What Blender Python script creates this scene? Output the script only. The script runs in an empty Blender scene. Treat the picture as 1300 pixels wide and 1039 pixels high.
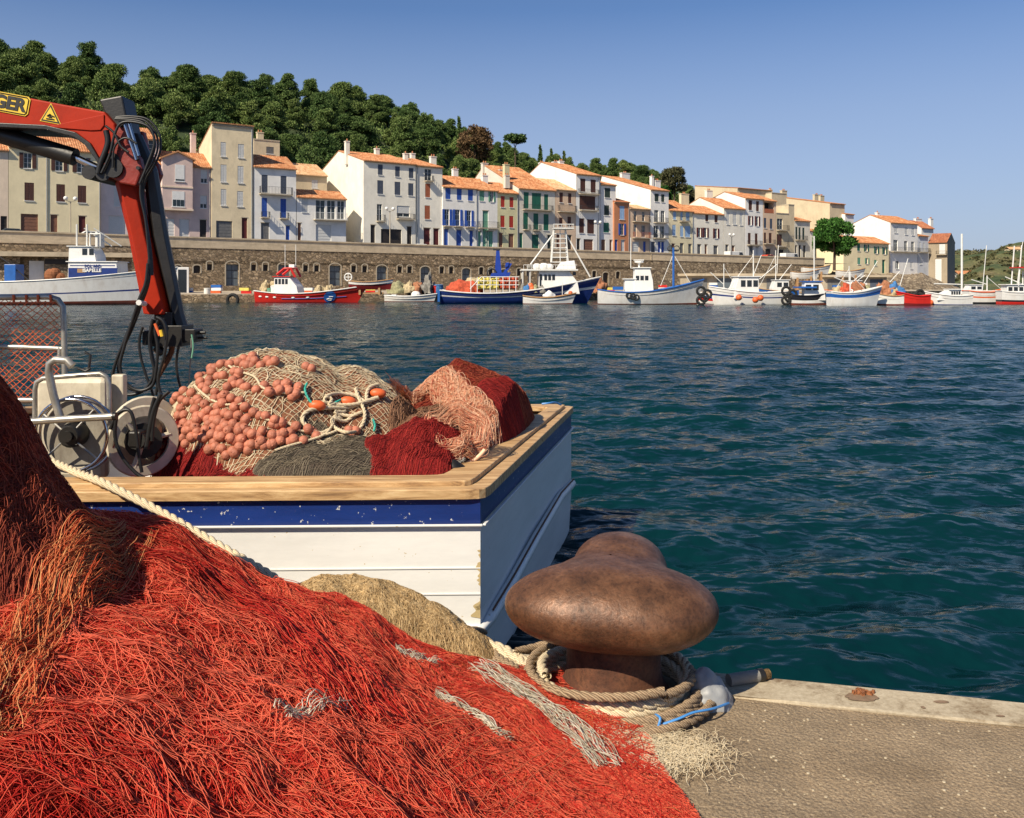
import bpy, bmesh, math, random
import numpy as np
from mathutils import Vector, Matrix, noise
R = math.radians
S = bpy.context.scene
COL = S.collection
CAMZ, F0, H0 = 2.05, 1150.0, 363.0

# ---------------------------------------------------------------- camera
cd = bpy.data.cameras.new('camera'); cam = bpy.data.objects.new('camera', cd); COL.objects.link(cam)
cd.sensor_width = 36; cd.lens = 36 * F0 / 1300; cd.shift_y = -(519.5 - H0) / 1300
cd.clip_start = .05; cd.clip_end = 20000
cam.location = (0, 0, CAMZ); cam.rotation_euler = (R(90), 0, 0); S.camera = cam
# ---------------------------------------------------------------- sky and sun
SUN_EL, SUN_AZ = R(42), math.atan2(-.62, -.785)
w = bpy.data.worlds.new("World"); S.world = w; w.use_nodes = True
nt = w.node_tree; sk = nt.nodes.new('ShaderNodeTexSky'); sk.sky_type = 'NISHITA'; sk.sun_disc = False
sk.sun_elevation = SUN_EL; sk.sun_rotation = SUN_AZ; sk.air_density = .7; sk.dust_density = .3; sk.ozone_density = 6.0
tc = nt.nodes.new('ShaderNodeTexCoord'); sx = nt.nodes.new('ShaderNodeSeparateXYZ'); nt.links.new(tc.outputs['Generated'], sx.inputs[0])
rp = nt.nodes.new('ShaderNodeValToRGB'); rp.color_ramp.elements[0].position = 0; rp.color_ramp.elements[0].color = (.92,)*3 + (1,); rp.color_ramp.elements[1].position = .29; rp.color_ramp.elements[1].color = (0, 0, 0, 1)
e_ = rp.color_ramp.elements.new(.18); e_.color = (.43, .43, .43, 1); nt.links.new(sx.outputs[2], rp.inputs[0])
mx = nt.nodes.new('ShaderNodeMixRGB'); mx.inputs[2].default_value = (3.28, 3.70, 4.64, 1); nt.links.new(rp.outputs[0], mx.inputs[0]); nt.links.new(sk.outputs[0], mx.inputs[1])
nt.links.new(mx.outputs[0], nt.nodes['Background'].inputs[0]); nt.nodes['Background'].inputs[1].default_value = .087
ld = bpy.data.lights.new('sun', 'SUN'); ld.energy = 4.8; ld.angle = R(.5); ld.color = (1, .885, .70)
lo = bpy.data.objects.new('sun', ld); COL.objects.link(lo)
ts = Vector((math.sin(SUN_AZ) * math.cos(SUN_EL), math.cos(SUN_AZ) * math.cos(SUN_EL), math.sin(SUN_EL)))
lo.rotation_euler = ts.to_track_quat('Z', 'Y').to_euler(); lo.location = (-20, -20, 40)
S.view_settings.view_transform = 'Standard'; S.view_settings.look = 'None'
S.view_settings.exposure = 0.52; S.view_settings.gamma = 1.0
S.cycles.max_bounces = 6; S.cycles.use_denoising = True

# ---------------------------------------------------------------- helpers
def P(u, v, Y): return Vector(((u - 650) / F0 * Y, Y, CAMZ - (v - H0) / F0 * Y))

class MB:
    def __init__(s): s.v = []; s.f = []; s.m = []; s.uv = {}
    def face(s, pts, m=0, uv=None):
        n = len(s.v); s.v += [tuple(p) for p in pts]
        if uv: s.uv[len(s.f)] = uv
        s.f.append(tuple(range(n, n + len(pts)))); s.m.append(m)
    def box(s, x0, y0, z0, x1, y1, z1, m=0):
        n = len(s.v)
        s.v += [(x0,y0,z0),(x1,y0,z0),(x1,y1,z0),(x0,y1,z0),(x0,y0,z1),(x1,y0,z1),(x1,y1,z1),(x0,y1,z1)]
        s.f += [tuple(n+i for i in q) for q in ((0,3,2,1),(4,5,6,7),(0,1,5,4),(1,2,6,5),(2,3,7,6),(3,0,4,7))]; s.m += [m]*6
        return s
    def obox(s, c, ex, ey, ez, m=0):
        c, ex, ey, ez = map(Vector, (c, ex, ey, ez)); n = len(s.v)
        for a, b, d in ((-1,-1,-1),(1,-1,-1),(1,1,-1),(-1,1,-1),(-1,-1,1),(1,-1,1),(1,1,1),(-1,1,1)):
            s.v.append(tuple(c + ex*a/2 + ey*b/2 + ez*d/2))
        s.f += [tuple(n+i for i in q) for q in ((0,3,2,1),(4,5,6,7),(0,1,5,4),(1,2,6,5),(2,3,7,6),(3,0,4,7))]; s.m += [m]*6
        return s
    def tube(s, pts, r, n=8, m=0, caps=True, closed=False):
        pts = [Vector(p) for p in pts]; k = len(pts); base = len(s.v); prev = None
        for i, p in enumerate(pts):
            a = pts[(i-1) % k] if (i > 0 or closed) else p; b = pts[(i+1) % k] if (i < k-1 or closed) else p
            t = (b - a)
            if t.length < 1e-9: t = Vector((0, 0, 1))
            t.normalize()
            if prev is None:
                prev = t.cross(Vector((0, 0, 1)) if abs(t.z) < .9 else Vector((1, 0, 0))).normalized()
            x = prev - t * prev.dot(t)
            if x.length < 1e-6: x = t.orthogonal()
            x.normalize(); prev = x; y = t.cross(x)
            rr = r[i] if isinstance(r, (list, tuple)) else r
            for j in range(n):
                an = 2*math.pi*j/n; s.v.append(tuple(p + (x*math.cos(an) + y*math.sin(an))*rr))
        for i in range(k if closed else k-1):
            for j in range(n):
                a = base+i*n+j; b = base+i*n+(j+1) % n; c = base+((i+1) % k)*n+(j+1) % n; d = base+((i+1) % k)*n+j
                s.f.append((a, b, c, d)); s.m.append(m)
        if caps and not closed:
            s.f.append(tuple(base+j for j in range(n))[::-1]); s.m.append(m)
            s.f.append(tuple(base+(k-1)*n+j for j in range(n))); s.m.append(m)
        return s
    def rings(s, rs, m=0, closed=True, cap0=False, cap1=False):
        base = len(s.v); n = len(rs[0])
        for r in rs: s.v += [tuple(p) for p in r]
        for i in range(len(rs)-1):
            for j in range(n if closed else n-1):
                a = base+i*n+j; b = base+i*n+(j+1) % n
                s.f.append((a, b, b+n, a+n)); s.m.append(m[i] if isinstance(m, list) else m)
        mm = m[0] if isinstance(m, list) else m
        if cap0: s.f.append(tuple(base+j for j in range(n))[::-1]); s.m.append(mm)
        if cap1: s.f.append(tuple(base+(len(rs)-1)*n+j for j in range(n))); s.m.append(mm)
        return s
    def lathe(s, prof, c=(0,0,0), n=24, m=0, axis='z', capped=True):
        c = Vector(c); rs = []
        for r, h in prof:
            ring = []
            for j in range(n):
                a = 2*math.pi*j/n; x, y = r*math.cos(a), r*math.sin(a)
                ring.append(c + (Vector((x, y, h)) if axis == 'z' else Vector((x, h, y)) if axis == 'y' else Vector((h, x, y))))
            rs.append(ring)
        return s.rings(rs, m, True, capped, capped)
    def ball(s, c, r, nu=10, nv=7, m=0, sc=(1,1,1)):
        c = Vector(c); rs = []
        for i in range(1, nv):
            t = math.pi*i/nv
            rs.append([c + Vector((r*sc[0]*math.sin(t)*math.cos(2*math.pi*j/nu), r*sc[1]*math.sin(t)*math.sin(2*math.pi*j/nu), -r*sc[2]*math.cos(t))) for j in range(nu)])
        return s.rings(rs, m, True, True, True)
    def prism(s, poly, y0, y1, m=0):
        """polygon in x,z extruded along y"""
        n = len(poly); b = len(s.v)
        s.v += [(x, y0, z) for x, z in poly] + [(x, y1, z) for x, z in poly]
        s.f.append(tuple(range(b, b+n))); s.f.append(tuple(range(b+n, b+2*n))[::-1]); s.m += [m, m]
        for i in range(n):
            j = (i+1) % n; s.f.append((b+i, b+n+i, b+n+j, b+j)); s.m.append(m)
        return s
    def build(s, name, mats, parent=None, smooth=False, bevel=0, loc=None, uvs=None):
        me = bpy.data.meshes.new(name); me.from_pydata(s.v, [], s.f)
        if not isinstance(mats, (list, tuple)): mats = [mats]
        for m_ in mats: me.materials.append(M(m_) if isinstance(m_, str) else m_)
        if len(mats) > 1: me.polygons.foreach_set('material_index', s.m)
        if s.uv:
            l = me.uv_layers.new(name='UVMap')
            for fi, u in s.uv.items():
                p = me.polygons[fi]
                for k, li in enumerate(p.loop_indices): l.data[li].uv = u[k]
        if smooth: me.polygons.foreach_set('use_smooth', [True]*len(me.polygons))
        me.validate(); bm = bmesh.new(); bm.from_mesh(me); bmesh.ops.recalc_face_normals(bm, faces=bm.faces)
        if smooth:
            for e in bm.edges:
                if len(e.link_faces) == 2 and e.calc_face_angle(0) > R(50): e.smooth = False
        bm.to_mesh(me); bm.free()
        o = bpy.data.objects.new(name, me); COL.objects.link(o)
        if parent: o.parent = parent
        if loc is not None: o.location = loc
        if bevel:
            b = o.modifiers.new('bevel', 'BEVEL'); b.width = bevel; b.segments = 2; b.limit_method = 'ANGLE'; b.angle_limit = R(40)
        return o

def tag(o, label=None, cat=None, group=None, kind=None):
    if label: o['label'] = label
    if cat: o['category'] = cat
    if group: o['group'] = group
    if kind: o['kind'] = kind
    return o
def empty(name, loc=(0,0,0), rz=0, **k):
    o = bpy.data.objects.new(name, None); COL.objects.link(o); o.location = loc; o.rotation_euler = (0, 0, rz)
    o.empty_display_size = .2
    return tag(o, **k)
def kids(o): return [c for c in bpy.data.objects if c.parent == o]
KID = {}
def copy_tree(o, parent=None, children=None):
    c = o.copy(); COL.objects.link(c)
    if parent: c.parent = parent
    for ch in (children if children is not None else kids(o)): copy_tree(ch, c)
    return c
def npmesh(name, V, Fq, mats, parent=None, smooth=True, mi=None, cols=None):
    V = np.asarray(V, dtype=np.float32); Fq = np.asarray(Fq, dtype=np.int32)
    me = bpy.data.meshes.new(name); k = Fq.shape[1]
    me.vertices.add(len(V)); me.vertices.foreach_set('co', V.ravel())
    me.loops.add(Fq.size); me.loops.foreach_set('vertex_index', Fq.ravel())
    me.polygons.add(len(Fq)); me.polygons.foreach_set('loop_start', np.arange(0, Fq.size, k, dtype=np.int32))
    for m_ in mats: me.materials.append(M(m_) if isinstance(m_, str) else m_)
    if mi is not None: me.polygons.foreach_set('material_index', np.asarray(mi, dtype=np.int32))
    if smooth: me.polygons.foreach_set('use_smooth', np.ones(len(Fq), dtype=bool))
    if cols is not None:
        a = me.attributes.new('tint', 'FLOAT', 'POINT'); a.data.foreach_set('value', np.asarray(cols, dtype=np.float32))
    me.update(calc_edges=True)
    o = bpy.data.objects.new(name, me); COL.objects.link(o)
    if parent: o.parent = parent
    return o

# ---------------------------------------------------------------- materials
MATS = {}
def M(n): return MATS[n]
def srgb(r, g, b):
    f = lambda c: (c/255/12.92) if c/255 <= .04045 else ((c/255+.055)/1.055)**2.4
    return (f(r), f(g), f(b))
def newmat(name):
    m = bpy.data.materials.new(name); m.use_nodes = True; MATS[name] = m
    return m, m.node_tree, m.node_tree.nodes['Principled BSDF']
def N(nt, t, **k):
    n = nt.nodes.new(t)
    for a, b in k.items():
        if hasattr(n, a): setattr(n, a, b)
        else: n.inputs[a.replace('_', ' ')].default_value = b
    return n
def ramp(nt, stops, src=None):
    r = nt.nodes.new('ShaderNodeValToRGB'); e = r.color_ramp.elements
    while len(e) < len(stops): e.new(.5)
    for i, (p, c) in enumerate(stops):
        e[i].position = p; e[i].color = (*c, 1) if len(c) == 3 else c
    if src is not None: nt.links.new(src, r.inputs[0])
    return r
def coords(nt, kind='world', scale=(1,1,1)):
    if kind == 'world': o = N(nt, 'ShaderNodeNewGeometry').outputs['Position']
    elif kind == 'uv': o = N(nt, 'ShaderNodeUVMap').outputs[0]
    else: o = N(nt, 'ShaderNodeTexCoord').outputs['Object']
    mp = nt.nodes.new('ShaderNodeMapping'); mp.inputs['Scale'].default_value = scale; nt.links.new(o, mp.inputs[0])
    return mp.outputs[0]
def mat(name, col, rough=.7, var=.15, scale=1.5, bump=0, bscale=20, metal=0, dirt=0, dirtcol=(.12,.09,.06), stretch=(1,1,1), spec=.5, kind='world', dscale=.8):
    m, nt, b = newmat(name); L = nt.links.new
    c = coords(nt, kind, stretch)
    n1 = N(nt, 'ShaderNodeTexNoise', Scale=scale, Detail=6, Roughness=.65); L(c, n1.inputs['Vector'])
    lo_ = tuple(x*(1-var) for x in col); hi = tuple(min(1, x*(1+var)) for x in col)
    r1 = ramp(nt, [(.3, lo_), (.7, hi)], n1.outputs['Fac']); out = r1.outputs[0]
    if dirt:
        n2 = N(nt, 'ShaderNodeTexNoise', Scale=dscale, Detail=8, Roughness=.75); c2 = coords(nt, kind, (1, 1, .45)); L(c2, n2.inputs['Vector'])
        r2 = ramp(nt, [(.48, (0,0,0)), (.75, (dirt,)*3)], n2.outputs['Fac'])
        mx = nt.nodes.new('ShaderNodeMixRGB'); L(r2.outputs[0], mx.inputs[0]); L(out, mx.inputs[1]); mx.inputs[2].default_value = (*dirtcol, 1); out = mx.outputs[0]
    L(out, b.inputs['Base Color']); b.inputs['Roughness'].default_value = rough; b.inputs['Metallic'].default_value = metal
    b.inputs['Specular IOR Level'].default_value = spec
    if bump:
        n3 = N(nt, 'ShaderNodeTexNoise', Scale=bscale, Detail=5); L(c, n3.inputs['Vector'])
        bp = N(nt, 'ShaderNodeBump', Strength=bump, Distance=.02); L(n3.outputs['Fac'], bp.inputs['Height']); L(bp.outputs[0], b.inputs['Normal'])
    return m
def plaster(name, col, dirt=.35):
    return mat(name, col, .9, .1, .5, .15, 6, dirt=dirt, dirtcol=tuple(x*.55 for x in col), dscale=.7)

plaster('wall_cream', (.76,.66,.43), .25); plaster('wall_cream_pink', (.74,.60,.46)); plaster('wall_pinkwhite', (.70,.60,.58))
plaster('wall_pink', (.64,.49,.44)); plaster('wall_beige', (.73,.61,.41), .6); plaster('wall_white', (.78,.76,.72), .3)
plaster('wall_offwhite', (.78,.74,.64), .35); plaster('wall_sand', (.60,.50,.34), .5); plaster('wall_yellowgreen', (.58,.54,.33), .3)
plaster('wall_grey', (.62,.58,.50), .4); plaster('wall_orange', (.48,.20,.10), .2); plaster('wall_peach', (.62,.46,.33), .35)
plaster('wall_pale_yellow', (.70,.62,.42), .35); plaster('wall_stone', (.33,.27,.19), .6); plaster('wall_bluish_shade', (.52,.54,.58), .35)  # blue-grey plaster: bluish shade of one front put into the colour
mat('shutter_brown', (.085,.032,.022), .7, .2, 8); mat('shutter_blue', (.03,.09,.38), .6, .2, 8); mat('shutter_greyblue', (.07,.085,.12), .7, .2, 8)
mat('shutter_green', (.015,.12,.075), .6, .2, 8); mat('shutter_mint', (.13,.32,.22), .7, .2, 8); mat('shutter_red', (.40,.035,.02), .6, .2, 8)
mat('shutter_white', (.60,.60,.58), .7, .1, 8); mat('shutter_lightblue', (.30,.45,.66), .7, .15, 8); mat('shutter_rust', (.36,.11,.05), .7, .2, 8)
mat('shutter_darkgreen', (.03,.05,.04), .7, .2, 8); mat('door_grey', (.14,.14,.14), .7, .2, 3); mat('door_brown', (.20,.09,.055), .7, .2, 3)
mat('door_dark', (.028,.022,.02), .7, .2, 3); mat('door_darkred', (.10,.015,.015), .7, .2, 3); mat('frame_white', (.72,.72,.70), .6, .08, 3)
mat('concrete', (.42,.36,.27), .9, .15, 1.2, .3, 12, dirt=.5, dirtcol=(.16,.13,.09)); mat('iron', (.025,.025,.028), .5, .2, 6)
mat('zinc', (.33,.34,.35), .5, .15, 4, metal=.3)
m_, nt, b = newmat('pane'); b.inputs['Base Color'].default_value = (.02,.03,.035,1); b.inputs['Roughness'].default_value = .08
# roof tiles
def rooftile(name, c1, c2, c3):
    m, nt, b = newmat(name); L = nt.links.new
    c = coords(nt, 'uv', (1, 1, 1))
    v = N(nt, 'ShaderNodeTexVoronoi', Scale=1.0); v.feature = 'F1'; mp = nt.nodes.new('ShaderNodeMapping'); mp.inputs['Scale'].default_value = (3.3, 2.4, 1); L(c, mp.inputs[0]); L(mp.outputs[0], v.inputs['Vector'])
    n = N(nt, 'ShaderNodeTexNoise', Scale=.45, Detail=5, Roughness=.7); L(c, n.inputs['Vector'])
    sep = nt.nodes.new('ShaderNodeSeparateColor'); L(v.outputs['Color'], sep.inputs[0])
    r = ramp(nt, [(0, c1), (.5, c2), (1, c3)], sep.outputs[0])
    r2 = ramp(nt, [(.35, (.55,.5,.45)), (.6, (1,1,1))], n.outputs['Fac'])
    mx = nt.nodes.new('ShaderNodeMixRGB'); mx.blend_type = 'MULTIPLY'; mx.inputs[0].default_value = .7; L(r.outputs[0], mx.inputs[1]); L(r2.outputs[0], mx.inputs[2])
    L(mx.outputs[0], b.inputs['Base Color']); b.inputs['Roughness'].default_value = .9
    wv = N(nt, 'ShaderNodeTexWave', Scale=.75); wv.bands_direction = 'Y'; wv.wave_profile = 'SAW'; L(c, wv.inputs['Vector'])
    bp = N(nt, 'ShaderNodeBump', Strength=.5, Distance=.05); L(wv.outputs['Fac'], bp.inputs['Height']); L(bp.outputs[0], b.inputs['Normal'])
rooftile('roof_tile', (.36,.13,.05), (.50,.21,.085), (.60,.33,.17)); rooftile('roof_tile_dark', (.30,.11,.06), (.42,.15,.07), (.50,.22,.11))
rooftile('roof_tile_pale', (.50,.27,.13), (.62,.38,.20), (.66,.46,.28))
# rubble masonry
def masonry(name, s, cols, bumpd=.08, mort=(.22,.17,.11)):
    m, nt, b = newmat(name); L = nt.links.new
    c = coords(nt, 'world', (1, 1, 1.5))
    nz = N(nt, 'ShaderNodeTexNoise', Scale=s*1.2, Detail=2); L(c, nz.inputs['Vector'])
    ad = nt.nodes.new('ShaderNodeMixRGB'); ad.blend_type = 'ADD'; ad.inputs[0].default_value = .25/s; L(c, ad.inputs[1]); L(nz.outputs['Color'], ad.inputs[2])
    v = N(nt, 'ShaderNodeTexVoronoi', Scale=s); L(ad.outputs[0], v.inputs['Vector'])
    e = N(nt, 'ShaderNodeTexVoronoi', Scale=s); e.feature = 'DISTANCE_TO_EDGE'; L(ad.outputs[0], e.inputs['Vector'])
    sep = nt.nodes.new('ShaderNodeSeparateColor'); L(v.outputs['Color'], sep.inputs[0])
    r = ramp(nt, [(i/(len(cols)-1), k) for i, k in enumerate(cols)], sep.outputs[0])
    er = ramp(nt, [(.02, (0,0,0)), (.09, (1,1,1))], e.outputs['Distance'])
    mx = nt.nodes.new('ShaderNodeMixRGB'); L(er.outputs[0], mx.inputs[0]); mx.inputs[1].default_value = (*mort, 1); L(r.outputs[0], mx.inputs[2])
    n2 = N(nt, 'ShaderNodeTexNoise', Scale=.25, Detail=6, Roughness=.7); L(c, n2.inputs['Vector']); r3 = ramp(nt, [(.3, (.6,.58,.55)), (.65, (1,1,1))], n2.outputs['Fac'])
    m2 = nt.nodes.new('ShaderNodeMixRGB'); m2.blend_type = 'MULTIPLY'; m2.inputs[0].default_value = .8; L(mx.outputs[0], m2.inputs[1]); L(r3.outputs[0], m2.inputs[2])
    L(m2.outputs[0], b.inputs['Base Color']); b.inputs['Roughness'].default_value = .95
    bp = N(nt, 'ShaderNodeBump', Strength=1.0, Distance=bumpd); L(er.outputs[0], bp.inputs['Height']); L(bp.outputs[0], b.inputs['Normal'])
masonry('rubble', 2.2, [(.11,.08,.05), (.34,.25,.155), (.19,.135,.085), (.52,.39,.25), (.28,.21,.15)])
masonry('rubble_coarse', 1.3, [(.14,.10,.07), (.42,.33,.22), (.24,.18,.12), (.55,.45,.32)], .15)
mat('parapet_stone', (.50,.41,.29), .95, .2, .6, .4, 5, dirt=.45, dirtcol=(.15,.12,.08), stretch=(1,1,4)); mat('asphalt', (.10,.095,.09), .95, .1, 1)
mat('promenade', (.38,.32,.24), .95, .15, .5)
# ---------------------------------------------------------------- the sea
m, nt, b = newmat('sea'); L = nt.links.new
c = coords(nt, 'world', (1, 1.25, 1))
n1 = N(nt, 'ShaderNodeTexNoise', Scale=.08, Detail=3); L(c, n1.inputs['Vector'])
r = ramp(nt, [(.35, (.0009,.015,.020)), (.65, (.0018,.025,.030))], n1.outputs['Fac']); L(r.outputs[0], b.inputs['Base Color'])
b.inputs['Roughness'].default_value = .12; b.inputs['IOR'].default_value = 1.16; b.inputs['Specular IOR Level'].default_value = .5
na = N(nt, 'ShaderNodeTexNoise', Scale=2.6, Detail=5, Roughness=.55); L(c, na.inputs['Vector'])
nb = N(nt, 'ShaderNodeTexNoise', Scale=.65, Detail=4, Roughness=.6); L(c, nb.inputs['Vector'])
ba = N(nt, 'ShaderNodeBump', Strength=.4, Distance=.06); L(na.outputs['Fac'], ba.inputs['Height'])
bb = N(nt, 'ShaderNodeBump', Strength=.7, Distance=.45); L(nb.outputs['Fac'], bb.inputs['Height']); L(ba.outputs[0], bb.inputs['Normal'])
L(bb.outputs[0], b.inputs['Normal'])
def build_sea():
    rng = np.random.RandomState(4)
    nr, nc = 980, 520
    Y = 3.0 * (1200/3.0) ** (np.arange(nr)/(nr-1)); up = np.linspace(-.95, .95, nc)
    X = Y[:, None]*up[None]; YY = np.repeat(Y[:, None], nc, 1); Z = np.zeros_like(X)
    dY = np.gradient(Y)[:, None]
    for i in range(110):
        lam = .14 * (2.3/.14)**rng.rand(); a = rng.normal(R(97), R(30)); k = 2*math.pi/lam
        amp = .0040*lam**.88; ph = rng.rand()*6.28
        ky, kx = k*math.sin(a), k*math.cos(a)
        att = np.clip(1.6 - 3*np.abs(ky)*dY/(2*math.pi), 0, 1)
        q = kx*X + ky*YY + ph + .8*np.sin(.21*k*X*.3 + ph*2)
        Z += att*amp*(np.sin(q) + .25*np.sin(2*q+1.0))
    Z *= 1.0/(1+YY/220)
    V = np.stack([X, YY, Z], -1).reshape(-1, 3)
    idx = np.arange(nr*nc).reshape(nr, nc); Fq = np.stack([idx[:-1,:-1], idx[:-1,1:], idx[1:,1:], idx[1:,:-1]], -1).reshape(-1, 4)
    o = npmesh('sea', V, Fq, ['sea']); tag(o, kind='structure')
    mb = MB(); mb.face([(-9000,-3000,-.22),(9000,-3000,-.22),(9000,14000,-.22),(-9000,14000,-.22)]); tag(mb.build('open_sea', 'sea'), kind='structure')
build_sea()
# ---------------------------------------------------------------- street frame: s along the street, q inland, z up
TH = R(33); CT, ST = math.cos(TH), math.sin(TH); C0 = 135.8
def W(s, q, z=0): return Vector((s*CT - (q+C0)*ST, s*ST + (q+C0)*CT, z))
def UQ(u, q=0):
    k = (u-650)/F0; Y = (C0+q)/(CT-ST*k); return k*Y*CT + Y*ST, Y
def ZV(v, Y): return CAMZ + (H0-v)/F0*Y
def zpar(s):                                        # top of the parapet
    sl, sr = UQ(50, -10)[0], UQ(1020, -10)[0]; t = (s-sl)/(sr-sl); return 8.75 + (8.0-8.75)*max(-.3, min(1.3, t))
def zroad(s): return zpar(s) - 1.05
SKY = [(-400,60),(0,60),(70,76),(120,72),(165,100),(230,84),(300,97),(400,110),(500,128),(560,152),(590,174),(640,182),(700,190),(740,199),(800,197),(840,208),(900,240),(1000,285),(1080,320),(1300,352)]
def lerp(tab, x):
    if x <= tab[0][0]: return tab[0][1]
    for (a, b), (c, d) in zip(tab, tab[1:]):
        if x <= c: return b + (d-b)*(x-a)/(c-a)
    return tab[-1][1]
QR = 105
def hill(u, q):
    s, Y = UQ(u, q); Yr = UQ(u, QR)[1]; top = CAMZ + (H0-lerp(SKY, u)-16)/F0*Yr - 5.5
    zr = zroad(s)-.06; top = max(top, zr+.5)
    t = max(0, min(1, (q-20)/(QR-20))); t = (t*t*(3-2*t))**.85
    n = noise.noise(Vector((s*.03, q*.03, 0)))*2.5*t
    return zr + (top-zr)*t + n - max(0, q-QR)*.12
def grid(nu, nv, fn):
    V = [fn(i/(nu-1), j/(nv-1)) for i in range(nu) for j in range(nv)]
    Fq = [(i*nv+j, (i+1)*nv+j, (i+1)*nv+j+1, i*nv+j+1) for i in range(nu-1) for j in range(nv-1)]
    return V, Fq
m, nt, b = newmat('hill_soil'); L = nt.links.new
c = coords(nt, 'world'); n1 = N(nt, 'ShaderNodeTexNoise', Scale=.12, Detail=7, Roughness=.7); L(c, n1.inputs['Vector'])
r = ramp(nt, [(.3, (.018,.035,.012)), (.55, (.035,.055,.018)), (.8, (.09,.08,.035))], n1.outputs['Fac']); L(r.outputs[0], b.inputs['Base Color']); b.inputs['Roughness'].default_value = 1
m, nt, b = newmat('scrub_hill'); L = nt.links.new
c = coords(nt, 'world'); n1 = N(nt, 'ShaderNodeTexNoise', Scale=.022, Detail=9, Roughness=.72); L(c, n1.inputs['Vector'])
r = ramp(nt, [(.34, (.028,.062,.02)), (.46, (.075,.105,.035)), (.56, (.17,.165,.065)), (.68, (.24,.17,.10))], n1.outputs['Fac'])
n2 = N(nt, 'ShaderNodeTexNoise', Scale=.35, Detail=6, Roughness=.8); L(c, n2.inputs['Vector']); r2 = ramp(nt, [(.38, (.45,.5,.4)), (.6, (1.1,1.05,1))], n2.outputs['Fac'])
mx = nt.nodes.new('ShaderNodeMixRGB'); mx.blend_type = 'MULTIPLY'; mx.inputs[0].default_value = .9; L(r.outputs[0], mx.inputs[1]); L(r2.outputs[0], mx.inputs[2])
L(mx.outputs[0], b.inputs['Base Color']); b.inputs['Roughness'].default_value = 1
bp = N(nt, 'ShaderNodeBump', Strength=1, Distance=1.2); L(n2.outputs['Fac'], bp.inputs['Height']); L(bp.outputs[0], b.inputs['Normal'])

def hillf(a, c_):
    u = -700 + 1800*a; q = 1.5 + 300*c_**1.6; s, Y = UQ(u, q); p = W(s, q, hill(u, q)); return tuple(p)
V, Fq = grid(110, 60, hillf); tag(npmesh('hillside', V, Fq, ['hill_soil']), kind='structure')
# road, promenade, waterfront
mb = MB(); SL, SR = UQ(-260, -10)[0], UQ(1046, -10)[0]
for i in range(30):
    a = SL + (SR+9-SL)*i/30; b_ = SL + (SR+9-SL)*(i+1)/30
    mb.face([W(a, -9.6, zroad(a)), W(b_, -9.6, zroad(b_)), W(b_, 2, zroad(b_)), W(a, 2, zroad(a))])
tag(mb.build('road', 'asphalt'), kind='structure')
# far hills on the right
HR = [(900,350),(1100,335),(1180,322),(1215,319),(1240,321),(1262,322),(1280,316),(1300,311),(1400,300),(1600,296),(2000,300),(2600,330)]
HN = [(900,366),(1200,366),(1225,352),(1250,336),(1275,331),(1300,346),(1330,356),(1500,364),(2600,366)]
def farhill(a, c_):
    u = 880 + 1900*a; k = (u-650)/F0; Y = 330 + 520*c_
    zt = CAMZ + (H0-lerp(HR, u))/F0*850; zn = max(-1, CAMZ + (H0-lerp(HN, u))/F0*520)
    t = (Y-330)/520; z = -1 + 0*t
    e1 = max(0, min(1, (t-.03)/.33)); e1 = e1*e1*(3-2*e1); e2 = max(0, min(1, (t-.3)/.7)); e2 = e2*e2*(3-2*e2)
    z = -1.2 + (2.5+zn*.9)*e1 + (zt - zn*.9 - 1.3)*e2
    z += noise.fractal(Vector((k*Y*.012, Y*.012, 0)), 1, 2, 5)*5*e1
    return (k*Y, Y, z)
V, Fq = grid(130, 70, farhill); tag(npmesh('far_hills', V, Fq, ['scrub_hill']), kind='structure')
V, Fq = grid(60, 6, lambda a, c_: ((-2500+9000*a), 900+900*c_, 20*math.sin(a*9)*math.sin(c_*3) - 3)); tag(npmesh('far_land', V, Fq, ['scrub_hill']), kind='structure')

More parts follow.
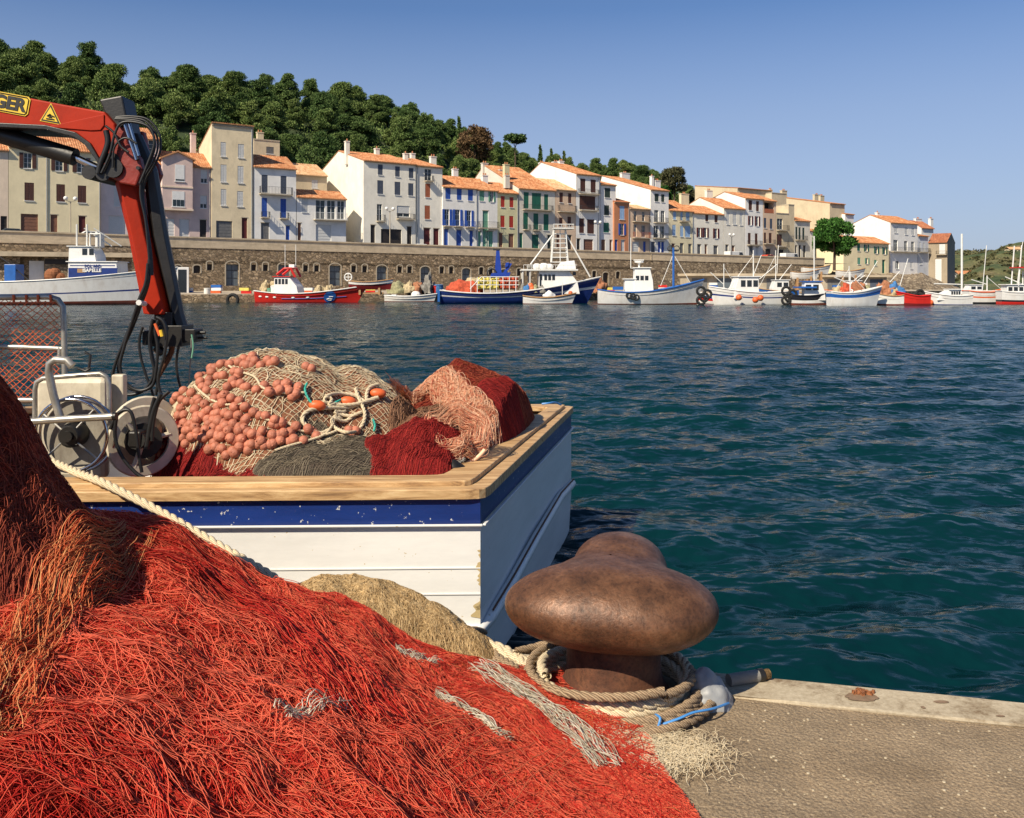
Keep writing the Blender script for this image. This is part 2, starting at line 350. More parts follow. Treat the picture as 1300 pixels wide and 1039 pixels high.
# ---------------------------------------------------------------- houses
REG = {'A': (7.42,0,160), 'B': (5.195,80,100), '1': (3.465,0,100), '2': (3.848,180,130), '3': (4.33,400,160), '4': (4.72,600,180), '5': (4.815,760,200), '6': (4.0625,980,220), 'C': (5.909,1020,230), 'u': (1,0,0)}
def px(r, x, y): k, a, b_ = REG[r]; return a + x/k, b_ + y/k
def leaf_box(mb, x0, z0, x1, z1, y0, y1):
    mb.box(x0, y0, z0, x1, y1, z1)
    n = max(3, int((z1-z0)/.22))
    for i in range(n):
        z = z0 + .06 + (z1-z0-.12)*i/n; mb.box(x0+.06, y0-.018, z, x1-.06, y0+.002, z+(z1-z0)/n*.5)
def window(root, kind, x0, z0, x1, z1, col):
    w_, h = x1-x0, z1-z0
    if kind == 'L':
        f = MB(); f.box(x0, 1.6, z0, x1, 1.7, z1); f.box(x0, .02, z0, x1, 1.6, z0+.04)
        o = f.build('loggia', 'door_dark', root); g = MB(); g.box(x0, .05, z0+.05, x1, .12, z0+.95); g.build('railing', 'shutter_rust', o); return
    if kind == 'D':
        f = MB(); f.box(x0, .14, z0, x1, .20, z1); f.box(x0+w_*.48, .125, z0, x0+w_*.52, .142, z1)
        for a in (.12, .6):
            for bx in (.08, .58): f.box(x0+w_*bx, .125, z0+h*a, x0+w_*(bx+.34), .142, z0+h*(a+.3))
        o = f.build('door', col, root); g = MB(); g.box(x0-.1, -.03, z1, x1+.1, .14, z1+.12); g.build('lintel', 'concrete', o); return
    if kind == 'R':
        f = MB(); n = max(4, int(h/.22))
        for i in range(n): f.box(x0, .14 + (.02 if i % 2 else 0), z0+h*i/n, x1, .22, z0+h*(i+1)/n)
        f.build('garage_door', col, root); return
    f = MB(); f.box(x0-.06, -.10, z0-.10, x1+.06, .02, z0-.002)
    t = .055
    f.box(x0, .14, z0, x0+t, .20, z1); f.box(x1-t, .14, z0, x1, .20, z1); f.box(x0+t, .14, z0, x1-t, .20, z0+t); f.box(x0+t, .14, z1-t, x1-t, .20, z1)
    f.box((x0+x1)/2-.035, .135, z0+t, (x0+x1)/2+.035, .195, z1-t)
    for k in (.36, .68):
        f.box(x0+t, .145, z0+h*k, (x0+x1)/2-.035, .185, z0+h*k+.03); f.box((x0+x1)/2+.035, .145, z0+h*k, x1-t, .185, z0+h*k+.03)
    o = f.build('window', 'frame_white', root)
    g = MB(); g.box(x0+.01, .168, z0+.01, x1-.01, .176, z1-.01); g.build('pane', 'pane', o)
    if kind == 'S':
        for a, b_ in ((x0+.01, (x0+x1)/2-.012), ((x0+x1)/2+.012, x1-.01)):
            g = MB(); leaf_box(g, a, z0+.01, b_, z1-.01, .04, .08); g.build('shutter', col, o)
    if kind == 'O':
        for a, b_ in ((x0-w_*.52, x0-.03), (x1+.03, x1+w_*.52)):
            g = MB(); leaf_box(g, a, z0+.01, b_, z1-.01, -.07, -.025); g.build('shutter', col, o)
    if kind == 'V':   # roller blind, two thirds down
        g = MB(); g.box(x0+.01, .08, z0+h*.33, x1-.01, .12, z1-.01)
        for i in range(8): g.box(x0+.01, .07, z0+h*(.33+.08*i), x1-.01, .082, z0+h*(.36+.08*i))
        g.build('roller_blind', col, o)
def balcony(root, x0, zs, x1, zt, col='iron', dep=.85):
    f = MB(); f.box(x0, -dep, zs-.16, x1, -.002, zs); o = f.build('balcony', 'concrete', root)
    g = MB(); t = .03
    for (a, b_) in ((x0+.04, x1-.04),):
        for z in (zs+.08, zt): g.box(a, -dep+.03, z-t, b_, -dep+.06, z)
        n = max(3, int((b_-a)/.22))
        for i in range(n+1): xx = a+(b_-a)*i/n; g.box(xx-.013, -dep+.035, zs, xx+.013, -dep+.055, zt)
    for xx in (x0+.04, x1-.07):
        for z in (zs+.08, zt): g.box(xx, -dep+.06, z-t, xx+.03, -.002, z)
        for i in range(5): yy = -dep+.1+(dep-.15)*i/5; g.box(xx, yy, zs, xx+.025, yy+.025, zt)
    g.build('railing', col, o)
def roofmesh(root, wd, prof, mt, end=.06):
    """corrugated pantile roof over profile [(y,z),...] from front eave to back"""
    mb = MB(); p = .30; n = int((wd+2*end)/p*4); xs = [-end+(wd+2*end)*i/n for i in range(n+1)]
    wav = [0, .5, 1, .5]; th = .12
    dist = [0]
    for a, b_ in zip(prof, prof[1:]): dist.append(dist[-1]+math.hypot(b_[0]-a[0], b_[1]-a[1]))
    base = 0
    for i, x in enumerate(xs):
        for (y, z) in prof: mb.v.append((x, y, z+.06+.07*wav[i % 4]))
    k = len(prof)
    for i in range(n):
        for j in range(k-1):
            mb.uv[len(mb.f)] = [(xs[i], dist[j]), (xs[i+1], dist[j]), (xs[i+1], dist[j+1]), (xs[i], dist[j+1])]
            mb.f.append((i*k+j, (i+1)*k+j, (i+1)*k+j+1, i*k+j+1)); mb.m.append(0)
    # underside and rims
    b0 = len(mb.v)
    for x in (xs[0], xs[-1]):
        for (y, z) in prof: mb.v.append((x, y, z-.06))
    for j in range(k-1): mb.f.append((b0+j, b0+k+j, b0+k+j+1, b0+j+1)); mb.m.append(1)
    for j in range(k-1):
        mb.f.append((j, j+1, b0+j+1, b0+j)); mb.m.append(0); mb.f.append((n*k+j, n*k+j+1, b0+k+j+1, b0+k+j)); mb.m.append(0)
    for e in (0, k-1):
        for i in range(n):
            a = (xs[i], prof[e][0], prof[e][1]-.06); b_ = (xs[i+1], prof[e][0], prof[e][1]-.06)
            mb.face([a, b_, mb.v[(i+1)*k+e], mb.v[i*k+e]], 0)
    return mb.build('roof', [mt, 'concrete'], root)
def wallmesh(root, wd, prof, zb, rects, mt, name='wall', y0=0, rev=.24):
    mb = MB(); ze = prof[0][1]
    rects = [(max(.12, a), max(zb+.05, b_), min(wd-.12, c_), min(ze-.08, d)) for a, b_, c_, d in rects]
    xs = sorted({0, wd, *[r[0] for r in rects], *[r[2] for r in rects]}); zs = sorted({zb, ze, *[r[1] for r in rects], *[r[3] for r in rects]})
    for a, b_ in zip(xs, xs[1:]):
        for c_, d in zip(zs, zs[1:]):
            cx, cz = (a+b_)/2, (c_+d)/2
            if any(r[0] < cx < r[2] and r[1] < cz < r[3] for r in rects): continue
            mb.face([(a, y0, c_), (b_, y0, c_), (b_, y0, d), (a, y0, d)])
    for a, b_, c_, d in rects:
        for q in ([(a,b_),(c_,b_)], [(c_,b_),(c_,d)], [(c_,d),(a,d)], [(a,d),(a,b_)]):
            (x1, z1), (x2, z2) = q; mb.face([(x1,y0,z1),(x2,y0,z2),(x2,y0+rev,z2),(x1,y0+rev,z1)])
        mb.face([(a,y0+rev,b_),(c_,y0+rev,b_),(c_,y0+rev,d),(a,y0+rev,d)])
    for x in (0, wd):
        mb.face([(x, y, z) for y, z in prof] + [(x, prof[-1][0], zb), (x, y0, zb)])
    D = prof[-1][0]; mb.face([(0,D,zb),(wd,D,zb),(wd,D,prof[-1][1]),(0,D,prof[-1][1])])
    o = mb.build(name, mt, root)
    return o
def house(label, r, x0, x1, eave, ridge, D, wall, roof='roof_tile', off=0, fr=.5, style='gable', wins=(), chim=(), pipes=(), v0=None, zb=None, trim=True, cat='house', name='town_house', th=None):
    u0, u1 = px(r, x0, 0)[0], px(r, x1, 0)[0]
    s0, Y0 = UQ(u0, off); s1, Y1 = UQ(u1, off); wd = s1-s0-.02; um = (u0+u1)/2; Ym = UQ(um, off)[1]
    zr = zroad(s0) if zb is None else zb
    ze = ZV(px(r, 0, eave)[1], Ym) - zr; sm = (s0+s1)/2
    root = empty(name, W(s0+.01, off, zr), TH, label=label, cat=cat, group='houses along the waterfront street')
    yr = D*fr; pm = W(sm, off+yr)
    zrg = CAMZ + (H0-px(r, 0, ridge)[1])/F0*pm.y - zr
    zrg = max(zrg, ze+.6)
    if style == 'gable': prof = [(0, ze), (yr, zrg), (D, ze)]
    elif style == 'mono': prof = [(0, ze), (D, zrg)]
    elif style == 'monofront': prof = [(0, ze), (D, ze-.38*D)]
    else: prof = [(0, ze), (D, ze)]
    zbm = -1.2
    def loc(xa, ya, xb, yb):
        ua, va = px(r, xa, ya); ub, vb = px(r, xb, yb)
        sa, sb = UQ(ua, off)[0], UQ(ub, off)[0]; Y = UQ((ua+ub)/2, off)[1]
        return sa-s0, ZV(max(va, vb), Y)-zr, sb-s0, ZV(min(va, vb), Y)-zr
    rects = []; todo = []
    for wn in wins:
        k = wn[0]; a, b_, c_, d = loc(*wn[1:5]); col = wn[5] if len(wn) > 5 else 'shutter_brown'
        if k == 'B': todo.append(('B', a, b_, c_, d, col)); continue
        if k in 'DR' : b_ = min(b_, .05)
        a, c_ = max(.14, a), min(wd-.14, c_); d = min(d, ze-.12)
        b_ = max(b_, .02)
        if c_-a < .35 or d-b_ < .4: continue
        rects.append((a, b_, c_, d)); todo.append((k, a, b_, c_, d, col))
    wallmesh(root, wd, prof, zbm, rects, wall, rev=1.75 if any(w_[0] == 'L' for w_ in wins) else .24)
    if style != 'flat':
        pr = [(-.38, ze-.38*abs(prof[1][1]-ze)/prof[1][0]*(1 if style != 'monofront' else -.4))] + prof[1:]
        if style == 'gable': pr[-1] = (D+.3, ze-.1)
        if style == 'monofront': pr = [(-.3, ze+.1), (D, ze-.38*D+.02)]
        rf = roofmesh(root, wd, pr, roof)
    else:
        f = MB(); f.box(-.03, -.08, ze-.02, wd+.03, D+.03, ze+.18); rf = f.build('roof', 'concrete', root)
    if trim and style != 'flat':
        f = MB(); f.box(0.01, -.16, ze-.28, wd-.01, -.003, ze-.14); f.build('cornice', 'concrete', root)
    for t in todo:
        if t[0] == 'B': balcony(root, max(.05, t[1]), t[2], min(wd-.05, t[3]), max(t[2]+.85, min(t[4], t[2]+1.1)), t[5])
        else: window(root, *t)
    for c_ in chim:
        (cx0, cy0, cx1), fq = c_[:3], (c_[3] if len(c_) > 3 else fr)
        ua, va = px(r, cx0, cy0); ub, _ = px(r, cx1, cy0); q = off+D*fq
        sa, Ya = UQ(ua, q); sb, _ = UQ(ub, q); zt = ZV(va, Ya)-zr; sa -= s0; sb = max(sb-s0, sa+.5)
        f = MB(); f.box(sa, D*fq-.35, min(ze, zt-1.2), sb, D*fq+.35, zt); f.box(sa-.07, D*fq-.42, zt, sb+.07, D*fq+.42, zt+.14)
        n = 2 if sb-sa > .9 else 1
        for i in range(n): f.lathe([(.14, zt+.12), (.11, zt+.55)], ((sa+sb)/2+(i-(n-1)/2)*.45, D*fq, 0), 8, 1)
        f.build('chimney', [wall, 'roof_tile_dark'], rf)
    for p_ in pipes:
        xx = UQ(px(r, p_, 0)[0], off)[0]-s0; xx = max(.1, min(wd-.1, xx)); f = MB(); f.tube([(xx, -.09, ze-.2), (xx, -.09, 0)], .06, 6); f.build('drainpipe', 'zinc', root)
    return root, wd, ze, zr, s0
bn, gb, gr, mi, rd, wh, lb, ru, dg, bl = 'shutter_brown','shutter_greyblue','shutter_green','shutter_mint','shutter_red','shutter_white','shutter_lightblue','shutter_rust','shutter_darkgreen','shutter_blue'
G_, B_, K_, DR = 'door_grey','door_brown','door_dark','door_darkred'
house('cream end house with tiled roof, cut by the left edge of the photo', 'A', -560, 78, 205, 90, 12, 'wall_cream_pink', wins=[('R',5,850,72,985,K_),('S',-140,540,-60,710,bn),('S',-140,270,-60,400,bn),('S',-330,540,-250,710,bn),('S',-330,270,-250,400,bn)])
house('long pale yellow house with brown shutters behind the white fishing boat', 'A', 80, 945, 215, 35, 12, 'wall_cream', wins=[('O',222,255,300,400,bn),('S',230,535,320,705,bn),('O',520,290,595,425,bn),('O',725,300,808,440,bn),('S',530,550,612,715,bn),('S',732,563,812,725,bn),('R',195,830,358,990,B_),('D',475,838,540,985,B_),('D',740,850,805,955,DR)], pipes=[437,935], chim=[(420,20,520,.5)])
house('pinkish white house with a dark dormer, half hidden behind the orange crane arm', 'B', 247, 636, 385, 318, 10, 'wall_pinkwhite', off=1.0, wins=[('S',335,690,370,840,wh),('S',575,575,607,680,wh),('R',300,905,410,1000,wh),('G',522,405,605,490,wh)])
rt, wd, ze, zr, s0 = house('pink house with a gabled bay window beside the tall beige house', '2', 85, 337, 308, 245, 9, 'wall_pink', off=.3, wins=[('V',288,330,320,395,wh),('V',285,455,318,518,wh),('R',115,568,160,628,wh),('R',183,570,232,628,wh),('D',283,575,315,628,K_)], chim=[(238,155,262,.8)], pipes=[332])
def bay():
    xa, xb = UQ(px('2',100,0)[0], -.6)[0]-s0, UQ(px('2',248,0)[0], -.6)[0]-s0; Y = UQ(px('2',170,0)[0], -.6)[1]
    z = lambda y: ZV(px('2',0,y)[1], Y)-zr
    f = MB(); f.prism([(xa, z(522)), (xb, z(522)), (xb, z(275)), ((xa+xb)/2, z(246)), (xa, z(275))], -.9, .05)
    o = f.build('bay', 'wall_pink', rt)
    f = MB(); f.box(xa-.2, -1.05, z(528), xb+.1, 0, z(520)); f.box(xa-.1, -1.0, z(418), xb+.05, 0, z(411)); f.build('bay_ledge', 'wall_cream_pink', o)
    f = MB(); f.prism([(xa-.35, z(282)), ((xa+xb)/2, z(244)), (xb+.35, z(282)), (xb+.35, z(275)), ((xa+xb)/2, z(236)), (xa-.35, z(275))], -1.25, 3); f.build('bay_roof', 'roof_tile', o)
    for (a, b_, c_, d) in ((162,305,208,385),(148,435,208,510)):
        x0 = UQ(px('2',a,0)[0], -.6)[0]-s0; x1 = UQ(px('2',c_,0)[0], -.6)[0]-s0
        f = MB(); f.box(x0, -.94, z(d), x1, -.905, z(b_)); f.box(x0-.1, -1.02, z(d)-.12, x1+.1, -.9, z(d)); w_ = f.build('bay_window', 'frame_white', o)
        g = MB(); h = (z(b_)-z(d)); n = 3 if b_ > 400 else 1
        for i in range(n): g.box(x0+.08+(x1-x0-.1)*i/n, -.955, z(d)+.06, x0+(x1-x0-.06)*(i+1)/n, -.942, z(d)+h*(.45 if b_ > 400 else .12))
        g.build('pane', 'pane', w_)
bay()
house('tall narrow beige house with white shutters and a stained plain front', '2', 341, 545, 112, 100, 16, 'wall_beige', style='monofront', wins=[('S',385,195,412,265,wh),('S',470,205,500,272,wh),('S',385,305,415,390,wh),('S',468,312,498,395,wh),('S',386,425,414,505,wh),('S',466,435,496,510,wh),('R',363,580,442,634,G_),('D',488,565,515,638,DR)], pipes=[536])
house('beige block with a small tower rising behind the narrow white house', '2', 547, 674, 188, 180, 9, 'wall_sand', off=12, style='flat', wins=[('S',608,218,645,252,G_)], chim=[(562,150,592,.2)], name='rear_house')
house('narrow white house with blue shutters beside the tall beige house', '2', 547, 754, 318, 262, 9, 'wall_white', wins=[('S',585,355,615,440,gb),('S',678,360,707,448,gb),('S',585,467,612,560,bl),('S',677,472,705,565,bl),('D',582,590,622,640,G_),('D',703,605,723,645,bl),('B',572,450,730,415,'iron'),('B',580,563,620,540,'iron'),('B',672,568,712,545,'iron')])
house('plain sand coloured wall rising behind the low white balcony house', '2', 700, 905, 352, 300, 10, 'wall_sand', off=9, roof='roof_tile_pale', name='rear_house', wins=[('S',830,380,860,420,wh)])
house('low white house with a glazed balcony beside the big white block', '2', 757, 998, 466, 432, 6, 'wall_white', wins=[('S',782,470,812,538,wh),('G',850,478,895,572,wh),('G',905,480,945,572,wh),('G',955,482,990,572,wh),('D',752,590,778,648,B_),('R',850,598,925,648,wh),('B',838,575,998,535,'frame_white')])
house('big white block with grey blue shutters and a blank left gable', '3', 266, 553, 200, 150, 19, 'wall_offwhite', fr=.55, wins=[('S',345,212,372,270,gb),('S',440,223,466,280,gb),('S',515,232,541,288,gb),('S',342,300,375,375,gb),('S',437,308,469,380,gb),('S',512,316,541,384,gb),('G',340,430,368,520,gb),('B',336,524,378,490,'iron'),('V',450,440,520,500,wh),('B',446,512,540,495,'iron'),('D',305,545,330,615,K_),('R',362,568,475,618,K_),('D',505,555,530,618,K_)], chim=[(165,88,186,.35),(328,128,350,.5),(486,155,508,.4)])
house('cream end of the white block with rust coloured shutters', '3', 556, 700, 222, 178, 19, 'wall_offwhite', fr=.55, off=.25, wins=[('G',602,237,640,305,bn),('B',600,303,642,278,'iron'),('S',605,318,633,393,ru),('S',602,438,632,513,ru),('D',597,562,632,622,DR),('D',650,565,680,598,DR)], chim=[(632,172,662,.35),(524,155,546,.6)], pipes=[562])
house('white house with bright blue shutters and three blue balconies', '3', 702, 890, 338, 275, 12, 'wall_white', wins=[('S',716,338,745,403,bl),('S',779,343,806,408,bl),('S',840,347,868,412,bl),('O',712,458,738,548,bl),('O',770,460,796,550,bl),('O',834,465,858,553,bl),('B',702,550,748,520,bl),('B',760,552,806,522,bl),('B',824,556,872,526,bl),('D',708,568,732,628,bl),('D',776,573,804,632,bl),('D',849,577,868,634,bl)], chim=[(755,240,782,.6)], pipes=[889])
house('pale grey house with mint green shutters beside the blue shuttered one', '3', 892, 1003, 352, 290, 12, 'wall_white', wins=[('S',903,353,930,413,mi),('O',962,360,980,418,mi),('D',921,467,952,560,mi),('B',893,562,1000,525,'iron'),('D',893,580,912,635,mi),('D',941,580,977,637,mi)], chim=[(916,275,945,.4)])
house('narrow yellow green house with red shutters', '4', 148, 272, 306, 245, 12, 'wall_yellowgreen', wins=[('S',168,327,192,393,rd),('S',221,333,245,395,rd),('S',166,443,192,513,rd),('S',219,446,244,516,rd),('D',156,548,180,603,B_),('D',215,553,246,608,B_)], chim=[(186,140,215,.35)], pipes=[268])
house('grey house with tall dark green shutters and wide orange roof', '4', 275, 494, 284, 150, 20, 'wall_grey', fr=.6, wins=[('S',306,303,336,400,gr),('S',355,308,410,405,gr),('S',428,316,453,410,gr),('S',303,425,332,525,gr),('S',364,430,394,528,gr),('S',425,435,455,533,gr),('D',280,548,300,610,gr),('D',355,558,396,612,gr),('D',448,560,470,612,dg),('B',298,409,470,385,'iron'),('B',300,527,336,500,'iron'),('B',360,530,398,503,'iron')], chim=[(55,132,88,.6),(158,172,185,.45),(190,205,216,.1)])
house('peach house with brown windows beside the tall white gabled house', '4', 496, 618, 288, 225, 14, 'wall_peach', wins=[('S',520,305,541,365,bn),('S',572,310,592,370,bn),('S',568,450,590,510,bn),('S',518,455,540,510,bn),('B',508,420,612,380,'iron'),('D',502,558,526,612,B_),('D',562,560,592,616,K_)], roof='roof_tile_pale')
house('tall white gabled house with dark brown windows, highest in mid street', '4', 620, 765, 198, 130, 19, 'wall_white', fr=.6, wins=[('S',645,222,676,300,bn),('S',707,228,738,306,bn),('S',640,325,735,408,bn),('S',638,460,668,548,bn),('S',686,466,728,552,bn),('R',665,585,722,625,B_),('D',622,582,644,625,K_),('B',630,314,750,290,'iron'),('B',638,412,742,385,'iron')], chim=[(400,130,425,.9),(480,125,515,.7),(516,120,542,.6)], pipes=[755])
house('grey white house with dark green windows behind the trawler bow', '4', 767, 858, 258, 225, 15, 'wall_white', off=.4, wins=[('S',791,278,825,336,dg),('S',788,382,818,442,dg),('S',784,486,818,545,gr),('R',764,587,795,630,B_),('D',820,590,835,632,B_)])
house('narrow orange house with blue shutters', '5', 95, 186, 272, 250, 8, 'wall_orange', wins=[('S',128,297,158,380,lb),('O',132,405,154,475,bl),('D',95,503,115,548,bl),('D',137,505,160,550,wh)], pipes=[183], roof='roof_tile_dark')
house('small peach house with two ornate balconies', '5', 188, 311, 314, 290, 8, 'wall_peach', wins=[('G',215,328,232,388,bn),('G',265,332,283,390,bn),('G',213,410,232,485,bn),('G',262,415,285,488,bn),('B',205,393,305,360,'iron'),('B',205,492,305,458,'shutter_rust'),('R',205,515,248,550,wh),('D',272,515,288,555,bl)], roof='roof_tile_pale')
house('tall white house with dark blue balcony doors and a long blank gable', '5', 317, 428, 200, 118, 17, 'wall_white', fr=.9, wins=[('S',342,222,367,270,dg),('S',382,226,402,273,dg),('G',340,322,366,396,gb),('G',380,326,404,398,gb),('G',336,418,365,492,gb),('G',376,420,402,494,gb),('R',310,515,345,565,gb),('D',362,517,378,567,bl),('D',383,517,400,567,bl),('B',335,398,412,370,'iron'),('B',330,494,410,465,'iron')], chim=[(135,98,185,.85),(318,118,332,.4),(340,145,372,.4)])
house('pale yellow house with light blue shutters', '5', 430, 576, 325, 262, 11, 'wall_pale_yellow', wins=[('S',455,320,474,380,lb),('S',500,328,514,385,lb),('S',533,332,556,386,lb),('S',450,412,472,478,lb),('S',498,418,518,485,lb),('S',528,420,560,487,lb),('D',445,528,465,560,B_),('D',497,525,518,572,G_),('D',548,530,567,575,G_),('B',492,390,540,372,'iron')], chim=[(498,225,545,.6)], pipes=[574])
house('long off-white house with dark red shutters', '5', 578, 762, 344, 295, 11, 'wall_offwhite', wins=[('S',652,342,670,392,bn),('S',708,345,728,398,bn),('O',607,430,624,488,DR),('O',645,430,662,490,DR),('O',708,435,726,495,DR),('D',603,532,625,575,G_),('D',648,533,663,582,B_),('D',702,540,727,585,G_)])
house('off-white house with closed white shutters under a wide tiled roof', '5', 764, 893, 312, 250, 14, 'wall_offwhite', wins=[('S',780,332,800,410,wh),('S',820,335,843,410,wh),('S',862,337,880,415,wh),('D',775,535,792,582,G_),('D',812,540,830,575,B_)], chim=[(655,205,690,.6)])
house('white narrow house with brown shutters and a small first floor balcony', '5', 896, 1004, 252, 215, 12, 'wall_white', wins=[('S',917,262,938,323,bn),('S',962,268,980,330,bn),('O',920,358,934,415,DR),('O',962,360,977,420,DR),('S',912,462,930,530,bn),('S',955,465,972,535,bn),('B',905,535,985,510,'iron'),('D',920,545,943,598,G_),('D',960,550,975,600,wh)])
house('house with an open top floor loggia over blue shutters', '5', 1006, 1084, 265, 225, 12, 'wall_peach', wins=[('L',1012,275,1072,342,bn),('S',1006,370,1026,432,gb),('S',1046,375,1063,438,gb),('S',1010,460,1024,525,bn),('S',1040,462,1058,525,bn),('B',1006,528,1068,505,'iron'),('D',1020,560,1050,605,K_)])
house('sandy house with two stacked iron balconies', '5', 1086, 1160, 345, 330, 9, 'wall_sand', style='flat', wins=[('G',1090,375,1125,440,bn),('S',1088,470,1120,540,bn),('B',1086,446,1150,415,'iron'),('B',1086,546,1150,515,'iron'),('D',1100,565,1130,610,K_)])
house('narrow sandy tower house at the street corner', '5', 1161, 1196, 292, 280, 14, 'wall_sand', style='flat')
house('grey corner house with a black balcony near the round tree', '5', 1198, 1292, 388, 365, 8, 'wall_grey', wins=[('S',1203,425,1216,500,dg),('S',1222,428,1235,503,dg),('S',1245,430,1259,505,dg),('D',1200,538,1212,610,K_),('D',1222,538,1236,610,K_),('D',1250,540,1264,610,K_),('B',1200,505,1262,480,'iron')])
house('beige house block rising behind the white and loggia houses', '5', 848, 1055, 195, 183, 14, 'wall_sand', off=14, style='mono', fr=1, name='rear_house', chim=[(1040,200,1056,.2)])
house('sandy tower block behind the two stacked balconies', '5', 1058, 1148, 222, 205, 10, 'wall_sand', off=12, style='flat', name='rear_house', chim=[(1115,205,1145,.5)])
house('large beige gabled house behind the round tree', '6', 298, 375, 158, 112, 26, 'wall_sand', off=13, fr=.95, name='rear_house', chim=[(215,112,245,.8),(245,118,265,.6)])
house('small white annexe at the right end of the beige gabled house', '6', 377, 422, 212, 200, 12, 'wall_white', off=12, name='rear_house')
house('white low house with orange roof half hidden by the round tree', '6', 190, 300, 300, 288, 8, 'wall_offwhite', off=11, name='rear_house')
# lower group beyond the tree
LZ = 4.9
house('low cream house with green shutters right of the round tree', 'C', 300, 640, 462, 415, 8, 'wall_cream', off=-6, zb=LZ, wins=[('S',403,470,425,525,gr),('O',462,477,480,528,gr),('O',538,492,556,545,gr),('O',600,497,618,550,gr),('S',405,575,428,625,mi),('O',468,578,484,622,mi),('S',530,592,550,635,mi),('D',590,592,612,660,gr)])
house('tall white house with a long balcony near the end of the street', 'C', 652, 855, 316, 262, 11, 'wall_white', off=-5, zb=LZ-1, wins=[('S',680,342,707,390,wh),('S',760,347,782,402,wh),('S',810,353,832,408,wh),('G',675,442,707,525,wh),('G',755,450,780,525,wh),('G',808,455,832,527,wh),('B',655,532,853,497,'iron'),('G',690,600,715,660,wh),('S',800,610,820,660,wh)], chim=[(545,240,562,.5)])
house('small house, bluish shade painted on, between the tall white one and the stone end house', 'C', 858, 935, 412, 392, 8, 'wall_bluish_shade', off=-5, zb=LZ-1, wins=[('S',866,460,882,530,wh),('S',896,465,912,530,wh),('S',872,570,890,625,wh),('B',858,533,932,505,'iron')])
house('red roofed tower house rising behind the tall white house', 'C', 885, 975, 352, 300, 7, 'wall_white', off=8, zb=LZ, roof='roof_tile_dark', name='rear_house', chim=[(835,285,880,.5),(945,285,965,.4)])
lh = house('last house of the row, grey stone with a dark red roof', 'C', 938, 1070, 462, 402, 9, 'wall_stone', off=-5, zb=LZ-2.4, roof='roof_tile_dark', wins=[('S',1014,480,1055,550,wh),('B',995,555,1070,530,'iron'),('R',985,585,1030,650,wh)])
lh[0].rotation_euler.z = R(-38); lh[0].scale = (.57, .9, 1)

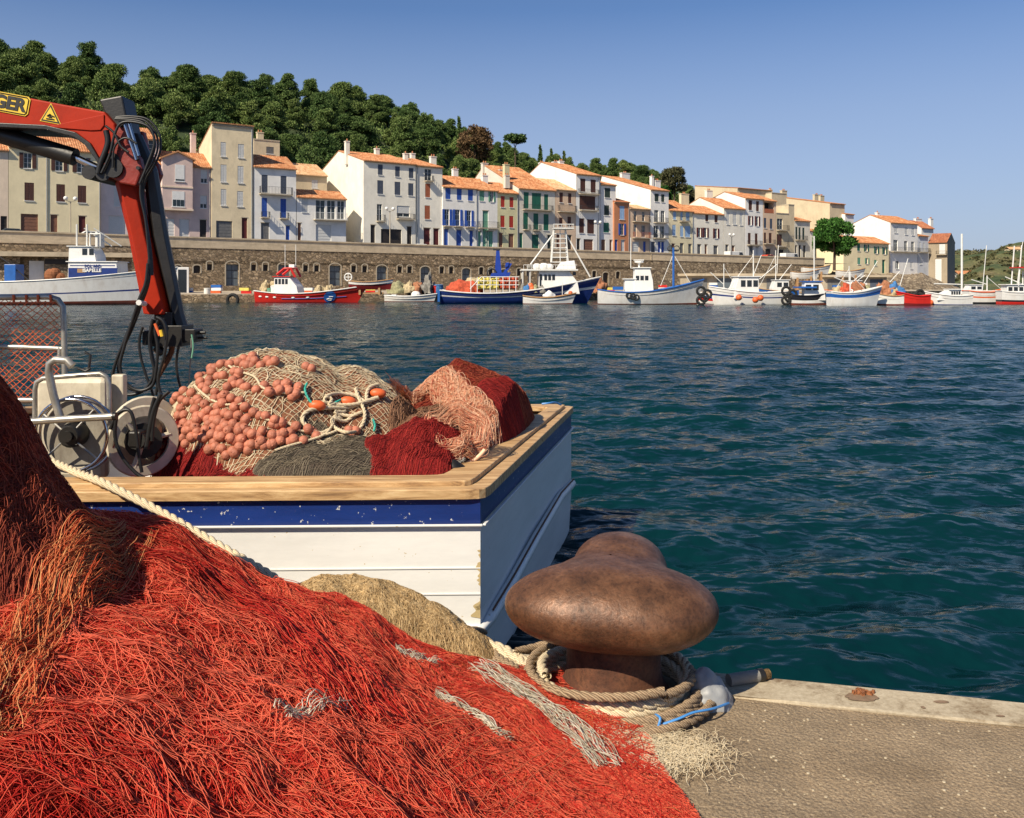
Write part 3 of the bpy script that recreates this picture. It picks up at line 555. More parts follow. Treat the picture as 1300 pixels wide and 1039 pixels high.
# ---------------------------------------------------------------- retaining wall with arched store doors
def zt_(s): return zpar(s)
SPLIT = UQ(826, -10)[0]
def wallpiece(name, a, b_, mt, label, openings=()):
    """front face at q=-10 with real arched recesses"""
    root = empty(name, W(a, -10, 0), TH, label=label, cat='wall'); wd = b_-a; mb = MB()
    zl = lambda x: zt_(a+x)-1.5
    rects = [(o[0]-a, o[1], o[2]-a, o[3]) for o in openings]
    xs = sorted({0, wd, *[r[0] for r in rects], *[r[2] for r in rects], *[i*6. for i in range(1, int(wd/6))]}); zs = sorted({.3, 5.0, *[r[1] for r in rects], *[r[3] for r in rects]})
    for x0, x1 in zip(xs, xs[1:]):
        for z0, z1 in zip(zs, zs[1:]):
            cx, cz = (x0+x1)/2, (z0+z1)/2
            if any(r[0] < cx < r[2] and r[1] < cz < r[3] for r in rects): continue
            mb.face([(x0,0,z0),(x1,0,z0),(x1,0,z1),(x0,0,z1)])
        mb.face([(x0,0,5),(x1,0,5),(x1,0,zl(x1)),(x0,0,zl(x0))])
    for k, (x0, z0, x1, z1) in enumerate(rects):
        cx, hw = (x0+x1)/2, (x1-x0)/2; arch = hw*.55; zs_ = z1-arch; n = 8
        pts = [(cx+hw*math.cos(math.pi*i/n), zs_+arch*math.sin(math.pi*i/n)) for i in range(n+1)]   # right spring to left spring
        mb.face([(x1,0,zs_)]+[(x1,0,z1)]+[(cx,0,z1)]+[(p[0],0,p[1]) for p in pts[n//2:0:-1]])
        mb.face([(x0,0,z1),(x0,0,zs_)]+[(p[0],0,p[1]) for p in pts[n-1:n//2-1:-1]]+[(cx,0,z1)])
        out = [(x0,z0)]+pts[::-1]+[(x1,z0)]
        for p, q_ in zip(out, out[1:]+out[:1]): mb.face([(p[0],0,p[1]),(q_[0],0,q_[1]),(q_[0],.5,q_[1]),(p[0],.5,p[1])])
        big = (x1-x0) > 1.4
        f = MB(); f.face([(p[0],.35,p[1]) for p in out]);
        d = f.build('store_door' if big else 'barred_window', 'store_blue' if big else 'door_dark', root)
        if big:
            g = MB(); g.box(cx-.02, .33, z0, cx+.02, .349, z1-.1)
            for zz in (.3, .62): g.box(x0+.1, .32, z0+(z1-z0)*zz, x1-.1, .349, z0+(z1-z0)*zz+.08)
            g.build('door_batten', 'iron', d)
        g = MB()   # dressed stone surround
        w2 = .16
        o2 = [(x0-w2,z0)]+[(cx+(hw+w2)*math.cos(math.pi*i/n), zs_+(arch+w2)*math.sin(math.pi*i/n)) for i in range(n, -1, -1)]+[(x1+w2,z0)]
        for (p, p2), (q_, q2) in zip(zip(out, o2), list(zip(out, o2))[1:]):
            g.face([(p[0],-.03,p[1]),(p2[0],-.03,p2[1]),(q2[0],-.03,q2[1]),(q_[0],-.03,q_[1])])
            g.face([(p2[0],-.03,p2[1]),(p2[0],0,p2[1]),(q2[0],0,q2[1]),(q2[0],-.03,q2[1])]); g.face([(p[0],-.03,p[1]),(p[0],.1,p[1]),(q_[0],.1,q_[1]),(q_[0],-.03,q_[1])])
        g.build('surround', 'concrete', root)
    mb.face([(0,.9,.3),(wd,.9,.3),(wd,.9,zl(wd)),(0,.9,zl(0))])
    mb.build('masonry', mt, root)
    # parapet band: smooth cut stone, proud of the rubble
    mb = MB()
    for i in range(40):
        x0, x1 = wd*i/40, wd*(i+1)/40
        for (y0, y1, dz0, dz1) in ((-.08, .45, -1.5, -.18), (-.2, .5, -.18, 0)):
            A_, B2 = zl(x0)+1.5, zl(x1)+1.5
            mb.face([(x0,y0,A_+dz0),(x1,y0,B2+dz0),(x1,y0,B2+dz1),(x0,y0,A_+dz1)]); mb.face([(x0,y0,A_+dz1),(x1,y0,B2+dz1),(x1,y1,B2+dz1),(x0,y1,A_+dz1)])
            mb.face([(x0,y1,A_+dz0),(x1,y1,B2+dz0),(x1,y1,B2+dz1),(x0,y1,A_+dz1)]); mb.face([(x0,y0,A_+dz0),(x1,y0,B2+dz0),(x1,y1,B2+dz0),(x0,y1,A_+dz0)])
    for x in (0, wd):
        z = zl(x)+1.5; mb.face([(x,-.2,z-1.5),(x,.5,z-1.5),(x,.5,z),(x,-.2,z)])
    mb.build('parapet', 'parapet_stone', root)
    return root
mat('store_blue', (.10,.125,.15), .7, .2, 1.5)
ops = []
def op(u, wpx, vt, vb):
    s, Y = UQ(u, -10); hw = wpx/2/F0*Y/CT*.9; ops.append((s-hw, max(.9, ZV(vb, Y)), s+hw, ZV(vt, Y)))
for u, w_, t in ((295,15,332),(360.5,14,334),(425.5,14,335),(484.8,13,337),(540,12.5,338.5),(592,11.5,340.5),(640,11,342),(769,8.5,346)): op(u, w_, t, 363)
for u in (226,250): op(u, 8, 337, 347)
for u in (266,322,337,388,402,449,463,507.5,520,561,573,611,623,659,671,754.5,784.5,700,712): op(u, 6, lerp([(250,332),(570,338),(790,345)], u), lerp([(250,343),(570,347.5),(790,354)], u))
ops.sort(); good = []
for o in ops:
    if not good or o[0] > good[-1][2]+.35: good.append(o)
wallpiece('retaining_wall', SL, SPLIT, 'rubble', 'long rubble stone quay wall with arched blue doors and a pale parapet', good)
wallpiece('retaining_wall', SPLIT+.01, SR, 'rubble_coarse', 'rougher right hand stretch of the quay wall behind the moored white boats')

# lower promenade: a strip in front of the wall down to the water, then the moles on the right
mb = MB(); EDGE = [(-400,103.5,-400,1.5),(0,104.5,0,1),(195,108,0,0),(330,112,0,0),(560,122,0,0),(660,128,0,0),(760,133,0,0),(900,136,0,0),(1060,150,0,0),(1200,190,0,0),(1240,260,0,0)]
tp, bt = [], []
for u, Y, *_ in EDGE: tp.append(P(u, 0, Y).xy)
wl = [W(UQ(u, -9.7)[0], -9.7).xy if u < 1000 else P(u, 0, Y+75).xy for u, Y, *_ in EDGE]
for i in range(len(tp)-1):
    a, b_, c_, d = tp[i], tp[i+1], wl[i+1], wl[i]
    mb.face([(a.x,a.y,1.0),(b_.x,b_.y,1.0),(c_.x,c_.y,1.35),(d.x,d.y,1.35)])
    n = 24
    mb.face([(a.x,a.y,1.0),(b_.x,b_.y,1.0),(b_.x,b_.y,-1.5),(a.x,a.y,-1.5)], 1)
tag(mb.build('promenade', ['promenade', 'quay_stone' if 'quay_stone' in MATS else 'rubble']), kind='structure')

# ---------------------------------------------------------------- trees
def foliage(name, c1, c2, c3):
    m, nt, b = newmat(name); L = nt.links.new
    a = nt.nodes.new('ShaderNodeAttribute'); a.attribute_name = 'tint'
    r = ramp(nt, [(0, c1), (.55, c2), (1, c3)], a.outputs['Fac'])
    oi = nt.nodes.new('ShaderNodeObjectInfo'); hs = nt.nodes.new('ShaderNodeHueSaturation'); mr = N(nt, 'ShaderNodeMapRange'); L(oi.outputs['Random'], mr.inputs[0]); mr.inputs[3].default_value = .75; mr.inputs[4].default_value = 1.3
    L(r.outputs[0], hs.inputs['Color']); L(mr.outputs[0], hs.inputs['Value'])
    mr2 = N(nt, 'ShaderNodeMapRange'); L(oi.outputs['Random'], mr2.inputs[0]); mr2.inputs[3].default_value = .515; mr2.inputs[4].default_value = .475; L(mr2.outputs[0], hs.inputs['Hue'])
    L(hs.outputs[0], b.inputs['Base Color']); b.inputs['Roughness'].default_value = .8; b.inputs['Specular IOR Level'].default_value = .2
foliage('pine_leaf', (.034,.072,.018), (.10,.16,.042), (.20,.26,.09)); foliage('green_leaf', (.012,.05,.010), (.028,.11,.016), (.07,.17,.035))
foliage('dry_leaf', (.09,.05,.02), (.16,.10,.05), (.26,.17,.09)); foliage('olive_leaf', (.04,.045,.02), (.10,.10,.045), (.18,.16,.075))
mat('bark', (.09,.06,.04), .95, .3, 3)
def crown_mesh(blobs, nper, size, seed, lm, core=.62):
    rng = np.random.RandomState(seed); Vs, T = [], []
    for (c_, rad) in blobs:
        n = int(nper*max(.3, (rad[0]*rad[2]) / (blobs[0][1][0]*blobs[0][1][2])))
        d = rng.normal(size=(n, 3)); d /= np.linalg.norm(d, axis=1)[:, None]; d[:, 2] = np.where(d[:, 2] < -.5, -d[:, 2], d[:, 2])
        rr = rng.uniform(.35, 1.18, n)[:, None]; p = np.array(c_) + d*np.array(rad)*rr
        nn = d*.45 + rng.normal(size=(n, 3))*.8; nn[:, 2] += .3; nn /= np.linalg.norm(nn, axis=1)[:, None]
        t = np.cross(nn, rng.normal(size=(n, 3))); t /= np.linalg.norm(t, axis=1)[:, None]; b2 = np.cross(nn, t)
        ax = d*.8 + rng.normal(size=(n, 3))*.6; ax[:, 2] += .45; ax /= np.linalg.norm(ax, axis=1)[:, None]; b2 = np.cross(ax, nn); b2 /= np.linalg.norm(b2, axis=1)[:, None]+1e-6
        sz = size*rng.uniform(.6, 1.5, n)[:, None]
        q = np.stack([p - ax*sz*1.1, p - b2*sz*.62 + ax*sz*.1, p + ax*sz*1.7, p + b2*sz*.62 + ax*sz*.2], 1)
        Vs.append(q.reshape(-1, 3)); T.append(np.repeat(rng.uniform(0, 1, n)*.75 + .25*rng.rand(), 4))
    V = np.concatenate(Vs); T = np.concatenate(T); Fq = np.arange(len(V)).reshape(-1, 4)
    o = npmesh('crown', V, Fq, [lm], smooth=False, cols=T)
    return o
def make_tree(name, label, cat, h, w_, seed, kind='pine', lm='pine_leaf', size=.125, nper=1050, group=None):
    rng = random.Random(seed); root = empty(name, label=label, cat=cat, group=group)
    blobs = []
    if kind == 'pine':
        for i in range(32):
            t = i/31; a = rng.random()*6.28; zz = h*(.12 + .84*t); rr = w_*.5*(1-.8*max(0, t-.25)/.75)*rng.uniform(.2, 1.1)
            blobs.append(((rr*math.cos(a)+(seed % 3-1)*.12*w_*t, rr*math.sin(a), zz+rng.uniform(-.4, .5)), (w_*rng.uniform(.08, .24), w_*rng.uniform(.10, .24), w_*rng.uniform(.10, .17))))
    elif kind == 'umbrella':
        for i in range(14):
            a = rng.random()*6.28; rr = w_*.5*math.sqrt(rng.random())*.8; blobs.append(((rr*math.cos(a), rr*math.sin(a), h*(.84+.08*rng.random())-rr*.12), (w_*.22, w_*.22, h*.12)))
    elif kind == 'round':
        for i in range(26):
            a = rng.random()*6.28; ph = math.acos(rng.uniform(-.85, 1)); rr = w_*.34
            blobs.append(((rr*math.sin(ph)*math.cos(a), rr*math.sin(ph)*math.sin(a), h*.54 + rr*math.cos(ph)*1.2), (w_*rng.uniform(.13,.2),)*2 + (w_*.14,)))
    elif kind == 'cypress':
        for i in range(9): t = i/8; blobs.append(((rng.uniform(-.1,.1), rng.uniform(-.1,.1), h*(.12+.82*t)), (w_*.5*(1-t*.8), w_*.5*(1-t*.8), h*.09)))
    cr = crown_mesh(blobs, nper, size, seed, lm); cr.parent = root
    t = MB(); r0 = w_*.022+.06
    t.tube([(0,0,-1.5), (w_*.01,0,h*.25), (-w_*.02,w_*.01,h*.55), (0,0,h*.85)], [r0*1.3, r0, r0*.7, r0*.25], 7)
    for c_, rad in blobs[::2]: t.tube([(0, 0, c_[2]*.72), tuple(x*.5+y*.5 for x, y in zip((0,0,c_[2]*.8), c_)), c_], [r0*.4, r0*.28, r0*.1], 5)
    tr = t.build('trunk', 'bark', root, smooth=True)
    return root, [cr, tr]
random.seed(11)
protos = [make_tree('pine_tree', None, 'tree', (8.0,9.2,7.6,8.7,8.2,9.5)[i], (7.8,6.6,8.8,8.2,7.0,7.4)[i], 100+i, group='pines of the dense hillside wood') for i in range(6)]
PL = 'dark green pine in the dense wood covering the hill behind the houses'
pts = []; tries = 0
while len(pts) < 292 and tries < 60000:
    tries += 1; u = random.uniform(-90, 880); q = random.uniform(20, QR+6); s, Y = UQ(u, q)
    if random.random() > lerp([(-90,1),(900,1)], u): continue
    if u > 640 and q < 26: continue
    p = W(s, q); mind = (7.0 if q > QR-14 else 7.8)
    if any((p.x-a.x)**2 + (p.y-a.y)**2 < mind**2 for a, _, _, in pts): continue
    pts.append((p, u, q))
for i, (p, u, q) in enumerate(pts):
    pr, ch = protos[i % 6]
    o = pr if i < 6 else copy_tree(pr, None, ch)
    o['label'] = PL; z = hill(u, q); k = random.uniform(.7, 1.15)
    if u > 640: k *= .8
    if q < 34: k *= .75
    o.location = (p.x, p.y, z-.3); o.rotation_euler = (0, 0, random.uniform(0, 6.28)); o.scale = (k*random.uniform(.9, 1.1), k, k*random.uniform(.85, 1.2))
def undergrowth():
    rng = np.random.RandomState(9); rd = random.Random(5); Vs, T = [], []
    for i in range(1500):
        u = rd.uniform(-100, 900); q = rd.uniform(16, QR+14); s, Y = UQ(u, q); p = W(s, q, hill(u, q)); n = 120; r_ = rd.uniform(1.4, 3.2)
        d = rng.normal(size=(n, 3)); d /= np.linalg.norm(d, axis=1)[:, None]; d[:, 2] = np.abs(d[:, 2])*rd.uniform(.6, 1.3); c_ = np.array(p[:]) + d*r_*rng.uniform(.5, 1.05, n)[:, None]
        ax = d*.7+rng.normal(size=(n, 3))*.6; ax[:, 2] += .5; ax /= np.linalg.norm(ax, axis=1)[:, None]; b2 = np.cross(ax, rng.normal(size=(n, 3))); b2 /= np.linalg.norm(b2, axis=1)[:, None]; sz = .24*rng.uniform(.6, 1.4, n)[:, None]
        Vs.append(np.stack([c_-ax*sz, c_-b2*sz*.6, c_+ax*sz*1.4, c_+b2*sz*.6], 1).reshape(-1, 3)); T.append(np.repeat(rng.uniform(0, .8, n)+.2*rd.random(), 4))
    V = np.concatenate(Vs); tag(npmesh('undergrowth', V, np.arange(len(V)).reshape(-1, 4), ['green_leaf' if False else 'pine_leaf'], smooth=False, cols=np.concatenate(T)), 'green undergrowth between the pines on the hillside', 'undergrowth', kind='stuff')
undergrowth()
def scrub():
    rng = np.random.RandomState(19); rd = random.Random(15); Vs, T = [], []
    for i in range(1100):
        a = rd.uniform(.12, .40); c_ = rd.random()**.8; p0 = np.array(farhill(a, c_)); n = 26; r_ = rd.uniform(1.2, 4.5)*(.6+.5*c_)
        if p0[2] < 1.2 or noise.noise(Vector((p0[0]*.015, p0[1]*.012, 3))) < -.15: continue
        d = rng.normal(size=(n, 3)); d /= np.linalg.norm(d, axis=1)[:, None]; d[:, 2] = np.abs(d[:, 2])*.6; q = p0 + d*r_*rng.uniform(.4, 1, n)[:, None]
        ax = d+rng.normal(size=(n, 3))*.6; ax /= np.linalg.norm(ax, axis=1)[:, None]; b2 = np.cross(ax, rng.normal(size=(n, 3))); b2 /= np.linalg.norm(b2, axis=1)[:, None]; sz = .8*rng.uniform(.6, 1.4, n)[:, None]
        Vs.append(np.stack([q-ax*sz, q-b2*sz*.7, q+ax*sz, q+b2*sz*.7], 1).reshape(-1, 3)); T.append(np.repeat(rng.uniform(0, .7, n), 4))
    V = np.concatenate(Vs); tag(npmesh('scrub', V, np.arange(len(V)).reshape(-1, 4), ['olive_leaf'], smooth=False, cols=np.concatenate(T)), 'dark scrub bushes dotted over the far green hills', 'scrub', kind='stuff')
scrub()
def one_tree(u, vt, vb, wpx, Y, kind, lm, label, name='broadleaf_tree', cat='tree', size=.2, nper=460, seed=1):
    h = (vb-vt)/F0*Y; w_ = wpx/F0*Y
    r_, c_ = make_tree(name, label, cat, h, w_, seed, kind, lm, size, nper); r_.location = P(u, vb, Y)
    return r_
one_tree(603, 166, 208, 48, 246, 'round', 'dry_leaf', 'brown half dry tree on the hill above the blue shuttered house', seed=21)
one_tree(654, 172, 212, 26, 250, 'umbrella', 'pine_leaf', 'lone umbrella pine standing out on the skyline above the hill', 'umbrella_pine', seed=22)
one_tree(606, 168, 200, 22, 262, 'umbrella', 'pine_leaf', 'small flat topped pine on the skyline above the brown tree', 'umbrella_pine', seed=23)
one_tree(856, 204, 262, 36, 258, 'round', 'olive_leaf', 'big olive brown tree on the skyline right of the hill', seed=24, nper=260)
one_tree(842, 236, 262, 22, 250, 'round', 'green_leaf', 'bright green bush at the foot of the olive brown tree', seed=25)
one_tree(884, 238, 268, 22, 262, 'round', 'olive_leaf', 'pale olive bush above the pale yellow house', seed=26)
one_tree(916, 238, 272, 24, 262, 'round', 'green_leaf', 'dark green bush above the off-white houses', seed=27)
one_tree(583, 150, 196, 14, 246, 'cypress', 'pine_leaf', 'pointed conifer on the hill left of the brown tree', 'conifer_tree', seed=31)
one_tree(700, 190, 226, 8, 250, 'cypress', 'pine_leaf', 'slim cypress on the skyline above the peach house', 'cypress_tree', seed=32)
one_tree(716, 193, 226, 7, 252, 'cypress', 'pine_leaf', 'slim cypress on the skyline above the tall white gabled house', 'cypress_tree', seed=33)
one_tree(686, 186, 226, 9, 252, 'cypress', 'pine_leaf', 'tallest of the slim cypresses beside the umbrella pine', 'cypress_tree', seed=34)
one_tree(1059, 276, 334, 53, 176, 'round', 'green_leaf', 'round bright green tree at the end of the quay wall', seed=28, nper=900, size=.17)
# ---------------------------------------------------------------- far boats
mat('hull_white', (.72,.71,.68), .45, .05, 2, dirt=.35, dirtcol=(.32,.20,.10), stretch=(1,1,.5), dscale=1.1, kind='obj'); mat('hull_red', (.55,.025,.018), .35, .12, 2, kind='obj'); mat('hull_blue', (.015,.035,.17), .35, .2, 2, kind='obj')
mat('hull_midblue', (.02,.11,.38), .4, .15, 2, kind='obj'); mat('hull_black', (.015,.015,.02), .4, .2, 2); mat('antifoul', (.16,.035,.02), .7, .3, 2, dirt=.4, dirtcol=(.05,.04,.03)); mat('hull_darkred', (.17,.012,.012), .5, .2, 2)
mat('cabin_white', (.76,.75,.72), .5, .05, 2, dirt=.2, dirtcol=(.35,.25,.15)); mat('deck_grey', (.30,.27,.22), .8, .2, 2); mat('glass_dark', (.02,.025,.03), .1, .1, 1); mat('steel_white', (.70,.69,.65), .5, .1, 2)
mat('rubber', (.012,.012,.012), .8, .3, 5); mat('buoy_orange', (.65,.12,.03), .5, .1, 4); mat('float_yellow', (.60,.50,.10), .7, .25, 4, kind='obj'); mat('crane_blue', (.012,.045,.30), .4, .15, 3)
mat('wood', (.35,.20,.09), .7, .25, 4); mat('lifering', (.70,.10,.04), .6, .1, 3); mat('rust', (.22,.08,.03), .9, .4, 6)
for n_, c_ in (('net_red_far', (.42,.07,.03)), ('net_tan_far', (.40,.32,.19)), ('net_olive_far', (.26,.25,.14)), ('net_rust_far', (.33,.14,.07)), ('tarp_blue', (.05,.16,.36)), ('net_grey_far', (.20,.19,.17))):
    mat(n_, c_, .95, .5, 3.5, 1, 7, kind='obj')
def Yw(v): return CAMZ*F0/(v-H0)
def hull(root, Ln, B, hs, hm, hb, bands, transom=.75, rake=.9, full=2.6, railmat='hull_blue', name='hull', nx=26, deck=.35, stern_rake=0.0):
    """bands: list of (t_top, material) from the waterline (0) to the sheer (1); bow at +x"""
    mats = []; ts = [-.35, 0.0]; mi = []
    def mid(mn):
        if mn not in mats: mats.append(mn)
        return mats.index(mn)
    mi.append(mid(bands[0][1])); prev = 0
    for t, mn in bands:
        k = 2 if t-prev > .3 else 1
        for j in range(k): ts.append(prev+(t-prev)*(j+1)/k); mi.append(mid(mn))
        prev = t
    def hw(a):
        if a < .4: return transom + (1-transom)*math.sin(a/.4*math.pi/2)
        return max(.0, 1-((a-.4)/.6)**full)
    def sheer(a): return hs + (4*hm-hb-3*hs)*a*1.0 + (2*hb+2*hs-4*hm)*a*a
    def pt(a, t, sd):
        h = sheer(a); z = t*h if t >= 0 else t*.9; f = hw(a)
        tt = max(0, t+.35)/1.35; bil = (.55+.45*tt**.5)*(1-a**3*.55*(1-tt))
        x = a*Ln + rake*(t if t > 0 else t*.6)*(a**5) - stern_rake*t*(1-a)**6
        return (x, sd*B/2*f*bil, z)
    A_ = [1-(1-i/nx)**1.3 if False else i/nx for i in range(nx+1)]
    mb = MB(); nt_ = len(ts)
    for sd in (-1, 1):
        b0 = len(mb.v)
        for a in A_:
            for t in ts: mb.v.append(pt(a, t, sd))
        for i in range(nx):
            for j in range(nt_-1): mb.f.append((b0+i*nt_+j, b0+(i+1)*nt_+j, b0+(i+1)*nt_+j+1, b0+i*nt_+j+1)); mb.m.append(mi[j])
    for j in range(nt_-1): mb.face([pt(0, ts[j], -1), pt(0, ts[j], 1), pt(0, ts[j+1], 1), pt(0, ts[j+1], -1)], mi[j])
    o = mb.build(name, mats, root, smooth=True)
    mb = MB()
    for i in range(nx):
        a, b_ = A_[i], A_[i+1]; p, q = pt(a, 1, -1), pt(b_, 1, -1); zz = lambda P_: P_[2]-deck
        mb.face([(p[0], p[1]*.97, zz(p)), (q[0], q[1]*.97, zz(q)), (q[0], -q[1]*.97, zz(q)), (p[0], -p[1]*.97, zz(p))])
    mb.build('deck', 'deck_grey', root)
    mb = MB(); pl = [pt(a, 1, -1) for a in A_]; pr_ = [pt(a, 1, 1) for a in A_]
    mb.tube(pl + pr_[::-1], .07, 6, closed=True); mb.build('rail', railmat, root)
    return pt, sheer
def cabin(root, x0, x1, z0, z1, hw, m='cabin_white', wins=4, slope=.25, roofm=None, name='wheelhouse', wz=(.55,.85), over=.15, side=(-1,)):
    d = z1-z0; mb = MB(); mb.prism([(x0, z0), (x1, z0), (x1-slope*.2, z0+d*.5), (x1-slope, z1), (x0+.05, z1)], -hw, hw)
    o = mb.build(name, m, root, bevel=.04)
    r_ = MB(); r_.box(x0-over, -hw-over, z1, x1-slope+over, hw+over, z1+.09); r_.build('cabin_roof', roofm or m, o)
    if wins:
        L_ = (x1-slope-x0-.2)/wins
        for sd in (-1, 1):
            for i in range(wins):
                g = MB(); a = x0+.15+L_*i
                g.box(a, min(sd*hw, sd*(hw+.02)), z0+d*wz[0], a+L_*.74, max(sd*hw, sd*(hw+.02)), z0+d*wz[1]); g.build('cabin_window', 'glass_dark', o)
        g = MB(); xx = x1-slope*.55
        for k in (-.9, -.28, .34): g.obox((x1-slope*.62, hw*(k+.28), z0+d*.7), (.05, 0, 0), (0, hw*.5, 0), (-slope*.45, 0, d*.27)); 
        g.build('windscreen', 'glass_dark', o)
    return o
def stick(root, pts_, r, m='steel_white', name='mast', n=6): mb = MB(); mb.tube(pts_, r, n); return mb.build(name, m, root, smooth=True)
def torus(c_, R_, r_, ax='y', n=18, k=8, m=0, mb=None):
    mb = mb or MB(); c_ = Vector(c_); pts_ = []
    for i in range(n):
        a = 2*math.pi*i/n; pts_.append(c_ + (Vector((R_*math.cos(a), 0, R_*math.sin(a))) if ax == 'y' else Vector((R_*math.cos(a), R_*math.sin(a), 0)) if ax == 'z' else Vector((0, R_*math.cos(a), R_*math.sin(a)))))
    mb.tube(pts_, r_, k, m, closed=True); return mb
def tyre(loc, R_=.45, label='', ax='y', group='tyre fenders along the moorings'):
    mb = torus((0,0,0), R_, R_*.33, ax); o = mb.build('tyre', 'rubber', smooth=True, loc=loc); return tag(o, label, 'tyre', group)
def heap(name, loc, wx, wy, h, m, label, cat='fishing net', seed=0, group=None, rough=.22):
    V, F_ = [], []; nu, nv = 34, 12; rg = random.Random(seed); off = Vector((seed*3.1, seed*1.7, 0))
    for j in range(nv+1):
        t = j/nv
        for i in range(nu):
            a = 2*math.pi*i/nu; r_ = math.sin((1-t)*math.pi/2)**.8; p = Vector((wx/2*r_*math.cos(a), wy/2*r_*math.sin(a), h*(t**.75)))
            nn = noise.fractal(p*1.3+off, .8, 2.2, 4); p += Vector((p.x/wx*2, p.y/wy*2, 1.0))*nn*rough*h*(1 if j else .4); p.z = max(-.1, p.z); V.append(tuple(p))
    F_ = [(j*nu+i, j*nu+(i+1) % nu, (j+1)*nu+(i+1) % nu, (j+1)*nu+i) for j in range(nv) for i in range(nu)]
    o = npmesh(name, V, F_, [m]); o.location = loc; return tag(o, label, cat, group)
def text(s, size, m, loc, rot, parent, name='lettering', ext=.004, ax='CENTER', bold=0):
    cu = bpy.data.curves.new(name, 'FONT'); cu.body = s; cu.size = size; cu.extrude = ext; cu.align_x = ax; cu.offset = bold
    t = bpy.data.objects.new('tmp', cu); COL.objects.link(t); dg = bpy.context.evaluated_depsgraph_get(); me = bpy.data.meshes.new_from_object(t.evaluated_get(dg)); bpy.data.objects.remove(t)
    me.materials.clear(); me.materials.append(M(m)); o = bpy.data.objects.new(name, me); COL.objects.link(o); o.parent = parent; o.location = loc; o.rotation_euler = rot; return o
def boat(name, label, cat, u0, v, rz=0, flip=False, **k):
    Y = Yw(v); p = P(u0, v, Y); p.z = 0
    return empty(name, p, rz + (math.pi if flip else 0), label=label, cat=cat, group='boats moored across the harbour'), Y/F0
FB = 'fishing boat'
# 1 white boat with the blue deckhouse (bow hidden behind the crane arm)
r_, k = boat('fishing_boat', 'long white wooden fishing boat with a blue banded deckhouse, behind the crane arm', FB, -75, 387, R(4))
LL = 280*k
pt, sh = hull(r_, LL, 5.6, 2.6, 2.65, 4.1, [(.13,'antifoul'),(.42,'hull_white'),(.47,'hull_blue'),(1,'hull_white')], railmat='hull_white', rake=1.2, full=3)
X = lambda u: (u+75)*k; Z = lambda v: CAMZ + (H0-v)*k
o = cabin(r_, X(89), X(150), 2.3, Z(333), 1.7, wins=0, slope=.1); g = MB(); g.box(X(90), -1.73, 2.35, X(150), -1.705, Z(340.5)); g.box(X(92), -1.73, Z(338), X(147), -1.705, Z(337)); g.build('blue_band', 'hull_blue', o)
g = MB(); g.box(X(101), -1.75, Z(346.5), X(110), -1.735, Z(341.5)); g.build('name_plate', 'wood', o)
text('POL ARD', .42, 'hull_blue', (X(120), -1.76, Z(339.8)), (R(90), 0, 0), o, bold=.012); text('ISABELLE', .50, 'steel_white', (X(119), -1.78, Z(345.5)), (R(90), 0, 0), o, bold=.02)
o = cabin(r_, X(89), X(123), Z(333), Z(313.5), 1.5, wins=0, slope=.6)
for a, b_ in ((106,112),(114.5,120)): g = MB(); g.box(X(a), -1.53, Z(324), X(b_), -1.505, Z(316)); g.build('cabin_window', 'glass_dark', o)
for a in (97, 109.5): stick(r_, [(X(a), -1, Z(313)), (X(a), -1, Z(285))], .09)
for a in (100, 112): stick(r_, [(X(a)+.5, -1, Z(290)), (X(a)+3, .2, Z(312))], .07)
g = MB(); g.obox((X(121), 0, Z(304)), (.25, 0, 0), (0, 2, 0), (0, 0, 1.6)); 
for a in (114, 127): g.tube([(X(a), -1.2, Z(313)), (X(a), -1.2, Z(297))], .08)
g.tube([(X(114), -1.2, Z(297)), (X(127), -1.2, Z(297))], .08); g.build('antenna_gantry', 'steel_white', r_)
g = MB(); g.box(X(9), -1.2, 2.3, X(23), .8, Z(336)); g.build('deck_box', 'hull_midblue', r_, bevel=.05); stick(r_, [(X(2), -1, Z(326)), (X(14), -1, Z(335)), (X(30), -1, Z(349)), (X(38), -1, Z(356))], .06, 'iron', 'boom')
g = MB(); g.ball((X(66), -1, Z(350)), .8, sc=(1,.6,1)); g.ball((X(70), -1, Z(347)), .6); g.ball((X(77), -1, Z(352)), .5); g.build('deck_winch', 'rust', r_)
# 2 red boat
r_, k = boat('fishing_boat', 'bright red fishing boat with a white cabin and a blue disc on its bow', FB, 329, 384, R(-6))
LL = 128*k; X = lambda u: (u-329)*k; Z = lambda v: CAMZ + (H0-v)*k
pt, sh = hull(r_, LL, 4.0, 1.45, 1.15, 2.1, [(.08,'hull_red'),(1,'hull_red')], railmat='hull_white', rake=1.3, transom=.85)
o = cabin(r_, X(353), X(385), .8, Z(352), 1.25, wins=4, slope=1.2, roofm='hull_red', wz=(.62,.9)); g = MB(); g.tube([(X(356), -1, Z(349)), (X(366), -1, Z(341.5)), (X(374), -1, Z(341)), (X(380), -1, Z(352))], .16, 6); g.tube([(X(356), 1, Z(349)), (X(366), 1, Z(341.5)), (X(374), 1, Z(341)), (X(380), 1, Z(352))], .16, 6); g.box(X(364), -1.1, Z(342), X(375), 1.1, Z(340.5)); g.build('radar_arch', 'hull_red', r_)
g = MB(); g.box(X(369), -.3, Z(340), X(376), .3, Z(336)); g.build('radar', 'cabin_white', r_)
for a in (363, 377): stick(r_, [(X(a), 0, Z(341)), (X(a), 0, Z(311))], .035, 'steel_white', 'antenna')
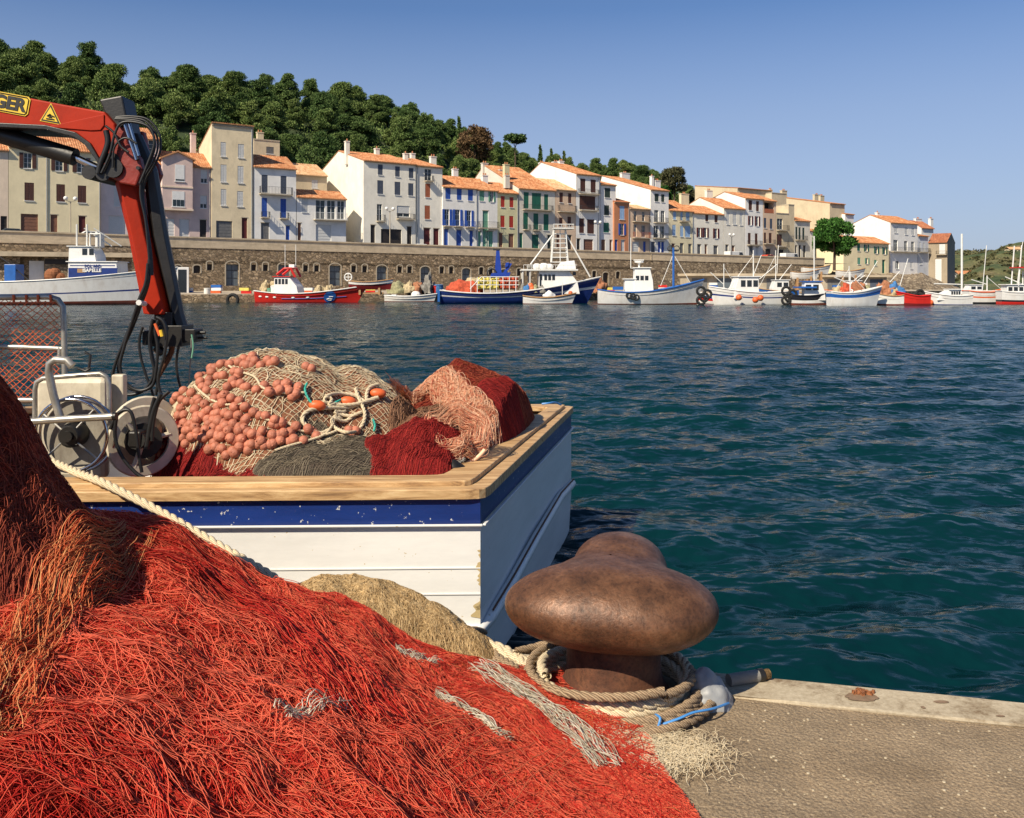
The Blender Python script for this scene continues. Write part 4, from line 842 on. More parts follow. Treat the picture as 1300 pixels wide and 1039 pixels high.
def disc(a, t, r0, m, name, sd=-1, off=.05):
    p = Vector(pt(a, t, sd)); q = Vector(pt(a+.02, t, sd)); w_ = Vector(pt(a, t+.05, sd)); ex = (q-p).normalized(); ez = (w_-p).normalized(); n_ = ex.cross(ez).normalized()
    mb = MB(); mb.face([p + n_*off + ex*r0*math.cos(i*.2618) + ez*r0*math.sin(i*.2618) for i in range(24)]); mb.face([p + n_*(off-.04) + ex*r0*math.cos(i*.2618) + ez*r0*math.sin(i*.2618) for i in range(24)]); return mb.build(name, m, r_), p, ex, ez, n_
e_, p, ex, ez, n_ = disc(.74, .5, .72, 'hull_midblue', 'emblem')
mb = MB()
for a, b_, c_, d in ((-.35,-.3,0,-.18),(0,-.18,.3,-.32),(-.2,-.42,.25,-.46),(-.1,.05,.4,-.02)): mb.tube([p+n_*.08+ex*a+ez*b_, p+n_*.08+ex*c_+ez*d], .05, 5)
mb.build('emblem_mark', 'steel_white', e_)
g = MB(); g.tube([Vector(pt(a, .42, -1))+Vector((0,-.02,0)) for a in [.28+.05*i for i in range(13)]], .04, 5); g.build('hull_line', 'hull_midblue', r_)
for u, s_ in ((337, 0), (346, 1), (356, 2), (380, 3), (398, 4)):
    a = (u-329)/128; g = MB(); g.ball(Vector(pt(a, .55, -1)), .14, 8, 6, sc=(1.6,.5,.8)); g.build('scupper', 'steel_white', r_)
# 3 dinghy on the quay
p = P(442, 363, 110); r_ = empty('rowing_boat', (p.x, 111, 1.9), R(-3), label='small white open boat with a red bottom, propped up on the far quay', cat='boat', group='boats moored across the harbour'); k = 111/F0
hull(r_, 53*k, 1.7, .75, .62, 1.0, [(.45,'hull_darkred'),(1,'hull_white')], railmat='wood', rake=.3)
g = MB(); torus((-.1,-.3,1.2), .45, .08, mb=g); g.tube([(-.5,-.3,1.2),(.3,-.3,1.2)], .05); g.tube([(-.1,-.3,.8),(-.1,-.3,1.65)], .05); g.build('net_hauler_wheel', 'steel_white', r_)
g = MB(); g.box(1.2,-.4,-.95,1.45,.4,-.1); g.box(3.6,-.4,-.95,3.85,.4,-.1); g.box(.8,-.1,-.85,4.2,.1,-.65); g.build('boat_trestle', 'wood', r_)
# 4 small dinghy afloat
r_, k = boat('rowing_boat', 'small shabby white open boat beside the blue trawler stern', 'boat', 489, 383.5, R(-2))
hull(r_, 62*k, 1.9, .85, .72, 1.05, [(.12,'antifoul'),(1,'hull_white')], railmat='cabin_white', rake=.4, transom=.7)
g = MB(); g.box(.9,-.6,.45,1.5,.2,.95); g.ball((3.9,0,.9), .5, sc=(1.2,1,1)); g.build('outboard_gear', 'cabin_white', r_)
# 5 blue trawler
r_, k = boat('fishing_trawler', 'large dark blue trawler with a white wheelhouse, lattice mast and pen of floats', 'trawler', 560, 385.5, R(2))
X = lambda u: (u-560)*k; Z = lambda v: CAMZ + (H0-v)*k; LL = 186*k
pt, sh = hull(r_, LL, 5.6, 1.55, 1.35, 3.1, [(.30,'hull_blue'),(.56,'hull_blue'),(.66,'hull_white'),(.95,'hull_blue'),(1,'hull_white')], railmat='hull_white', rake=1.6, transom=.92, full=2.8)
g = MB(); g.box(X(558)-.1, -2.65, .25, X(560)-.02, 2.6, 1.5); g.build('stern_ramp', 'hull_midblue', r_); 
o = cabin(r_, X(683), X(735), 1.1, Z(343.5), 1.45, wins=0, slope=1.3, name='wheelhouse')
for a, b_ in ((684,687.5),(690,693.5),(695,698.5),(700,703.5),(726,730)): g = MB(); g.box(X(a), -1.48, Z(356) if a < 720 else Z(350), X(b_), -1.455, Z(349) if a < 720 else Z(345.5)); g.build('cabin_window', 'glass_dark', o)
g = MB(); g.box(X(684), -1.47, 1.2, X(686.5), -1.46, Z(348.5)); g.build('cabin_door', 'glass_dark', o)
g = MB(); g.box(X(661), -2.0, Z(344), X(732), 2.0, Z(342.3)); 
for a in (663, 672): g.tube([(X(a), -1.8, 1.1), (X(a), -1.8, Z(344))], .06); g.tube([(X(a), 1.8, 1.1), (X(a), 1.8, Z(344))], .06)
for a in range(664, 732, 5): g.tube([(X(a), -1.9, Z(342.3)), (X(a), -1.9, Z(337))], .025, 4)
g.tube([(X(664), -1.9, Z(337)), (X(731), -1.9, Z(337))], .03, 4); g.build('upper_deck', 'steel_white', r_)
g = MB(); g.prism([(X(706), Z(342)), (X(731), Z(342)), (X(729), Z(331)), (X(712), Z(333))], -1, 1); g.build('flybridge', 'cabin_white', r_, bevel=.08)
for i, (a, rr) in enumerate(((681,.45),(690,.5),(697,.4),(672,.3))): g = MB(); g.ball((X(a), -.9, Z(340)+.1), rr, sc=(1.2,1,.9)); g.build('raft_canister', 'cabin_white' if i != 3 else 'net_grey_far', r_)
g = MB(); zt = Z(291)   # lattice mast
for sx, sy in ((700,-.7),(700,.7),(721,-.7),(721,.7)):
    cx_ = 711; g.tube([(X(sx), sy, Z(333)), (X(cx_+(sx-cx_)*.72), sy*.7, zt)], .07, 5)
for i in range(8):
    t = i/7; hx = (1-.28*t); z_ = Z(333)+(zt-Z(333))*t; xa, xb, yy = X(711-11*hx), X(711+10*hx), .7*(1-.3*t)
    for y_ in (-yy, yy): g.tube([(xa, y_, z_), (xb, y_, z_)], .045, 4)
    for x_ in (xa, xb, (xa+xb)/2): g.tube([(x_, -yy, z_), (x_, yy, z_)], .04, 4)
g.tube([(X(711), -.7, Z(333)), (X(711), -.5, zt)], .05, 4); g.build('lattice_mast', 'steel_white', r_)
g = MB(); g.box(X(702), -1.1, zt, X(728), 1.1, zt+.12); g.tube([(X(702),-1.1,zt+.5),(X(728),-1.1,zt+.5)], .05, 5)
for a in range(702, 729, 5): g.tube([(X(a),-1.1,zt+.1),(X(a),-1.1,zt+.5)], .03, 4)
g.build('lookout_platform', 'steel_white', r_)
stick(r_, [(X(719), 0, Z(297)), (X(750), 0, Z(352))], .09, name='forestay'); stick(r_, [(X(701), -.6, Z(299)), (X(673), -1.2, Z(336))], .09, name='brace')
g = MB()    # blue crane
g.prism([(X(628), Z(350)), (X(637), Z(350)), (X(634), Z(318)), (X(630), Z(318))], -.3, .3); g.build('crane_column', 'crane_blue', r_)
g = MB(); g.prism([(X(622), Z(352)), (X(646), Z(352)), (X(648), Z(346)), (X(624), Z(347))], -.7, .7); g.prism([(X(638), Z(348)), (X(643), Z(346)), (X(650), Z(335)), (X(646), Z(334))], -.25, .25); g.prism([(X(641), Z(340)), (X(645), Z(338)), (X(646), Z(333)), (X(642), Z(334))], -.4, .4); g.build('crane_base', 'crane_blue', r_)
g = MB(); g.box(X(626), -.35, Z(318), X(635), .35, Z(316)); torus((X(624), -.5, Z(347)), .5, .09, mb=g); g.build('crane_head', 'iron', r_)
g = MB()    # pen of white rails
for a in range(598, 660, 8):
    for y_ in (-2.2, 2.2): g.tube([(X(a), y_, 1.1), (X(a), y_, Z(352))], .05, 5)
for z_ in (352, 357, 362):
    for y_ in (-2.2, 2.2): g.tube([(X(611) if z_ < 353 else X(604), y_, Z(z_)), (X(658), y_, Z(z_))], .045, 5)
for y_ in (-2.2, 2.2): g.tube([(X(597), y_, Z(367)), (X(611), y_, Z(352))], .05, 5)
for x_ in (611, 658): g.tube([(X(x_), -2.2, Z(352)), (X(x_), 2.2, Z(352))], .05, 5)
g.build('net_pen_rails', 'steel_white', r_)
pw = r_.matrix_world; bx, by = r_.location.x, r_.location.y
def floats(name, u0, u1, v0, v1, m, label, seed):
    rg = random.Random(seed); mb = MB()
    for i in range(230):
        a = rg.random(); x = X(u0+(u1-u0)*a); z = Z(v0)+(Z(v1)-Z(v0))*rg.random()**.8; y = rg.uniform(-1.9, 1.9); mb.ball((x, y, z), .17, 7, 5)
    mb.box(X(u0)+.05, -1.85, Z(v0)-.1, X(u1)-.05, 1.85, Z(v1)-.3)
    o = mb.build(name, m, smooth=True, loc=(bx, by, 0)); o.rotation_euler = (0,0,R(2)); return tag(o, label, 'net floats')
floats('float_heap', 606, 633, 366, 353.5, 'float_yellow', 'yellow net floats piled inside the rails on the blue trawler', 1); floats('float_heap', 634, 656, 366, 353.5, 'net_red_far', 'red net floats piled inside the rails on the blue trawler', 2)
heap('fishing_net', (bx+X(590), by, 1.2), 4.4, 3.6, 1.5, 'net_red_far', 'orange red net heap on the stern of the blue trawler', seed=3); heap('fishing_net', (bx+X(600), by+.3, 2.2), 2.2, 2, .9, 'net_tan_far', 'pale net bundle on top of the orange heap, blue trawler', seed=4)
for i, (a, m_) in enumerate(((664,'net_grey_far'),(669,'tarp_blue'),(674,'buoy_orange'),(679,'net_olive_far'),(688,'net_grey_far'))):
    heap('deck_gear', (bx+X(a), by-1.7, 1.25), .9, .9, 1.1-.15*(i % 2), m_, ('grey','blue','orange','olive','small grey')[i]+' gear bundle under the upper deck of the blue trawler', 'gear', seed=40+i)
# 6 skiff
r_, k = boat('rowing_boat', 'white open skiff with dark rail moored against the blue trawler', 'boat', 664, 386.3, R(1))
hull(r_, 62*k, 1.7, .95, .75, 1.25, [(.1,'antifoul'),(.85,'hull_white'),(1,'hull_black')], railmat='wood', rake=.5, transom=.7)
stick(r_, [(4.4,0,.5),(4.4,0,2.4)], .04)
b6 = r_.location; heap('fishing_net', (b6.x+2.9, b6.y, .85), 1.4, 1, .65, 'cabin_white', 'white bundled net in the open skiff', seed=5); g = MB(); g.ball((0,0,0), .24, 10, 8); tag(g.build('buoy', 'buoy_orange', smooth=True, loc=(b6.x+5.3, b6.y, 1.25)), 'orange buoy in the bow of the open skiff', 'buoy')
# 7 white trawler, blue trim
r_, k = boat('fishing_trawler', 'rust streaked white trawler with blue trim and a blue mast', 'trawler', 759, 386.5, R(-4))
X = lambda u: (u-759)*k; Z = lambda v: CAMZ + (H0-v)*k; LL = 124*k
pt, sh = hull(r_, LL, 4.4, 1.65, 1.45, 2.75, [(.07,'antifoul'),(.94,'hull_white'),(1,'hull_midblue')], railmat='hull_midblue', rake=.8, transom=.8)
cabin(r_, X(792), X(806), 1.2, Z(355), 1.3, wins=0, slope=.05, name='companionway'); o = cabin(r_, X(804), X(828), 1.2, Z(341), 1.4, wins=3, slope=.4, wz=(.52,.70))
g = MB(); g.lathe([(.1,0),(.1,.5),(.5,.6),(.5,.75)], (X(811), 0, Z(341)+.05), 10); g.box(X(804), -.12, Z(331), X(817), .12, Z(330)); g.build('radar', 'cabin_white', o)
stick(r_, [(X(800.5), 0, Z(341)), (X(800.5), 0, Z(302))], .045, name='antenna'); stick(r_, [(X(854), 0, 1.8), (X(854), 0, Z(315))], .13, 'hull_midblue')
for a, b_ in ((838, 363), (876, 361)): stick(r_, [(X(854), 0, Z(323)), (X(a), 0, Z(b_))], .035, name='stay')
g = MB(); g.tube([(X(847), 0, Z(318)), (X(861), 0, Z(318))], .08, 6); torus((X(850), 0, Z(316)), .3, .05, mb=g); torus((X(858), 0, Z(316)), .3, .05, mb=g); g.build('crosstree', 'iron', r_)
for j, a in enumerate((795, 800, 804)): tyre((r_.location.x+X(a), r_.location.y-2.35, 1.0-.1*j), .28, ('left','middle','right')[j]+' small tyre hung on the side of the white trawler with blue trim')
g = MB(); g.box(X(777), -1.6, 1.6, X(790), -1.2, 1.95); g.build('deck_rail_box', 'hull_midblue', r_)
for i, (nm, u, v, Ln, fl, bands, cab, lab, rail) in enumerate((
    ('motor_boat', 930, 386, 44, 1, [(.3,'hull_white'),(.55,'hull_red'),(.8,'hull_midblue'),(1,'hull_white')], None, 'low white boat with red and blue stripes off the trawler bow', 'hull_white'),
    ('fishing_boat', 997, 387, 92, 1, [(.12,'hull_white'),(.52,'hull_white'),(.62,'hull_blue'),(1,'hull_white')], (38, 70, 352, 3), 'white fishing boat with a blue stripe and orange round fenders', 'hull_white'),
    ('fishing_boat', 1004, 387.5, 50, 0, [(.2,'antifoul'),(.5,'hull_white'),(1,'hull_black')], (15, 42, 358, 2), 'black and white boat with a blue canopy', 'hull_black'),
    ('motor_boat', 1052, 388.5, 62, 0, [(.25,'hull_white'),(.6,'hull_white'),(.85,'hull_midblue'),(1,'hull_white')], None, 'broad white boat with a pale blue stripe right of the black one', 'hull_white'),
    ('motor_boat', 1146, 388, 36, 1, [(.15,'antifoul'),(1,'steel_white')], None, 'round sterned grey white boat left of the dark red hull', 'wood'),
    ('fishing_boat', 1179, 388, 36, 1, [(.2,'hull_darkred'),(1,'hull_red')], None, 'dark red square sterned hull beside the white cruiser', 'hull_red'),
    ('motor_cruiser', 1232, 387.5, 54, 1, [(.08,'hull_blue'),(1,'hull_white')], (14, 44, 368, 4), 'white motor cruiser with a sloping cabin below the stone headland', 'hull_white'),
    ('fishing_boat', 1226, 386, 62, 0, [(.15,'hull_black'),(.5,'hull_white'),(.62,'buoy_orange'),(1,'hull_white')], (14, 40, 370, 4), 'long white boat with an orange stripe right of the cruiser', 'buoy_orange'),
    ('fishing_boat', 1268, 386.5, 66, 0, [(.2,'hull_red'),(.35,'hull_black'),(1,'hull_white')], (6, 34, 362, 3), 'white trawler with tall masts at the right edge of the photo', 'hull_white'),
    ('motor_boat', 896, 383, 52, 0, [(.2,'antifoul'),(1,'hull_white')], (8, 26, 366, 2), 'white cabin boat tucked behind the trawler with the blue mast', 'wood'),
    ('fishing_boat', 1012, 381, 60, 1, [(.2,'antifoul'),(1,'hull_midblue')], (12, 34, 356, 2), 'fishing boat with a tall white wheelhouse behind the blue striped one', 'wood'),
    ('motor_boat', 1100, 381, 50, 1, [(.2,'antifoul'),(1,'hull_white')], (10, 30, 357, 3), 'white boat behind the pale blue striped one, with orange gear on deck', 'buoy_orange'),
    ('motor_boat', 1255, 378, 45, 1, [(.2,'antifoul'),(1,'hull_white')], (10, 30, 362, 2), 'small white cabin boat furthest away beneath the far bungalows', 'hull_white'))):
    r_, k = boat(nm, lab, 'boat', u, v, R((-3, 4, -2, 3)[i % 4]), bool(fl)); LL = Ln*k; hb = 1.9 if Ln > 55 else 1.4
    hull(r_, LL, min(3.6, LL*.33), hb*.78, hb*.72, hb*1.05, bands, railmat=rail, rake=.6, transom=.85 if i != 5 else .97)
    if cab:
        a, b_, vt, nw = cab; cabin(r_, a*k, b_*k, hb*.35, CAMZ+(H0-vt)*k, min(1.3, LL*.13), wins=nw, slope=1.3 if 'cruiser' in nm else .5, roofm='hull_midblue' if 'canopy' in lab else None)
    sgn = -1 if fl else 1
    if i in (1, 8, 7, 10, 3, 11, 9):
        hh = {1: 318, 8: 344, 7: 350, 10: 318, 3: 345, 11: 338, 9: 335}[i]; stick(r_, [(LL*.45, 0, 1), (LL*.45, 0, CAMZ+(H0-hh)*k)], .06)
        stick(r_, [(LL*.45, 0, CAMZ+(H0-hh)*k*.85), (LL*.85, 0, 1.2)], .03, name='stay'); stick(r_, [(LL*.45, 0, 2.2), (LL*.12, 0, CAMZ+(H0-hh)*k*.6)], .05, name='boom')
    if i in (8,): stick(r_, [(LL*.3, -.8, 2), (LL*.36, -.8, 6.5)], .07); stick(r_, [(LL*.3, .8, 2), (LL*.36, .8, 6.5)], .07); g = MB(); g.box(LL*.28, -1, 4.0, LL*.55, 1, 4.12); g.build('cabin_canopy', 'hull_red', r_)
    if i in (2,): g = MB(); g.box(.5, -1.1, CAMZ+(H0-366)*k, 2.4, 1.1, CAMZ+(H0-364)*k); g.build('blue_canopy', 'hull_midblue', r_)
# clutter in the right hand moorings
rgc = random.Random(8)
for i, (u, v) in enumerate(((938,378),(959,381),(965.5,378.5),(1222,386),(1181,386))):
    Y = Yw(387); p = P(u, v, Y-2.15); g = MB(); g.ball((0,0,0), .34, 12, 9); tag(g.build('round_fender', 'buoy_orange', smooth=True, loc=(p.x, p.y, max(.25, p.z))), ('left orange ball fender on the blue striped boat','lowest orange ball fender on the blue striped boat','right orange ball fender on the blue striped boat','orange ball buoy floating off the white cruiser','orange ball buoy beside the dark red hull')[i], 'fender')
TYL = ['tyre stack left of the blue striped boat, ','tyre stack left of the black and white boat, ','tyre stack beside the dark red hull, ']
for j, (u, n_) in enumerate(((890, 4), (998, 4), (1160, 3))):
    for i in range(n_): p = P(u+4*(i % 3), 380, Yw(387)-2.2); tyre((p.x, p.y, .5+.33*i), .42, TYL[j]+('lowest','second','third','topmost')[i], ax='y')
gl = [('net_tan_far',1066,'tan'),('net_red_far',1076,'red'),('net_rust_far',1090,'rust brown'),('net_olive_far',1100,'olive'),('cabin_white',1083,'white'),('net_rust_far',1120,'large rust brown'),('net_tan_far',1131,'large tan'),('tarp_blue',1137,'blue')]
for i, (m_, u, nm_) in enumerate(gl): p = P(u, 375, Yw(388)+1.2); heap('deck_gear', (p.x, p.y, .95), 1.5, 1.4, 1.0+.3*(i % 3), m_, nm_+' gear heap on the broad moored boats right of centre', 'gear', seed=60+i, rough=.4)
# sailing mast boat
r_, k = boat('sailing_boat', 'yacht with one tall bare mast in front of the stone end house', 'yacht', 1204, 384, R(2)); hull(r_, 42*k, 2.6, 1.1, 1.0, 1.5, [(1,'hull_white')], railmat='wood', rake=.8); stick(r_, [(1.7, 0, .9), (1.7, 0, CAMZ+(H0-297)*k)], .13); stick(r_, [(1.7,0,2.2),(-1.8,0,2.3)], .08, name='boom')
r_, k = boat('sailing_boat', 'yacht with a bare mast at the end of the quay wall, below the round tree', 'yacht', 1000, 380, R(2)); hull(r_, 46*k, 2.6, 1.1, 1.0, 1.5, [(1,'hull_white')], railmat='wood', rake=.8); stick(r_, [(4.1, 0, .9), (4.1, 0, CAMZ+(H0-300)*k)], .1)
# gear on the far promenade
def qz(u, v, Y): return P(u, v, Y)
for i, (u, w_, h_, m_, lab) in enumerate(((339,13,1.6,'net_tan_far','pale net heap at the stern of the red boat'),(352,18,1.8,'net_tan_far','larger pale net heap behind the red boat cabin'),(405,15,1.3,'net_tan_far','pale net heap in front of the middle arched door'),(420,13,1.2,'net_tan_far','low pale net heap left of the propped open boat'),(505,26,1.5,'net_olive_far','greenish net heap on the quay behind the shabby dinghy'),(520,18,1.7,'net_tan_far','tan net heap right of the greenish one'),(532,14,1.6,'net_rust_far','rust brown net heap on the quay behind the dinghy'),(545,14,2.6,'net_grey_far','tall dark tarpaulin heap left of the blue trawler'),(760,20,2.2,'net_rust_far','rust brown net heap between the two trawlers'),(748,14,1.6,'net_tan_far','tan net heap behind the bow of the blue trawler'),(435,8,.8,'net_rust_far','little brown net heap under the propped boat'))):
    Y = 114 if u < 450 else 121 if u < 600 else 131; p = P(u, 370, Y); k = Y/F0; heap('fishing_net', (p.x, Y, 1.0), w_*k, 2.4, h_, m_, lab, seed=80+i, rough=.3)
tyre((P(290,376,107).x, 108.6, .35), .62, 'big tyre hung on the quay wall left of the red boat')
for i, (u, m_, s_) in enumerate(((263,'steel_white',.5),(553,'hull_red',.7),(557,'tarp_blue',.8),(343,'shutter_mint',.5),(349,'cabin_white',.7))):
    Y = 111.5 if u < 400 else 121; p = P(u, 370, Y); mb = MB(); mb.lathe([(s_*.7,0),(s_*.8,.1),(s_*.75,s_*1.4),(s_*.6,s_*1.5)], (0,0,0), 12); mb.lathe([(s_*.84,s_*1.32),(s_*.84,s_*1.42)], (0,0,0), 12)
    tag(mb.build('barrel', m_, smooth=True, loc=(p.x, p.y, 1.02)), ('white','red','blue','green','pale')[i]+' plastic barrel on the far quay', 'barrel')
# quay shed at the left
p0, p1 = P(-40, 0, 106), P(168, 0, 113); d_ = (p1-p0); d_.z = 0; ln = d_.length; r_ = empty('quay_shed', (p0.x, p0.y, 1.0), math.atan2(d_.y, d_.x), label='low stone shed with a flat roof against the quay wall, far left', cat='shed')
zt = CAMZ + (H0-326)/F0*109-1; mb = MB(); a0 = ln*.30; mb.box(0,0,-.2,a0,3.2,zt); mb.box(a0+2.6,0,-.2,ln-.05,3.2,zt-.02); mb.box(a0,.9,-.2,a0+2.6,3.2,zt-.01); mb.build('shed_wall', 'rubble', r_)
mb = MB(); mb.box(-.2,-.9,zt,ln,3.4,zt+.55); mb.build('shed_roof', 'parapet_stone', r_); mb = MB(); mb.box(a0+.9,.82,0,a0+2.5,.9,zt-.5); mb.build('door', 'cabin_white', r_); mb = MB(); mb.box(ln*.45,-.06,zt-.9,ln*.6,-.005,zt-.3); mb.box(ln*.65,-.06,zt-.9,ln*.76,-.005,zt-.3); mb.build('vent_slot', 'door_dark', r_)
# white cabinet by the crane arm
p = P(226, 365, 115); r_ = empty('kiosk', (p.x, p.y, 1.1), R(20), label='white kiosk with a glazed door on the far quay beside the crane arm', cat='kiosk'); mb = MB(); mb.box(-1.1,-.6,0,1.3,.8,3.3); mb.build('kiosk_wall', 'cabin_white', r_, bevel=.05); mb = MB(); mb.box(.0,-.64,.1,1.0,-.605,3.0); mb.build('door', 'glass_dark', r_)

# fish crates, poles and gear along the far quay
CRC = [('hull_midblue','blue'),('cabin_white','white'),('buoy_orange','orange'),('float_yellow','yellow'),('hull_red','red'),('steel_white','grey')]
for i, (u, Y, n_, lab) in enumerate(((238,117,2,'near the white kiosk'),(275,115,3,'below the first arched door'),(312,114,2,'left of the pale net heaps'),(372,116,3,'behind the red boat cabin'),(392,116,2,'left of the middle arched door'),(470,120,3,'right of the propped open boat'),(528,124,2,'among the net heaps behind the dinghy'),(738,134,3,'behind the bow of the blue trawler'),(775,136,2,'behind the stern of the blue trimmed trawler'),(842,138,3,'behind the blue trimmed trawler deck'),(905,142,4,'in front of the long concrete store'),(940,142,3,'far right front of the long store'),(1030,150,4,'below the boat laid up on the quay'),(1062,155,3,'in front of the low pale store'),(1095,156,4,'right part of the low pale store front'),(1125,158,3,'below the tall white house'))):
    p = P(u, 370, Y); r2 = random.Random(i)
    for j in range(n_):
        m_, nm_ = CRC[(i*2+j*5) % 6]; mb = MB(); w_ = .62; mb.box(-w_,-.35,0,w_,.35,.04); mb.box(-w_,-.35,.04,w_,-.30,.36); mb.box(-w_,.30,.04,w_,.35,.36); mb.box(-w_,-.30,.04,-w_+.05,.30,.36); mb.box(w_-.05,-.30,.04,w_,.30,.36)
        o = mb.build('fish_crate', m_, loc=(p.x+r2.uniform(-.1,.1), Y, 1.06+.37*j)); o.rotation_euler = (0,0,r2.uniform(-.15,.15)); tag(o, nm_+' fish crate, '+('lowest','second','third','fourth')[j]+' of its stack, '+lab, 'crate', 'fish crates stacked on the far quay')
for i, (u, v, Y, ln, tilt, lab) in enumerate(((1068,340,150,4.5,.5,'white boom slanting left of the low pale store'),(1090,345,150,5,.9,'steep white pole behind the broad white boat'),(1118,352,146,4,.7,'slanting pale pole right of the gear heaps'),(1140,352,146,4.5,1.2,'upright pole left of the dark red hull'),(1247,350,150,6,1.45,'thin mast behind the orange striped boat'),(1290,345,150,6.5,1.4,'thin mast at the right edge behind the white trawler'),(985,345,150,6,1.5,'thin mast behind the tall white wheelhouse'),(948,345,140,5,1.1,'slanting mast of the blue striped boat'))):
    p = P(u, 372, Y); mb = MB(); mb.tube([(0,0,0),(ln*math.cos(tilt),0,ln*math.sin(tilt)*1.3)], .06, 6); tag(mb.build('mooring_pole', 'steel_white', loc=(p.x, Y, 1.0)), lab, 'pole')
# low stores with long flat roofs under the right stretch of the wall
def store(ua, ub, vt, Y, label, m='parapet_stone'):
    a, b_ = P(ua, 0, Y), P(ub, 0, Y); r_ = empty('quay_store', (a.x, Y, 1.05), R(6), label=label, cat='store'); ln = b_.x-a.x; zt = CAMZ+(H0-vt)/F0*Y-1.05
    mb = MB(); mb.box(0,.0,-.3,ln,4,zt); mb.build('store_wall', 'concrete', r_); mb = MB(); mb.box(-.3,-.9,zt,ln+.3,4.2,zt+.4); mb.build('store_roof', m, r_)
    n = max(2, int(ln/4))
    for i in range(n): mb = MB(); mb.box(ln*(i+.2)/n,-.05,.05,ln*(i+.8)/n,-.005,zt-.4); mb.build('roller_shutter', ('door_grey','store_blue','shutter_greyblue')[i % 3], r_)
store(872, 1003, 350.5, 148, 'long low concrete store under the quay wall behind the moored boats')
store(1045, 1130, 352, 168, 'low pale store behind the crowded moorings below the green shuttered house')
for i, (u, v, Y, nm_) in enumerate(((1020, 352, 150, 'white boat laid up on the quay below the round tree'), (1034, 346, 156, 'grey boat stored above the laid up white one'), (1078, 350, 160, 'white boat stored ashore under the low cream house'))):
    p = P(u-16, v, Y); r_ = empty('stored_boat', p, R(-4), label=nm_, cat='boat'); hull(r_, 33*Y/F0, 1.8, .9, .8, 1.3, [(1,'hull_white' if i != 1 else 'steel_white')], railmat='wood', rake=.4); mb = MB(); mb.box(.8,-.6,-p.z+1,1.1,.6,.1); mb.box(3,-.6,-p.z+1,3.3,.6,.1); mb.build('cradle', 'wood', r_)

# ---------------------------------------------------------------- headland below the last houses
def head(a, c_):
    u = 1040 + 185*a; qb = -13 + 34*c_; s, Y = UQ(u, qb); top = 4.75 - 1.2*max(0, a-.72)/.28*3.0*(1 if a > .72 else 0)
    t = max(0, min(1, (c_-.0)/.16)); t = t**.45; e = max(0, min(1, (1-a)/.04)); z = -.8 + (top+.8)*t*e
    n_ = noise.fractal(Vector((s*.25, qb*.25, 2)), .9, 2, 5)*.9; p = W(s, qb + (n_*1.1 if c_ < .25 else 0), z + (n_*.8 if c_ < .2 or a > .7 else 0)); return tuple(p)
V, Fq = grid(120, 40, head); tag(npmesh('headland', V, Fq, ['rubble_coarse'], smooth=False), kind='structure')
# bungalows on the far shore
for u0, u1, vt, vb, Y, m_, lab in ((1217,1247,344,354,500,'roof_tile','white bungalow with orange roofs on the far green shore'),(1240,1259,354.5,360,470,'concrete','small white flat roofed bungalow below the orange roofed one'),(1282,1297,313.5,321.5,640,'roof_tile_pale','ochre house alone near the top of the far green hill')):
    a, b_ = P(u0, vb, Y), P(u1, vt, Y); r_ = empty('bungalow', (a.x, Y, a.z), 0, label=lab, cat='house'); wd = b_.x-a.x; h = b_.z-a.z
    mb = MB(); mb.box(0,0,-6,wd,7,h*.62); mb.build('wall', 'wall_white' if m_ != 'roof_tile_pale' else 'wall_sand', r_)
    if m_ == 'concrete': mb = MB(); mb.box(-.3,-.3,h*.62,wd+.3,7.3,h*.8); mb.build('roof', 'concrete', r_)
    else: roofmesh(r_, wd, [(-.5,h*.58),(3.5,h),(7.5,h*.58)], m_, end=.4)
    for i in range(3): mb = MB(); mb.box(wd*(.12+.3*i),-.05,h*.08,wd*(.25+.3*i),-.005,h*.48); mb.build('window', 'glass_dark', r_)
# street lamps, cars
def lamp(u, vt, off, label):
    s, Y = UQ(u, off); z0 = zroad(s); h = ZV(vt, Y)-z0; r_ = empty('street_lamp', W(s, off, z0), TH, label=label, cat='street lamp', group='street lamps along the quay parapet')
    mb = MB(); mb.lathe([(.16,0),(.16,.5),(.08,.7),(.06,h-.4)], n=8); mb.tube([(-.55,0,h-.25),(0,0,h-.5),(.55,0,h-.25)], .04, 6); mb.build('lamp_post', 'iron' if u > 600 else 'concrete', r_)
    for x in (-.55, .55): mb = MB(); mb.ball((x,0,h-.02), .27, 10, 8); mb.build('lamp_globe', 'frame_white', r_, smooth=True)
lamp(89.5, 252, -9.2, 'double globe street lamp in front of the pale yellow house'); lamp(495, 265, -9.2, 'double globe street lamp in front of the big white block'); lamp(759, 282, -9.2, 'double globe street lamp in front of the grey white house'); lamp(929, 298, -9.2, 'double globe street lamp by the off-white houses')
